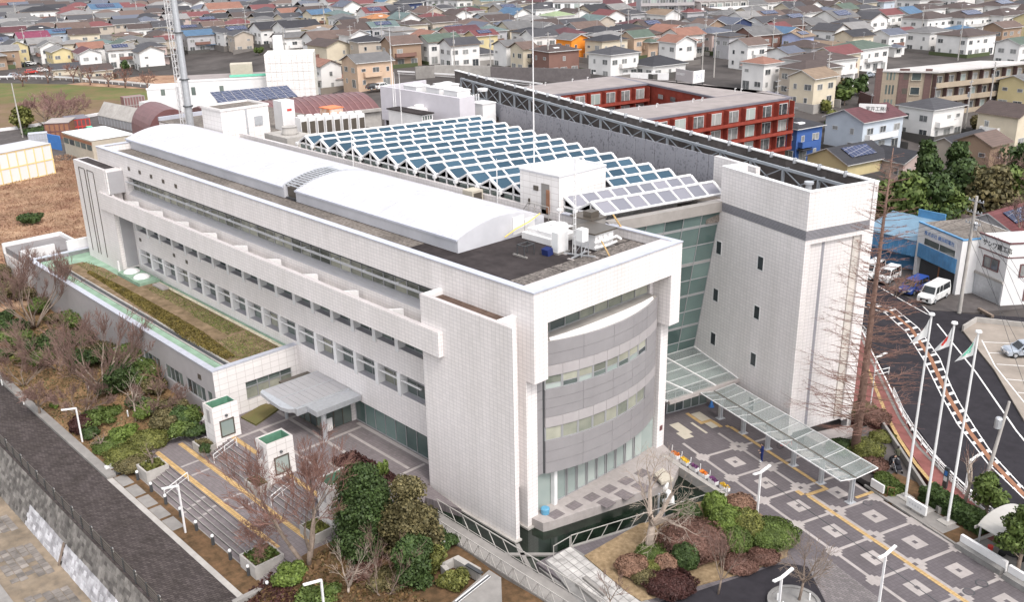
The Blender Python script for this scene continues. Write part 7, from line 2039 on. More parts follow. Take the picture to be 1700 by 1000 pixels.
# white two-storey workshop at right edge
a0,a1,a2 = onz(1612,486,0),onz(1660,508,0),onz(1745,503,0)
f1_,La,exa,ena = wall_frame(a0,a1); f2_,Lb,exb,enb = wall_frame(a1,a2)
ws = thing('white_workshop','white two storey workshop with maroon trim and black lettered fascia','building',a1)
back = [a0,a1,a2,a2 + a0 - a1]
mb = MB(); mb.prism([tuple(p[:2]) for p in back],0,6.0); part('wall',mb,M['white'],ws)
mb = MB(); mb.prism([tuple(p[:2]) for p in back],6.0,7.6); part('fascia',mb,M['car_white'],ws)
sb(ws,f1_,'trim',[(-.1,-.1,7.6,La + .05,.2,7.75),(-.05,-.08,5.9,La + .03,.0,6.02)],M['maroon']); sb(ws,f2_,'trim',[(0,-.1,7.6,Lb,.2,7.75),(0,-.08,5.9,Lb,0,6.02)],M['maroon'])
for fr_w,u0,u1,z0,z1 in ((f1_,1.3,3.6,3.9,5.2),(f2_,1.8,4.4,3.6,5.0),(f2_,2.8,4.4,.6,1.9)):
    w = sb(ws,fr_w,'window',[(u0 - .12,-.1,z0 - .12,u1 + .12,-.001,z0),(u0 - .12,-.1,z1,u1 + .12,-.001,z1 + .12),(u0 - .12,-.1,z0,u0,-.001,z1),(u1,-.1,z0,u1 + .12,-.001,z1),((u0 + u1) / 2 - .04,-.06,z0,(u0 + u1) / 2 + .04,-.001,z1)],M['maroon'])
    sb(ws,fr_w,'pane',[(u0,-.04,z0,u1,-.002,z1)],M['hglass'])
sb(ws,f1_,'shutter',[(.2,-.06,.1,La - .2,-.001,2.7)],M['steel']); sb(ws,f1_,'shutter_hood',[(.0,-.2,2.7,La,-.002,3.0)],M['conclight'])
lettering('\u30b5\u30f3\u30ef\u9435\u5de5\u4e8b','lettering',f1_(.6,-.115 + .1,6.5) + ena * .02,exa,(0,0,1),.8,M['black'],ws)
lettering('\u30b5\u30f3\u30ef','lettering',f2_(3.0,-.02,6.4),exb,(0,0,1),.8,M['black'],ws)
mb = MB(); mb.bar(onz(1625,513,.15),onz(1648,526,.15),.35,.3); solo('timber_stack','short stack of weathered timber on the apron before the white workshop','timber',mb,M['bark'])

# utility poles, wires, guard rail
def upole(lab,base,h,arms=2,r0=.17,lean=(0,0)):
    b = np.array(base); t = thing('utility_pole',lab,'utility pole',b,'concrete utility poles')
    top = b + [lean[0],lean[1],h]
    mb = MB(); mb.tube([b,top],[r0,r0 * .62],10); part('pole',mb,M['conclight'],t)
    for k in range(arms):
        z = h - .6 - k * 1.3; c = b + np.array([lean[0],lean[1],0]) * z / h + [0,0,z]
        mb = MB(); mb.bar(c - D2 * 1.0,c + D2 * 1.0,.09)
        for s in (-.9,-.45,.45,.9): mb.lathe([(.05,0),(.07,.12),(.04,.22)],c + D2 * s + [0,0,.05],6)
        part('cross_arm',mb,M['steel'],t)
    mb = MB(); c = b + [.2,.2,h * .72]; mb.lathe([(.28,0),(.28,.8),(.2,.9)],c,10); part('transformer',mb,M['steel'],t)
    return t
upole('concrete utility pole with crossarms in front of the blue lettered shop',onz(1592,520,0),14.0,3,.24)
upole('leaning concrete utility pole by the shelter with guy rods',onz(1632,812,0),7.6,0,.17,(.5,.9))
P0 = onz(1592,520,0) + np.array([0,0,0])
def wire(lab,a,b,sag=.6,r=.02):
    a,b = np.array(a,float),np.array(b,float)
    mb = MB(); mb.tube([a + (b - a) * s + np.array([0,0,-4 * sag * s * (1 - s)]) for s in np.linspace(0,1,9)],r,4); solo('overhead_wire',lab,'wire',mb,M['black'],'overhead wires from the utility pole')
for i,(z,q) in enumerate(((13.4,(1760,640)),(13.2,(1790,600)),(12.1,(1770,690)),(11.0,(1730,720)),(10.8,(1800,560)),(9.5,(1740,660)))):
    e = onz(*q,2.0 + i * .4); wire('thin black overhead wire running right from the utility pole',P0 + [.5 - i * .2,.3,z],e)
for i,z in enumerate((13.4,12.1,10.9)): wire('thin black overhead wire running right from the utility pole',P0 + [.3,.3 + i * .2,z],onz(1455 - i * 6,392,8.5),.8)
gr = thing('guard_rail','white pipe guard rail between red pavement and street','guard rail',onz(1530,742,0))
pts_ = [onz(x,y,.05) for x,y in ((1482,655),(1498,692),(1520,728),(1548,765),(1578,800),(1610,832),(1660,872))]
fr = MB()
for a,b in zip(pts_[:-1],pts_[1:]):
    n = 3
    for z in (.75,.5,.28): fr.bar(a + [0,0,z],b + [0,0,z],.055)
    for k in range(n): q = a + (b - a) * k / n; fr.bar(q,q + [0,0,.8],.08)
part('rails',fr,M['car_white'],gr)
mb = MB(); a,b = onz(1451,628,.0),onz(1475,622,0)
for z in (.3,.75): mb.bar(a + [0,0,z],b + [0,0,z],.06)
mb.bar(a,a + [0,0,.8],.07); mb.bar(b,b + [0,0,.8],.07); solo('guard_rail','short white barrier crossing the red pavement','guard rail',mb,M['car_white'])
mb = MB(); a,b = onz(1430,550,0),onz(1440,562,0)
for z in (.3,.75): mb.bar(a + [0,0,z],b + [0,0,z],.06)
for k in range(4): q = a + (b - a) * k / 3; mb.bar(q,q + [0,0,.8],.06)
solo('guard_rail','white barrier beside the red pavement close to the tower','guard rail',mb,M['car_white'])
# trees behind the workshop
ev = [(1462,395,8.5,7.0,'leafgreen','tall yellow green tree just right of the tower top'),(1500,405,10.5,8.0,'leafgreen','largest bushy green tree behind the blue workshop'),(1535,400,10,7.5,'leafdark','dark bushy tree behind the blue lettered sign'),(1560,395,8.0,7.0,'leafgreen','olive green tree right of the dark bushy tree'),(1530,330,10,5.0,'leafdark','slim dark conifer left of the cream house with balcony'),(1585,320,9,4.5,'leafdark','dark conifer beside the cream house with balcony'),(1600,365,9,8.0,'leafdark','broad dark tree above the white workshop roof'),(1635,375,9.5,8.0,'leafbrown','brownish bamboo like clump above the maroon roof'),(1690,320,9,8.0,'leafdark','dark tree at the right edge above the maroon roof'),(1585,385,6,6,'leafbrown','low olive scrub behind the grey shop roof'),(1668,360,8,7,'leafgreen','green tree right of the bamboo clump')]
for i,(x,y,h_,w_,mt_,lab) in enumerate(ev):
    p = ont(x,y); evergreen('evergreen_tree',lab,p,h_,w_,M[mt_],3400,.3,seed=70 + i,conic=.3,z0=.08,nb=26)
for i,(x,y,lab) in enumerate(((1655,330,'pinkish leafless tree on the slope above the bamboo clump'),(1695,360,'pinkish leafless tree at the right edge'),(1690,420,'leafless scrub tree beside the maroon roof'))):
    bare_tree('bare_tree',lab,ont(x,y),8.5,M['bark'],M['twig'],90 + i,mx=5,split=3,spread=.6,up=.1,r0=.2,clear=.2,minr=.02)
bare_tree('bare_tree','tangled brown bare shrub behind the blue minivan',onz(1488,492,0),3.2,M['bark'],M['twigred'],95,stems=6,lean=.5,mx=4,split=3,spread=.6,up=.1,r0=.1,clear=.25,minr=.012)

# ================================================================== THE TOWN
RC0 = {'dark grey': (.058,.056,.063),'black': (.033,.032,.038),'grey': (.125,.12,.12),'light grey': (.20,.19,.185),'dark brown': (.072,.05,.045),'brown': (.125,.082,.067),'dull red': (.15,.042,.043),'maroon': (.10,.034,.04),'terracotta': (.235,.105,.07),'orange': (.36,.145,.045),'green': (.075,.105,.08),'blue': (.06,.125,.21),'slate blue': (.095,.105,.14),'tan': (.21,.145,.095),'teal grey': (.105,.15,.145),'light green': (.23,.29,.15),'magenta': (.19,.035,.075)}
WC = {'white': (.66,.64,.62),'cream': (.55,.48,.37),'beige': (.42,.36,.30),'pale yellow': (.55,.46,.26),'light grey': (.38,.37,.38),'pinkish': (.46,.36,.33),'peach': (.50,.36,.26),'brown': (.19,.105,.085),'tan': (.29,.20,.14),'navy': (.04,.055,.12),'orange': (.74,.25,.03),'black': (.045,.047,.055),'lilac': (.36,.40,.58),'blue': (.045,.10,.28),'pale blue': (.44,.48,.53),'light green': (.36,.46,.22)}
RC = {k: tuple(.85 * q + .15 * (c[0] * .3 + c[1] * .6 + c[2] * .1) for q in c) for k,c in RC0.items()}
def wmesh(w,h,split):
    mb = MB(); f = .07
    mb.box(-w / 2,-.05,0,-w / 2 + f,.03,h); mb.box(w / 2 - f,-.05,0,w / 2,.03,h); mb.box(-w / 2 + f,-.05,0,w / 2 - f,.03,f); mb.box(-w / 2 + f,-.05,h - f,w / 2 - f,.03,h)
    if split: mb.box(-f / 2,-.04,f,f / 2,.02,h - f)
    mb.box(-w / 2 + f,-.02,f,w / 2 - f,.02,h - f,1)
    return mb.mesh('window',[M['hframe'],M['hglass']])
WM = [wmesh(1.8,1.25,True),wmesh(.85,1.15,False),wmesh(2.0,2.0,True),wmesh(1.2,.75,False)]
DM = MB().box(-.45,-.05,0,.45,.03,2.0).mesh('door',[M['bark']])
HOUSES = []
def link(nm,me,par,loc=(0,0,0),rz=0.0,col=None):
    o = bpy.data.objects.new(nm,me); COL.objects.link(o); o.parent = par; o.location = loc; o.rotation_euler = (0,0,rz)
    if col: o.color = (*col,1)
    return o
def roof_mb(w,d,he,hr,kind,ov=.55):
    """w along local x (ridge), d along y; eave he, ridge he+hr"""
    mb = MB(); x,y = w / 2 + ov,d / 2 + ov
    drop = hr * ov / (d / 2); e = he - drop * .6; t = .16
    if kind == 'gable':
        for z in (0,):
            mb.add([(-x,-y,e),(x,-y,e),(x,0,he + hr),(-x,0,he + hr),(-x,y,e),(x,y,e),(-x,-y,e - t),(x,-y,e - t),(x,0,he + hr - t),(-x,0,he + hr - t),(-x,y,e - t),(x,y,e - t)],
                   [(0,1,2,3),(3,2,5,4),(7,6,9,8),(8,9,10,11),(0,6,7,1),(5,11,10,4),(1,7,8,2),(2,8,11,5),(6,0,3,9),(9,3,4,10)]); mb.m = [0] * 4 + [1] * 6
    else:
        r = max(.0,w / 2 - d / 2)
        mb.add([(-x,-y,e),(x,-y,e),(x,y,e),(-x,y,e),(-r,0,he + hr),(r,0,he + hr),(-x,-y,e - t),(x,-y,e - t),(x,y,e - t),(-x,y,e - t)],
               [(0,1,5,4),(1,2,5),(2,3,4,5),(3,0,4),(0,6,7,1),(1,7,8,2),(2,8,9,3),(3,9,6,0),(9,8,7,6)]); mb.m = [0] * 4 + [1] * 5
    return mb
def house(p,w,d,yaw,kind,rc,wc,floors,rnd,cat='house'):
    toC = math.atan2(-p[1],-p[0])
    t = thing('house','',cat,p,None,yaw)
    he = 3.1 * floors + .2; hr = (.42 if kind == 'gable' else .31) * d / 2 * rnd.uniform(.9,1.25)
    if kind == 'flat': hr = 0
    mb = MB()
    if kind == 'gable':
        mb.prism([(-w / 2,-d / 2),(w / 2,-d / 2),(w / 2,d / 2),(-w / 2,d / 2)],-1.5,he)
        mb.add([(-w / 2,-d / 2,he),(-w / 2,d / 2,he),(-w / 2,0,he + hr - .05),(w / 2,-d / 2,he),(w / 2,d / 2,he),(w / 2,0,he + hr - .05)],[(2,1,0),(3,4,5),(0,3,5,2),(4,1,2,5)])
    else: mb.box(-w / 2,-d / 2,-1.5,w / 2,d / 2,he)
    link('wall',mb.mesh('wall',[M['hwall']]),t,col=WC[wc])
    if kind == 'flat':
        mb = MB(); mb.box(-w / 2 - .1,-d / 2 - .1,he,w / 2 + .1,d / 2 + .1,he + .35); mb.box(-w / 2 + .25,-d / 2 + .25,he + .351,w / 2 - .25,d / 2 - .25,he + .36)
        link('roof',mb.mesh('roof',[M['hroof']]),t,col=RC[rc])
    else:
        link('roof',roof_mb(w,d,he,hr,kind).mesh('roof',[M['hroof'],rnd.choice((M['hframe'],M['bark'],M['hframe']))]),t,col=RC[rc])
    for face in range(4):
        a = (-math.pi / 2,0,math.pi / 2,math.pi)[face]
        if math.cos(yaw + a - toC) < .1: continue
        Lf = w if face % 2 == 0 else d; off = d / 2 if face % 2 == 0 else w / 2
        n = max(1,int(Lf / 3.0)); ex = (math.cos(a + math.pi / 2),math.sin(a + math.pi / 2)); en = (math.cos(a),math.sin(a))
        for fl in range(floors):
            for i in range(n):
                if rnd.random() < .12: continue
                s = (i + .5) / n * Lf - Lf / 2 + rnd.uniform(-.25,.25)
                k = rnd.choice((0,0,1,3) if fl else (0,2,2,1)); z = fl * 2.75 + (.95 if k in (0,1) else (.15 if k == 2 else 1.3))
                link('window',WM[k],t,(en[0] * (off + .03) + ex[0] * s,en[1] * (off + .03) + ex[1] * s,z),a + math.pi / 2)
        if face % 2 == 0 and floors > 1 and rnd.random() < .55:
            bwid = Lf * rnd.uniform(.4,.75); s = rnd.uniform(-.15,.15) * Lf
            mb = MB(); mb.box(-bwid / 2,-1.1,0,bwid / 2,0,.12); mb.box(-bwid / 2,-1.1,.12,bwid / 2,-1.02,1.05); mb.box(-bwid / 2,-1.02,.12,-bwid / 2 + .08,0,1.05); mb.box(bwid / 2 - .08,-1.02,.12,bwid / 2,0,1.05)
            o = link('balcony',mb.mesh('balcony',[M['hwall']]),t,(en[0] * off + ex[0] * s,en[1] * off + ex[1] * s,2.8),a + math.pi / 2,col=rnd.choice((WC[wc],tuple(q * .7 for q in WC[wc]),WC['white'],WC['brown'])))
    if kind == 'hip' and rnd.random() < .18:
        mb = MB(); mb.box(-.8,-.9,he + hr * .15,.8,.4,he + hr * .55); link('dormer',mb.mesh('dormer',[M['hwall']]),t,(rnd.uniform(-.2,.2) * w,-d * .22,0),0,col=(.72,.72,.72))
    if kind != 'flat' and rnd.random() < .1:
        mb = MB(); sl = math.atan2(hr,d / 2); c,s = math.cos(sl),math.sin(sl); yy = -d * .25
        mb.obox((0,yy,he + hr * .5 + .22),(w * .3,0,0),(0,d * .16 * c,d * .16 * s),(0,-.03 * s,.03 * c)); link('solar_panel',mb.mesh('solar_panel',[M['solar']]),t)
    if kind != 'flat' and floors > 1 and rnd.random() < .4:
        sx,sy = rnd.choice((-1,1)),rnd.choice((-1,-1,1)); w2,d2,h2 = w * rnd.uniform(.4,.6),2.6,rnd.choice((2.9,5.0)); cx,cy = sx * (w - w2) / 2 * .9,sy * (d / 2 + d2 / 2 - .4)
        mb = MB(); mb.box(cx - w2 / 2,cy - d2 / 2,-1.5,cx + w2 / 2,cy + d2 / 2,h2); link('side_wing',mb.mesh('side_wing',[M['hwall']]),t,col=WC[wc])
        rm_ = roof_mb(w2,d2 + 2,h2,.8,'hip',.4); rm_.v = [(x_ + cx,y_ + cy,z_) for x_,y_,z_ in rm_.v]; link('wing_roof',rm_.mesh('wing_roof',[M['hroof'],M['hframe']]),t,col=RC[rc])
        link('window',WM[0],t,(cx,cy + sy * (d2 / 2 + .03),.9),0 if sy < 0 else math.pi)
    if rnd.random() < .7:
        gx,gy = w / 2 + rnd.uniform(.9,1.6),d / 2 + rnd.uniform(1.0,1.8); mb = MB(); h_ = rnd.uniform(.9,1.5)
        for x0,y0,x1,y1 in ((-gx,-gy,gx * .4,-gy + .15),(-gx,-gy + .15,-gx + .15,gy),(gx - .15,-gy,gx,gy)): mb.box(x0,y0,-1.2,x1,y1,h_)
        link('garden_wall',mb.mesh('garden_wall',[M['hwall']]),t,col=rnd.choice(((.16,.145,.135),(.30,.28,.26),(.08,.075,.07),(.22,.19,.16),(.07,.085,.04))))
    if floors > 1 and rnd.random() < .4:
        mb = MB(); sx = rnd.choice((-1,1)); mb.box(sx * w * .12,-d / 2 - 1.6,2.4,sx * w * .48,-d / 2 - .01,2.55); link('porch_roof',mb.mesh('porch_roof',[M['hroof']]),t,col=RC[rc])
    if rnd.random() < .45:
        mb = MB(); mb.tube([(0,0,0),(0,0,2.2)],.03,4); mb.bar((-.7,0,2.0),(.7,0,2.0),.03); mb.bar((-.5,-.3,1.9),(-.5,.3,1.9),.03); mb.bar((.3,-.3,1.9),(.3,.3,1.9),.03); link('roof_aerial',mb.mesh('roof_aerial',[M['steel']]),t,(rnd.uniform(-.2,.2) * w,0,he + hr - .1),rnd.uniform(0,3))
    HOUSES.append(dict(o=t,p=np.array(p),r=max(w,d) * .62,w=wc,rf=rc,k=kind,fl=floors,px=pix(np.array(p) + [0,0,he]),A=w * d))
    return t
e0,e1 = onz(1030,204,15.5),onz(1312,160,15.5)
TH = math.atan2(e1[1] - e0[1],e1[0] - e0[0])         # the street grid of the town follows the red apartments
EXPL = [  # px, py of the base, width px, yaw turn, roof kind, roof, wall, floors
 (172,99,46,0,'hip','teal grey','black',2),(250,114,44,1,'gable','dark grey','white',2),(110,128,45,0,'gable','dark grey','cream',1),(160,131,50,0,'gable','dark brown','cream',1),
 (85,104,34,1,'gable','grey','white',2),(128,99,44,0,'hip','light grey','cream',2),(58,88,50,0,'gable','magenta','white',2),(125,70,50,0,'gable','brown','white',2),(28,66,60,0,'hip','grey','white',2),
 (132,46,52,0,'hip','light grey','white',2),(176,36,52,0,'gable','blue','white',2),(70,40,60,0,'hip','black','white',2),(20,24,44,0,'gable','terracotta','white',2),(215,84,46,0,'hip','brown','cream',2),
 (280,92,40,0,'gable','dull red','beige',2),(330,84,50,0,'gable','blue','light grey',2),(372,36,60,0,'gable','terracotta','white',2),(392,78,60,0,'hip','dark grey','white',2),(345,58,44,0,'hip','maroon','pinkish',2),(305,30,38,1,'gable','dark grey','white',2),(332,28,38,1,'gable','dark brown','white',2),
 (452,74,60,0,'gable','black','white',2),(495,72,70,0,'gable','black','white',2),(545,94,72,0,'gable','brown','white',2),(630,58,50,0,'hip','orange','cream',2),(668,82,50,0,'hip','light grey','white',2),(712,97,58,1,'gable','terracotta','white',2),(764,110,58,0,'gable','dark grey','white',2),(800,92,46,0,'gable','dull red','pale yellow',2),(848,112,46,0,'gable','grey','white',2),
 (620,92,26,0,'hip','dull red','white',1),(542,148,40,1,'gable','terracotta','white',2),(612,142,70,0,'gable','grey','peach',2),(578,36,40,1,'gable','slate blue','white',2),(560,26,50,0,'gable','dull red','white',2),(520,22,60,0,'gable','blue','white',2),(634,36,44,0,'hip','light grey','cream',2),(678,30,40,0,'hip','dark grey','navy',2),(735,40,36,0,'hip','dark grey','white',2),(778,45,46,0,'hip','maroon','white',2),(712,48,44,1,'gable','brown','beige',2),(590,90,40,1,'gable','brown','white',2),(740,72,62,0,'hip','dark brown','white',1),
 (950,100,40,1,'gable','grey','orange',2),(1006,102,62,0,'hip','black','cream',2),(1056,96,46,0,'gable','green','peach',2),(1018,128,68,0,'hip','dark grey','white',2),(1090,125,78,0,'hip','black','white',1),(1122,106,44,1,'gable','terracotta','white',2),(922,122,64,0,'hip','dark brown','brown',2),(870,118,30,0,'gable','brown','cream',2),(1240,112,50,0,'gable','brown','white',2),(1262,148,48,0,'hip','terracotta','white',2),(1172,74,44,1,'gable','brown','tan',2),(1214,70,50,1,'gable','slate blue','navy',2),(1052,62,66,0,'gable','dull red','cream',1),(1116,62,44,0,'gable','maroon','white',1),(905,40,80,0,'hip','dark grey','white',2),(925,54,48,0,'hip','light green','white',2),(950,60,46,0,'gable','dull red','white',1),(880,60,40,0,'hip','light grey','cream',2),(900,78,44,1,'gable','grey','white',2),(1210,95,40,0,'hip','dark grey','light grey',2),
 (1346,174,66,0,'gable','tan','cream',2),(1356,140,105,0,'hip','dark brown','white',2),(1420,116,92,0,'hip','green','white',2),(1486,74,74,0,'gable','dull red','beige',1),(1472,90,50,0,'gable','slate blue','white',2),(1536,84,62,0,'hip','grey','white',2),(1600,90,84,0,'hip','dark brown','white',2),(1682,108,56,0,'gable','green','white',2),(1322,96,40,0,'gable','tan','lilac',2),
 (1430,246,112,0,'gable','maroon','pale blue',2),(1540,226,88,0,'hip','dark grey','white',2),(1592,268,116,0,'gable','black','beige',1),(1668,240,74,1,'gable','dark brown','cream',2),(1318,262,66,0,'hip','black','blue',2),(1256,262,58,0,'gable','dark grey','light green',2),(1624,292,60,0,'gable','brown','tan',2),(1490,290,70,1,'gable','black','pinkish',1),(1405,288,110,0,'gable','black','pale yellow',1),(1580,356,70,0,'hip','slate blue','beige',1),(1300,128,44,0,'gable','slate blue','white',2),(1285,80,44,0,'gable','dull red','white',2),(1385,58,62,0,'gable','grey','white',2),(1440,60,44,1,'gable','dark grey','white',2),(1310,62,60,0,'hip','dark grey','cream',2),(1590,62,40,0,'hip','blue','white',1),(1660,76,56,0,'gable','brown','tan',2),(1690,180,60,0,'gable','grey','pale yellow',2),
 (1595,405,80,0,'hip','dark brown','light grey',1),(1665,402,120,0,'gable','dull red','light grey',1),
]
for k in range(3):
    for j in range(3): EXPL.append((1536 + k * 62 - j * 8,58 - j * 17 - k * 3,74 - j * 7,0,'hip','dark brown','white',2))
rnd = random.Random(77)
def clash(p,r,tol=1.0):
    for h in HOUSES:
        if (h['p'][0] - p[0]) ** 2 + (h['p'][1] - p[1]) ** 2 < ((h['r'] + r) * tol) ** 2: return True
    return False
for (x,y,wpx,turn,kind,rc,wc,fl) in EXPL:
    p = ont(x,y); dep = pix(p)[2]; w = min(wpx * dep / FL * .92,17); d = min(max(6.2,w * rnd.uniform(.68,.9)),10.5)
    if clash(p,max(w,d) * .5,.55): continue
    yaw = TH + rnd.uniform(-.07,.07) + (math.pi / 2 if turn else 0)
    if turn: w,d = max(w,7),min(w,8.5)
    house(p,w,d,yaw,kind,rc,wc,fl,rnd)
def allowed(x,y):
    lim = 118 if x < 290 else (96 if x < 460 else (112 if x < 860 else (118 if x < 1240 else 232)))
    if y > lim or y < -14 or x < -60 or x > 1770: return False
    if 1425 < x < 1760 and 60 < y < 215: return False      # beige apartments
    if 1060 < x < 1320 and 100 < y < 230: return False
    if 820 < x < 1060 and y > 100: return False
    if 290 < x < 540 and y > 92: return False
    return True
# lots of the street grid
ct,stt = math.cos(TH),math.sin(TH)
lots = []
for i in range(-40,60):
    for j in range(0,60):
        a = i * 11.0 + (j % 2) * 4; b = 60 + j * 11.2 + (j // 2) * 4.6
        q = np.array([-60.0,90.0]) + a * np.array([ct,stt]) + b * np.array([-stt,ct])
        lots.append(q)
palr = ['dark grey'] * 5 + ['black'] * 4 + ['grey'] * 5 + ['light grey'] * 3 + ['dark brown'] * 4 + ['brown'] * 3 + ['dull red'] * 3 + ['maroon'] * 2 + ['terracotta'] + ['green','blue','slate blue','slate blue','tan','teal grey','dark brown','grey','dark grey']
palw = ['white'] * 14 + ['cream'] * 5 + ['beige'] * 3 + ['light grey'] * 3 + ['pinkish','peach','tan','pale yellow','pale blue','brown']
cand = []
for q in lots:
    z = terrain(q[0],q[1]); px = pix((q[0],q[1],z))
    if px[2] > 90 and px[2] < 620 and allowed(px[0],px[1]): cand.append((px[2],q,z,px))
cand.sort(key=lambda c: c[0])
NMAX = 292
far = []
for dpt,q,z,px in cand:
    q = q + np.array([rnd.uniform(-1,1),rnd.uniform(-1,1)])
    w = rnd.uniform(8.4,11.8); d = rnd.uniform(6.8,8.4)
    if clash(q,w * .56,.76): continue
    if len(HOUSES) < NMAX and rnd.random() < .94:
        house((q[0],q[1],terrain(q[0],q[1])),w,d,TH + rnd.uniform(-.12,.12) + (math.pi / 2 if rnd.random() < .3 else 0),rnd.choice(('hip','hip','gable','gable','gable')),rnd.choice(palr),rnd.choice(palw),2 if rnd.random() < .93 else 1,rnd)
    elif len(HOUSES) >= NMAX: far.append((q,w,d))
# houses past the individual limit: one far mass
mbw,mbr = MB(),MB()
for q,w,d in far:
    z = terrain(q[0],q[1]); c,s = math.cos(TH),math.sin(TH); he = 5.6
    loc_ = lambda x,y,zz,q=q,z=z: (q[0] + x * c - y * s,q[1] + x * s + y * c,z + zz)
    mb = MB(loc_); mb.box(-w / 2,-d / 2,-1,w / 2,d / 2,he); o = len(mbw.v); mbw.v += mb.v; mbw.f += [tuple(i + o for i in f) for f in mb.f]; mbw.m += mb.m
    for i in range(3):
        mb = MB(loc_); mb.box(-w / 2 + 1 + i * 3,-d / 2 - .05,3.7,-w / 2 + 2.6 + i * 3,-d / 2 + .02,4.8,1); o = len(mbw.v); mbw.v += mb.v; mbw.f += [tuple(i_ + o for i_ in f) for f in mb.f]; mbw.m += mb.m
    rb = roof_mb(w,d,he,1.7,'hip' if rnd.random() < .5 else 'gable'); o = len(mbr.v); mbr.v += [loc_(*v) for v in rb.v]; mbr.f += [tuple(i + o for i in f) for f in rb.f]; mbr.m += rb.m
def pal_mat(name,cols):
    m = bpy.data.materials.new(name); m.use_nodes = True; n,l = m.node_tree.nodes,m.node_tree.links
    g = n.new('ShaderNodeNewGeometry'); rp = n.new('ShaderNodeValToRGB'); rp.color_ramp.interpolation = 'CONSTANT'
    while len(rp.color_ramp.elements) < len(cols): rp.color_ramp.elements.new(.5)
    for i,c in enumerate(cols): rp.color_ramp.elements[i].position = i / len(cols); rp.color_ramp.elements[i].color = (*c,1)
    l.new(g.outputs['Random Per Island'],rp.inputs['Fac']); l.new(rp.outputs['Color'],n['Principled BSDF'].inputs['Base Color']); n['Principled BSDF'].inputs['Roughness'].default_value = .75
    return m
if far:
    o = part('distant_houses',mbw,[pal_mat('far_walls',[WC[k] for k in ('white','cream','white','beige','light grey','white','pinkish')]),M['hglass']],kind='stuff')
    o = part('distant_roofs',mbr,[pal_mat('far_roofs',[RC[k] for k in ('dark grey','black','grey','dark grey','light grey','dark brown','brown','slate blue','grey','dull red','dark grey','black','grey')]),M['hframe']],kind='stuff')

# ---- multi-storey blocks
def facade(par,p0,p1,z0,floors,bays,fh=2.8,wall=None,rail=True,railm=None,sep=True,ww=.62,wh=1.9,rh=1.0):
    p0,p1 = np.array(p0,float),np.array(p1,float); p0[2] = p1[2] = z0
    fr,L,ex,en = wall_frame(p0,p1)
    bw_ = L / bays
    for f in range(floors):
        z = f * fh
        for b_ in range(bays):
            u = b_ * bw_
            w = sb(par,fr,'window',[(u + bw_ * (1 - ww) / 2,-.07,z + .3,u + bw_ * (1 - ww) / 2 + .09,-.002,z + .3 + wh),(u + bw_ * (1 + ww) / 2 - .09,-.07,z + .3,u + bw_ * (1 + ww) / 2,-.002,z + .3 + wh),(u + bw_ * (1 - ww) / 2 + .09,-.07,z + .2 + wh,u + bw_ * (1 + ww) / 2 - .09,-.002,z + .3 + wh),(u + bw_ / 2 - .05,-.06,z + .3,u + bw_ / 2 + .05,-.002,z + .2 + wh)],M['hframe'])
            sb(par,fr,'pane',[(u + bw_ * (1 - ww) / 2 + .09,-.04,z + .3,u + bw_ * (1 + ww) / 2 - .09,-.003,z + .2 + wh)],M['hglass'] if (b_ * 7 + f * 3) % 4 else M['glasspale'])
        if rail:
            sb(par,fr,'balcony',[(0,-1.2,z - .12,L,-.003,z + .05),(0,-1.2,z + .05,L,-1.1,z + rh)],railm or wall)
    if sep:
        for b_ in range(bays + 1):
            u = min(b_ * bw_,L - .15); sb(par,fr,'partition',[(u,-1.08,.051,u + .12,-.08,floors * fh - .25)],wall)
    return fr,L,ex,en
def px_prism(name,px,zt,z0,m,par,grow_=0.0):
    P = [onz(x,y,zt) for x,y in px]; mb = MB(); mb.prism([tuple(q[:2]) for q in P],z0,zt); return part(name,mb,m,par)
ZR = 15.5
ap = thing('red_apartments','U shaped three storey red brick apartment house with pale flat roofs','apartment house',onz(1150,170,8))
near = [(960,214),(1313,161),(1272,151),(960,189)]; cross = [(1076,138),(1190,161.5),(1272,151.2),(1312,160.9),(1165,139),(1020,126)]; farw = [(840,147),(1016,126),(1074,138),(868,163)]
for nm,poly in (('wing',near),('wing',cross),('wing',farw)):
    P = [onz(x,y,ZR) for x,y in poly]; c = sum(P) / len(P)
    mb = MB(); mb.prism([tuple(c[:2] + (q[:2] - c[:2]) * .985) for q in P],2,ZR - .35); part(nm,mb,M['brick'],ap)
for k,poly in enumerate((near,cross,farw)):
    P = [onz(x,y,ZR) for x,y in poly]; c = sum(P) / len(P)
    mb = MB(); mb.prism([tuple(c[:2] + (q[:2] - c[:2]) * 1.02) for q in P],ZR - .36 + k * .012,ZR - .02 + k * .012); part('roof_edge',mb,M['slate'],ap)
    mb = MB(); mb.prism([tuple(c[:2] + (q[:2] - c[:2]) * .96) for q in P],ZR - .1,ZR + .015 + k * .012); part('roof',mb,M['brickroof'],ap)
n0,n1 = onz(980,211,ZR),onz(1312,161.2,ZR)
facade(ap,n0,n1,ZR - 3.05,1,11,wall=M['brick'],railm=M['brick'],rh=.4,ww=.72); facade(ap,n0,n1,ZR - 5.85,1,11,wall=M['brick'],railm=M['brick'],rh=.4,ww=.72); facade(ap,n0,n1,ZR - 8.65,1,11,wall=M['brick'],railm=M['brick'],rh=.4,ww=.72)
n0,n1 = onz(868,162.6,ZR),onz(1073,138.3,ZR)
for k in range(3): facade(ap,n0,n1,ZR - 3.05 - 2.8 * k,1,8,wall=M['brick'],railm=M['brick'],rh=.4,ww=.72)
fr_,L_,ex_,en_ = wall_frame(onz(1077,139,ZR),onz(1188,161.5,ZR))
for u in (3.2,7.0,12): 
    for z in (-2.3,-5.1): sb(ap,fr_,'window',[(u,-.06,z - ZR + ZR,u + 1.4,.02,z + .8)],M['hglass'])
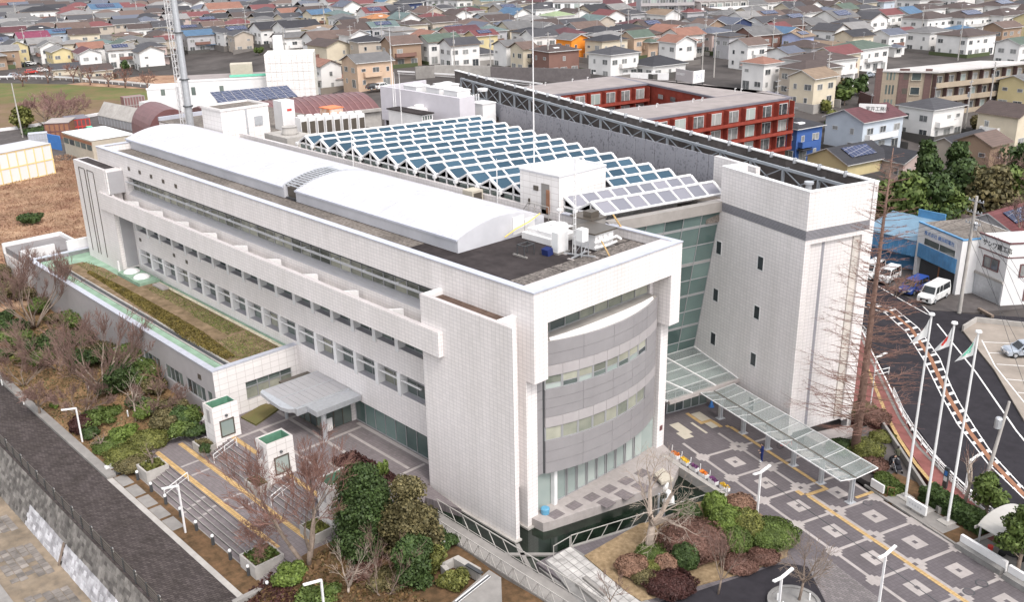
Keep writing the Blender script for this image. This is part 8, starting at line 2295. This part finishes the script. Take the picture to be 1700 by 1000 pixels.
for i,(x,y) in enumerate(((880,145),(905,142),(950,136),(975,133),(1060,182),(1090,178),(1150,170),(1165,168),(1220,152),(1230,153),(1010,190),(1060,130))):
    p = onz(x,y,ZR); mb = MB(); mb.tube([p,p + [0,0,.6]],.07,6); mb.tube([p + [0,0,.6],p + [.3,0,.6]],.07,6); part('vent_pipe',mb,M['white'],ap)
sg = thing('roof_sign','two sided pale rooftop sign on the red apartments','sign',onz(1152,141,ZR + .1))
s0,s1,s2 = onz(1122,137,ZR),onz(1150,143,ZR),onz(1168,140,ZR)
for a,b_,m_ in ((s0,s1,M['panel2']),(s1,s2,M['car_white'])):
    fr_,L_,ex_,en_ = wall_frame(a,b_); sb(sg,fr_,'sign_face',[(0,-.1,.5,L_,.1,2.7)],m_); sb(sg,fr_,'leg',[(.2,-.05,0,.35,.05,.5),(L_ - .35,-.05,0,L_ - .2,.05,.5)],M['dark'])
    if m_ is M['panel2']: lettering('LEONEXT','lettering',fr_(.25,-.115,1.6),ex_,(0,0,1),.62,M['car_white'],sg)
    else:
        sb(sg,fr_,'emblem',[(L_ * .25,-.115,1.1,L_ * .33,-.101,2.2),(L_ * .67,-.115,1.1,L_ * .75,-.101,2.2)],M['cap'])
        mb = MB(fr_); mb.bar((L_ * .3,-.11,2.15),(L_ * .5,-.11,1.4),.02,.12,up=(1,0,0)); mb.bar((L_ * .5,-.11,1.4),(L_ * .7,-.11,2.15),.02,.12,up=(1,0,0)); part('emblem',mb,M['cap'],sg)
# beige and brown apartment house
q0,q1,q2 = ont(1447,186),ont(1538,194),ont(1708,168)
zb = min(q0[2],q1[2]); hA = 9.3
bap = thing('beige_apartments','three storey beige and brown tiled apartment house with long balconies','apartment house',q1)
wfr,wL,wex,wen = wall_frame(q0,q1); lfr,lL,lex,len_ = wall_frame(q1,q2)
tileb = grid_mat('beige_wall_tile',(.30,.245,.185),(.22,.18,.14),.6,.3,.02,var=.04); tbr = grid_mat('brown_wall_tile',(.125,.072,.066),(.09,.055,.05),.6,.3,.02,var=.06)
mb = MB(); base_ = [q0,q1,q2,q2 - len_ * 10 ,q0 - wen * 0 + (q2 - q1) * .98]
mb.prism([tuple(q[:2]) for q in (q0,q1,q2,q0 + (q2 - q1))],zb - 2,zb + hA); part('wall',mb,tileb,bap)
mb = MB(); mb.prism([tuple((q + d_)[:2]) for q,d_ in ((q0,-wex * .3),(q1,wex * .3 + len_ * 1.2),(q2,len_ * 1.2),(q0 + (q2 - q1),-wex * .3))],zb + hA + .001,zb + hA + .3); part('roof',mb,mat('pale_flat_roof',(.47,.445,.43),.8,.05,.4,stain=.1),bap)
sb(bap,wfr,'brown_pier',[(.0,-.12,-2,wL * .12,-.001,hA - .02),(wL * .42,-.12,-2,wL * .6,-.001,hA - .02),(wL * .88,-.12,-2,wL,-.001,hA - .02)],tbr)
for f in range(3):
    z = f * 3.0 + .9
    for i in range(3): sb(bap,wfr,'slot_window',[(wL * (.2 + i * .06),-.05,z,wL * (.2 + i * .06) + .35,-.001,z + 1.9)],M['glass'])
    w = sb(bap,wfr,'window',[(wL * .64,-.25,z - .1,wL * .82,-.001,z),(wL * .64,-.12,z + 1.5,wL * .82,-.001,z + 1.6),(wL * .64,-.12,z,wL * .64 + .12,-.001,z + 1.5),(wL * .82 - .12,-.12,z,wL * .82,-.001,z + 1.5)],M['pavecream']); sb(bap,wfr,'pane',[(wL * .64 + .12,-.05,z,wL * .82 - .12,-.002,z + 1.5)],M['glass'])
    sb(bap,wfr,'stair_opening',[(wL * .5,-.13,z + .1,wL * .59,-.121,z + 1.3)],M['bronze'])
M['beige'] = mat('beige_render',(.36,.295,.225),.8,.05,1.0,stain=.1)
facade(bap,q1 + lex * .3,q2,zb + .2,3,9,fh=3.0,wall=tbr,railm=M['beige'])
mb = MB(); mb.bar(ont(1425,172) + [0,0,1],ont(1450,182) + [0,0,1],.3,3.5); part('side_wall',mb,tbr,bap)
def block(name,lab,pxa,pxb,depth,h,floors,bays,m,mroof,railm=None,dz=0,rail=True):
    a,b_ = ont(*pxa),ont(*pxb); a[2] = b_[2] = min(a[2],b_[2])
    t = thing(name,lab,'apartment house',(a + b_) / 2); fr,L,ex,en = wall_frame(a,b_)
    sb(t,fr,'wall',[(0,0,-2,L,depth,h)],m); sb(t,fr,'roof',[(-.2,-.3,h + .001,L + .2,depth + .2,h + .4)],mroof)
    facade(t,a,b_,a[2] + .3,floors,bays,fh=h / floors,wall=m,railm=railm or m,rail=rail,sep=rail)
    # the end wall seen from the camera
    fr2 = lambda u,v,z: np.array(b_) - en * u + ex * (-v) + np.array([0,0,z])
    for f in range(floors):
        for u in (depth * .3,depth * .65): sb(t,fr2,'window',[(u,-.05,f * h / floors + 1.2,u + 1.3,-.002,f * h / floors + 2.3)],M['hglass'])
    return t
block('white_block','plain white three storey block with a flat roof behind the red roofs',(918,42),(998,42),9,8.6,3,5,mat('block_white',(.72,.71,.71),.6,.03,.5),M['brickroof'],rail=False)
block('grey_apartments','grey four storey apartment block with balconies right of the white block',(1062,50),(1150,48),10,11.2,4,6,mat('block_grey',(.36,.355,.37),.7,.05,.5),M['brickroof'],M['panel2'])
block('pale_apartments','pale three storey apartment block with balconies at the top right of centre',(1160,46),(1238,40),10,9.0,3,6,mat('block_pale',(.58,.56,.53),.7,.05,.5),M['brickroof'],M['white'])
block('tan_apartments','low brownish apartment block with balconies between white and grey blocks',(1020,44),(1060,47),9,6.0,2,4,mat('block_tan',(.36,.29,.25),.7,.05,.5),M['brickroof'],M['pinkish'] if 'pinkish' in M else M['panel2'])
# retaining walls and the raised road behind the plant wing
for i,(a,b_,h_,lab) in enumerate((((690,130),(722,128),3.0,'grey concrete garage wall below the terracotta gable house'),((722,124),(815,126),2.6,'pale retaining wall of boards below the slate gabled house'),((815,132),(980,136),3.2,'dark retaining wall with pillars below the brown house'),((985,130),(1110,132),1.6,'low white garden wall below the black hipped roof house'))):
    p,q = ont(*a),ont(*b_); mb = MB(); mb.bar(p + [0,0,h_ / 2 - .5],q + [0,0,h_ / 2 - .5],.5,h_ + 1); solo('retaining_wall',lab,'wall',mb,[M['conc'],M['conclight'],mat('dark_wall',(.13,.115,.115),.9,.1,1),M['white']][i])
mb = MB(); P = [onz(x,y,9) for x,y in ((660,118),(760,124),(860,134),(900,139))]
for a,b_ in zip(P[:-1],P[1:]): mb.bar(a,b_,.3,.35); mb.bar(a - [0,0,.6],b_ - [0,0,.6],.12,.1)
solo('road_barrier','long pale road barrier curving behind the plant enclosure','guard rail',mb,M['white'])
# sign on its pole over the maroon roofed shop
p = ont(1434,242); t = thing('roof_sign','white sign board on a thin pole over the maroon roofed shop','sign',p)
fr_,L_,ex_,en_ = wall_frame(ont(1419,243) + [0,0,0],ont(1463,249)); fr_0 = lambda u,v,z: fr_(u,v,z - fr_(0,0,0)[2] + p[2])
Lw = L_
sb(t,fr_0,'pole',[(Lw * .38,-2.0,0,Lw * .38 + .15,-1.85,7.1)],M['white']); sb(t,fr_0,'board',[(0,-2.15,7.1,Lw,-2.0,8.6)],M['car_white']); lettering('\u5ba4\u4e95\u5de5\u52d9\u5e97','lettering',fr_0(Lw * .25,-2.165,7.45),ex_,(0,0,1),.85,M['black'],t)

# ---- left rear: warehouse, pale block, works yard
wh = thing('maroon_warehouse','long warehouse with a ribbed maroon barrel roof behind the chillers','building',(-150,95,0))
wx0,wy0 = onz(395,206,14.0),onz(632,181,14.0)
ax = (wy0 - wx0); Lw = np.linalg.norm(ax[:2]); ax = ax / Lw; ax[2] = 0; ay = np.array([-ax[1],ax[0],0])
Wd = 17.0; R = 20.0; n = 12; a0 = math.asin(Wd / 2 / R)
def wp(u,a): return wx0 + ax * u + ay * (Wd / 2 + R * math.sin(a)) + np.array([0,0,R * (math.cos(a) - math.cos(a0))])
mb = MB()
for i in range(n):
    a,b_ = -a0 + 2 * a0 * i / n,-a0 + 2 * a0 * (i + 1) / n
    mb.quad(wp(-4,a),wp(Lw,a),wp(Lw,b_),wp(-4,b_)); 
mb.add([wp(Lw,-a0 + 2 * a0 * i / n) for i in range(n + 1)],[tuple(range(n + 1))]); mb.add([wp(-4,-a0 + 2 * a0 * i / n) for i in range(n + 1)],[tuple(range(n,-1,-1))])
part('barrel_roof',mb,M['maroon'],wh)
mb = MB()
for u in np.arange(-3.5,Lw,1.25):
    for i in range(0,n,2): mb.bar(wp(u,-a0 + 2 * a0 * i / n) + [0,0,.05],wp(u,-a0 + 2 * a0 * (i + 2) / n) + [0,0,.05],.22,.1)
part('roof_rib',mb,M['maroon2'],wh,kind='stuff')
mb = MB(); mb.prism([tuple(q[:2]) for q in (wp(-4,-a0),wp(Lw,-a0),wp(Lw,a0),wp(-4,a0))],0,13.95); part('wall',mb,M['conclight'],wh)
mb = MB(); mb.bar(wp(-4,-a0) - ay * .3,wp(Lw,-a0) - ay * .3,.6,.5); part('eave_gutter',mb,M['conclight'],wh)
# the arched end seen over the barrel roof
e = onz(285,214,14); 
# solar panels on the pale block's lower roof
sp_ = thing('solar_array','tilted solar panel array on the warehouse roof','solar panels',wp(8,.2))
c0 = wp(-1,.05); 
for i in range(8):
    for j in range(3):
        c = wp(0.5 + i * 1.75,.12) + ay * j * 2.0 + [0,0,.5 + j * .42]; mb = MB(); mb.obox(c,ax * .82,ay * .95 + np.array([0,0,.2]),np.array([0,0,.04])); part('panel',mb,M['solar'],sp_)
mb = MB()
for u in (0,6.5,13): mb.bar(wp(u,.12) + [0,0,-.2],wp(u,.12) + ay * 4.5 + [0,0,1.4],.12)
part('support',mb,M['steel'],sp_)
tbk = thing('pale_block','tall windowless cream panelled block behind the solar panels','building',(-190,115,0))
a,b_ = onz(445,160,9.0),onz(525,157,9.0); fr_,L_,ex_,en_ = wall_frame(a,b_)
fz = lambda u,v,z: fr_(u,v,0) * [1,1,0] + np.array([0,0,z])
nb,nr = 9,5
for i in range(nb):
    for j in range(nr): sb(tbk,fz,'wall_panel',[(i * L_ / nb + .03,-.12,8.5 + j * 1.95 + .03,(i + 1) * L_ / nb - .03,-.0,8.5 + (j + 1) * 1.95 - .03)],M['pavecream'] if False else BT)
sb(tbk,fz,'core',[(0,.001,0,L_,9,18.25)],mat('block_cream',(.70,.67,.60),.6,.04,.6)); sb(tbk,fz,'front_base',[(0,-.1,0,L_,0,8.5)],M['conc'])
sb(tbk,fz,'chimney',[(2.0,3.0,18.25,4.0,5.0,22.0)],M['white'])
lbk = thing('pump_house','low pale building with an open green pipe deck left of the cream block','building',(-200,105,0))
a,b_ = onz(352,168,8.0),onz(446,163,8.0); fr_,L_,ex_,en_ = wall_frame(a,b_); fz = lambda u,v,z: fr_(u,v,0) * [1,1,0] + np.array([0,0,z])
sb(lbk,fz,'wall',[(-7,0,0,L_ - .02,12,12.6),(-14,2,0,-7.02,12,11.0)],M['white']); sb(lbk,fz,'parapet',[(-7.1,-.1,12.6,L_ - .02,.2,13.0),(-7.1,.2,12.6,-6.8,12,13.0),(-14.1,1.9,11,-7.02,2.2,11.4)],M['white'])
sb(lbk,fz,'roof',[(-6.8,.2,12.6,L_ - .02,12,12.65)],M['brickroof']); sb(lbk,fz,'pipe',[(L_ * .35,2,12.9,L_ - .1,2.4,13.3),(L_ * .35,3,12.9,L_ - .1,3.4,13.3)],M['greenflag'])
for u in (-11,-4.2,2): w = sb(lbk,fz,'window',[(u,-.04 if u > -7 else 1.95,9.6,u + .9,0.02 if u > -7 else 2.02,11.4)],M['glass'])
sb(lbk,fz,'tank',[(L_ - 8,5,12.66,L_ - 3,9,15.4)],M['pavecream'])
# works yard: hoarding wall, sheds, containers, diggers
hb = thing('hoarding_shed','long pale open sided shed with a white roof in the works yard','shed',onz(200,200,0))
a,b_ = onz(165,205,0),onz(240,222,0); fr_,L_,ex_,en_ = wall_frame(a,b_)
sb(hb,fr_,'wall',[(0,0,0,L_,.3,2.0)],M['grey']);
mb = MB(fr_); mb.add([(-.2,-.1,2.1),(L_ + .2,-.1,2.1),(L_ + .2,2.2,5.2),(-.2,2.2,5.2),(-.2,-.1,2.0),(L_ + .2,-.1,2.0),(L_ + .2,2.2,5.1),(-.2,2.2,5.1)],[(0,1,2,3),(7,6,5,4)]); part('lean_roof',mb,M['conclight'],hb)
for i in range(14): sb(hb,fr_,'stud',[(i * L_ / 14,-.08,0,i * L_ / 14 + .2,-.001,2.0)],M['steel'])
sb(hb,fr_,'back_wall',[(0,2.2,0,L_,2.5,5.1),(L_ - .3,2.5,0,L_,9,4.6)],M['white'])
def crate(name,lab,cat,px0,px1,depth,h,m,rib=None,nr=6,roofm=None,grp=None):
    a,b_ = onz(*px0,0),onz(*px1,0); fr,L,ex,en = wall_frame(a,b_)
    t = thing(name,lab,cat,(a + b_) / 2,grp)
    sb(t,fr,'body',[(0,0,0,L,depth,h)],m)
    if rib is not None:
        sb(t,fr,'frame',[(i * L / nr - .1,-.08,0,i * L / nr + .1,-.001,h + .02) for i in range(nr + 1)] + [(0,-.06,h / 2 - .12,L,-.001,h / 2 + .12),(0,-.06,h - .12,L,-.001,h + .1),(0,-.06,0,L,-.001,.2)],rib)
    if roofm: sb(t,fr,'roof',[(-.1,-.15,h + .1,L + .1,depth + .1,h + .22)],roofm)
    return t,fr,L
crate('prefab_store','two storey white prefab store with yellow frames on the vacant lot','storage building',(-40,318),(92,288),7,5.8,M['car_white'],mat('yellow_frame',(.74,.56,.26),.6),9,M['whiteroof'])
t,fr_,L_ = crate('site_office','white roofed site office with brown window band beside the stair pylon','shed',(110,256),(158,272),9,4.6,M['pavecream'],None,5,M['car_white'])
for i in range(5): sb(t,fr_,'window',[(i * L_ / 5 + .3,-.06,2.6,(i + 1) * L_ / 5 - .3,.0,3.7)],M['glass'])
sb(t,fr_,'brown_band',[(0,-.1,3.8,L_,-.01,4.4)],M['rust'])
crate('steel_store','small grey corrugated container near the yard entrance','container',(50,243),(82,240),3,2.6,M['cap'],M['steel'],7)
crate('tarp_store','store with a slack pale tarpaulin roof in the works yard','shed',(78,232),(118,230),7,3.6,M['rust'],M['maroon'],5,M['pavelight'])
crate('dark_roof_shed','open shed with a dark blue roof full of red steelwork','shed',(118,224),(152,220),6,3.4,M['maroon'],M['red'],5,M['slate'])
t,fr_,L_ = crate('blue_board','leaning blue hoarding panel in the works yard','hoarding',(82,246),(102,250),.25,3.2,M['blue'])
crate('green_skip','green steel skip at the end of the open shed','skip',(147,224),(156,223),2,1.8,M['greenflag'])
crate('brown_container','striped brown container beyond the hoarding shed','container',(210,190),(243,186),3,4.4,M['maroon2'],M['pavelight'],7)
crate('white_container','small white striped container beside the orange digger','container',(245,192),(262,189),3,3.4,M['car_white'],M['cap'],6)
def digger(lab,p,yaw,m):
    t = thing('excavator',lab,'excavator',p,None,yaw)
    lp = lambda n,mb,mm: attach(mb.mesh(n,[mm]),n,t)
    for y in (-1.0,1.0): mb = MB(); mb.prism([(-1.7,y - .28),(1.7,y - .28),(1.7,y + .28),(-1.7,y + .28)],[.1,.1,.1,.1],[.85] * 4); lp('track',mb,M['black'])
    mb = MB(); mb.box(-1.7,-1.15,.95,1.2,1.15,2.0); mb.box(-2.0,-1.1,1.1,-1.7,1.1,2.1); lp('house',mb,m)
    mb = MB(); mb.box(.1,.2,2.0,1.3,1.1,3.2); lp('cab',mb,m); mb = MB(); mb.box(.2,.15,2.3,1.35,1.15,3.05); lp('cab_glass',mb,M['carglass'])
    mb = MB(); mb.bar((1.0,-.3,1.8),(3.4,-.3,5.0),.35,.5); mb.bar((3.4,-.3,5.0),(5.2,-.3,5.4),.35,.45); lp('boom',mb,m)
    mb = MB(); mb.bar((5.1,-.3,5.5),(5.9,-.3,2.6),.28,.35); lp('arm',mb,m)
    mb = MB(); mb.prism([(5.4,-.8),(6.4,-.8),(6.4,.2),(5.4,.2)],[1.6,2.2,2.2,1.6],[2.7] * 4); lp('bucket',mb,M['dark'])
digger('orange excavator with its boom raised behind the mast',onz(275,196,1),2.6,M['orange']); digger('second orange excavator lower down beside the arched shed',onz(268,212,1),.4,M['orange']); digger('turquoise excavator next to the mast',onz(292,190,1),.2,M['teal'])
as_ = thing('arched_shed','dark maroon arched shed end behind the barrel roof','shed',onz(287,225,6))
c = onz(287,222,8.5); mb = MB(); o = []
for i in range(15): a = math.pi * i / 14; o.append((math.cos(a) * 4.3,math.sin(a) * 4.6))
ex_,en_ = np.array([math.cos(TH),math.sin(TH),0]),np.array([math.sin(TH),-math.cos(TH),0])
f0 = [c + ex_ * x + np.array([0,0,z]) for x,z in o]; f1 = [q - en_ * 12 for q in f0]
mb.add(f0 + f1,[tuple(range(14,-1,-1)),tuple(range(15,30))] + [(i,i + 1,i + 16,i + 15) for i in range(14)]); part('arched_shell',mb,M['maroon'],as_)
mb = MB(); b0_ = [c + ex_ * x + np.array([0,0,z]) for x,z in ((-4.3,0),(4.3,0),(4.3,-8.5),(-4.3,-8.5))]; mb.add(b0_ + [q - en_ * 12 for q in b0_],[(3,2,1,0),(1,2,6,5),(0,4,7,3)]); part('shed_base',mb,M['maroon'],as_)
# levee guard rail, field poles, bare cherry trees
gr2 = thing('guard_rail','long white guard rail along the levee above the field','guard rail',onz(120,136,.1))
fr = MB(); pts_ = [onz(x,y,.1) for x,y in ((-80,130),(0,132),(60,131),(110,133),(165,138),(220,142),(290,149))]
for a,b_ in zip(pts_[:-1],pts_[1:]):
    fr.bar(a + [0,0,1.0],b_ + [0,0,1.0],.25,.5)
    for k in range(5): q = a + (b_ - a) * k / 5; fr.bar(q,q + [0,0,1.0],.18)
part('rails',fr,M['car_white'],gr2)
for i,(x,y,h_,lab) in enumerate(((38,143,6.0,'bare cherry tree at the left end of the levee'),(80,137,6.0,'bare cherry tree on the levee left of the beige bungalow'),(122,136,6.0,'bare cherry tree before the beige bungalow'),(150,140,6.2,'bare cherry tree before the right end of the bungalow'),(180,143,6.0,'bare cherry tree right of the bungalow'),(208,145,6.5,'widest bare cherry tree on the levee'),(245,149,6.0,'bare cherry tree nearest the mast on the levee'))):
    bare_tree('bare_tree',lab,onz(x,y,.1),h_,M['barkred'],M['twigred'],120 + i,mx=4,split=3,spread=.85,up=.05,r0=.22,clear=.25,minr=.045)
for i,(x,y,h_,lab) in enumerate(((75,208,7.5,'pinkish bare tree left in the field clump'),(92,206,8.0,'pinkish bare tree in the middle of the field clump'),(108,204,7.5,'pinkish bare tree right in the field clump'))):
    bare_tree('bare_tree',lab,onz(x,y,0),h_,M['bark'],mat('twig_pink' + str(i),(.27,.165,.15),.9),130 + i,stems=4,lean=.5,mx=5,split=3,spread=.6,up=.08,r0=.25,clear=.25,minr=.03)
evergreen('evergreen_tree','single round dark evergreen by the pole at the field edge',onz(42,214,0),5.5,5.5,M['leafyellow'],1600,.3,seed=140,conic=.2,z0=.05,nb=14)
shrub('garden_shrub','dark hedge clump below the pinkish bare trees',onz(70,222,0),4.5,2.0,M['leafdark'],1200,.25,shape='loose')
shrub('garden_shrub','small green tree by the cream wall of the yard',onz(262,202,0),1.8,4.0,M['leafgreen'],700,.25,shape='loose')
shrub('garden_shrub','low round bush at the corner of the hoarding shed',onz(250,222,0),2.0,2.0,M['leafyellow'],600,.22,shape='loose')
mb = MB(); b_ = onz(38,228,0); mb.tube([b_,b_ + [-.6,0,12.5]],[.2,.12],8); solo('utility_pole','leaning pale pole at the yard entrance','utility pole',mb,M['conclight'])

# ---- poles, garden trees and cars among the houses
pm_ = MB(); pm_.tube([(0,0,-1),(0,0,11)],[.19,.12],6); pme = pm_.mesh('pole',[M['conclight']])
ame = MB().bar((-1,0,10.6),(1,0,10.6),.1).mesh('cross_arm',[M['steel']]); tfm = MB().lathe([(.3,0),(.3,.9)],(.25,.2,7.6),8).mesh('transformer',[M['steel']])
spots = [(160,60),(300,66),(230,40),(480,95),(585,105),(600,70),(640,95),(668,60),(755,120),(815,128),(910,126),(1030,118),(1165,130),(1185,128),(1275,90),(1370,172),(1285,225),(1640,190),(1600,225),(1040,70),(1125,55),(1310,40),(1430,35),(1590,100),(960,50),(860,70),(720,60),(540,55),(410,60),(100,65),(45,95),(1240,60),(1165,85),(775,60),(1520,60),(1330,80),(30,45),(350,40),(620,25),(820,30)]
for i,(x,y) in enumerate(spots):
    p = ont(x,y)
    if clash(p,.5,.72): 
        p = p + np.array([3.5,-3.5,0]); p[2] = terrain(p[0],p[1])
    t = thing('utility_pole','grey concrete utility pole with crossarms standing among the houses','utility pole',p,'utility poles of the town',TH + .2)
    link('pole',pme,t); link('cross_arm',ame,t); link('cross_arm',ame,t,(0,0,-1)); link('transformer',tfm,t)
r0_ = np.random.RandomState(4)
tmes = []
for k,(mt_,h_,w_) in enumerate((('leafdark',4.2,3.0),('leafgreen',3.4,3.2),('leafyellow',2.6,3.0),('leafbrown',3.6,3.6))):
    bl = [(r0_.uniform(-.3,.3) * w_,r0_.uniform(-.3,.3) * w_,h_ * r0_.uniform(.3,.8),w_ * .3,w_ * .3,h_ * .25) for _ in range(7)]
    p_,d_ = blob_points(bl,420,k,.3); mb = MB()
    for b_ in bl: ellip(mb,(b_[0],b_[1],b_[2],b_[3] * .75,b_[4] * .75,b_[5] * .75),7,5)
    tm = MB(); tm.tube([(0,0,-.5),(0,0,h_ * .5)],[.15,.08],5)
    tmes.append((leaf_mesh('crown',p_,.34,M[mt_],k,nrm=d_),mb.mesh('inner_growth',[M[mt_]]),tm.mesh('trunk',[M['bark']])))
names_ = ['dark green garden tree standing among the houses','green garden tree standing among the houses','yellow green garden shrub tree standing among the houses','olive brown garden tree standing among the houses']
cnt = 0; tries = 0
while cnt < 95 and tries < 3000:
    tries += 1
    x,y = rnd.uniform(0,1700),rnd.uniform(15,230)
    if not allowed(x,y): continue
    p = ont(x,y)
    if clash(p,1.2,.80): continue
    k = rnd.randrange(4)
    t = thing('garden_tree',names_[k],'tree',p,['dark','green','yellow green','olive'][k] + ' garden trees of the town'); s = rnd.uniform(.7,1.25); t.scale = (s,s,s)
    link('crown',tmes[k][0],t); link('inner_growth',tmes[k][1],t); link('trunk',tmes[k][2],t); cnt += 1
v0 = vehicle('white hatchback parked beside the beige apartment house','car',ont(1428,142),TH,M['car_white'],4.2,1.7,.9,1.55)
for x,y,pm2,dy,lab in ((1392,152,'car_blue',.1,'blue compact car parked left of the white hatchback'),(622,148,'car_dark',.0,'black car parked before the grey roofed house'),(636,147,'car_white',.2,'white car parked beside the black car'),(40,110,'car_dark',.1,'dark car in the parking place at the far left'),(50,108,'car_white',.2,'white car in the parking place at the far left'),(25,128,'car_silver',.0,'silver car on the levee road at the left edge'),(52,122,'red',.1,'red car on the levee road'),(60,120,'car_dark',.1,'black car behind the red car on the levee road'),(70,119,'car_white',.1,'white van like car behind the black one on the levee road'),(1440,128,'car_silver',.1,'silver car behind the white hatchback')):
    p = ont(x,y); vehicle(lab,'car',p,TH + dy,M[pm2],4.2,1.7,.9,1.5)
crate('site_kerb','small white shelter box beside the parking place','shed',(95,118),(105,118),2,2.2,M['white'])

# ---- labels that single each house out: its own look, then its neighbours
def look(h): return ('small ' if h['fl'] == 1 else '') + h['w'] + ' house with ' + {'hip': 'hipped ','gable': 'gabled ','flat': 'flat '}[h['k']] + h['rf'] + ' roof'
for h in HOUSES: h['lab'] = look(h)
from collections import Counter
def nb(h,side):
    best,bd = None,1e9
    for g in HOUSES:
        if g is h: continue
        dx,dy = g['px'][0] - h['px'][0],g['px'][1] - h['px'][1]
        if side == 'L' and dx < -8: d_ = -dx + abs(dy) * 3
        elif side == 'R' and dx > 8: d_ = dx + abs(dy) * 3
        elif side == 'F' and dy > 6: d_ = dy + abs(dx) * 2
        else: continue
        if d_ < bd: best,bd = g,d_
    return best
def rname(g): return g['rf'] + ' roof'
for step in range(4):
    c_ = Counter(h['lab'] for h in HOUSES)
    for h in HOUSES:
        if c_[h['lab']] < 2: continue
        L_,R_,F_ = nb(h,'L'),nb(h,'R'),nb(h,'F')
        if step == 0: h['lab2'] = look(h) + (' left of a ' + rname(R_) if R_ else ' at the right edge')
        elif step == 1: h['lab2'] = look(h) + ' between ' + (rname(L_) if L_ else 'picture edge') + ' and ' + (rname(R_) if R_ else 'picture edge')
        elif step == 2: h['lab2'] = look(h) + ' between ' + (L_['rf'] if L_ else 'edge') + ' and ' + (R_['rf'] if R_ else 'edge') + ' roofs, behind ' + (F_['rf'] if F_ else 'nothing')
        else:
            x,y = h['px'][0],h['px'][1]
            row = 'back' if y < 25 else ('third' if y < 50 else ('second' if y < 80 else 'front'))
            col_ = ['far left','left','left centre','centre','right centre','right','far right'][int(min(6,max(0,x / 243)))]
            h['lab2'] = look(h) + ', ' + row + ' rows, ' + col_ + ', behind ' + (F_['w'] + ' walls' if F_ else 'nothing')
    for h in HOUSES:
        if 'lab2' in h: h['lab'] = h.pop('lab2')
for h in HOUSES: h['o']['label'] = h['lab']
# trees and poles among the houses are told apart by the house they stand beside
for o in [q for q in SC.objects if q.parent is None and q.get('group') and q.name.split('.')[0] in ('garden_tree','utility_pole')]:
    if 'among the houses' not in o['label']: continue
    near_ = sorted(HOUSES,key=lambda h: (h['p'][0] - o.location[0]) ** 2 + (h['p'][1] - o.location[1]) ** 2)[:2]
    o['label'] = o['label'].replace(' standing among the houses','').replace(' with crossarms','') + ' by the ' + near_[0]['w'] + ' house with ' + near_[0]['rf'] + ' roof and the ' + near_[1]['rf'] + ' roofed ' + near_[1]['w'] + ' one'
keep_ = ('bollard','fence_post','overhead_wire','garden_marker')
by_ = {}
for o in SC.objects:
    if o.parent is None and o.get('label') and o.name.split('.')[0] not in keep_: by_.setdefault(o['label'],[]).append(o)
num_ = ['first','second','third','fourth','fifth','sixth','seventh','eighth','ninth']
for lab,os_ in by_.items():
    if len(os_) < 2: continue
    os_.sort(key=lambda o: pix(o.location)[0])
    short = ' '.join(lab.split(',')[0].split()[:11])
    for i,o in enumerate(os_): o['label'] = short + ', ' + num_[min(i,8)] + ' from the left'
for o in SC.objects:
    if o.parent is None and o.get('label') and len(o['label'].split()) > 16: o['label'] = ' '.join(o['label'].replace('house with ','').split()[:16])
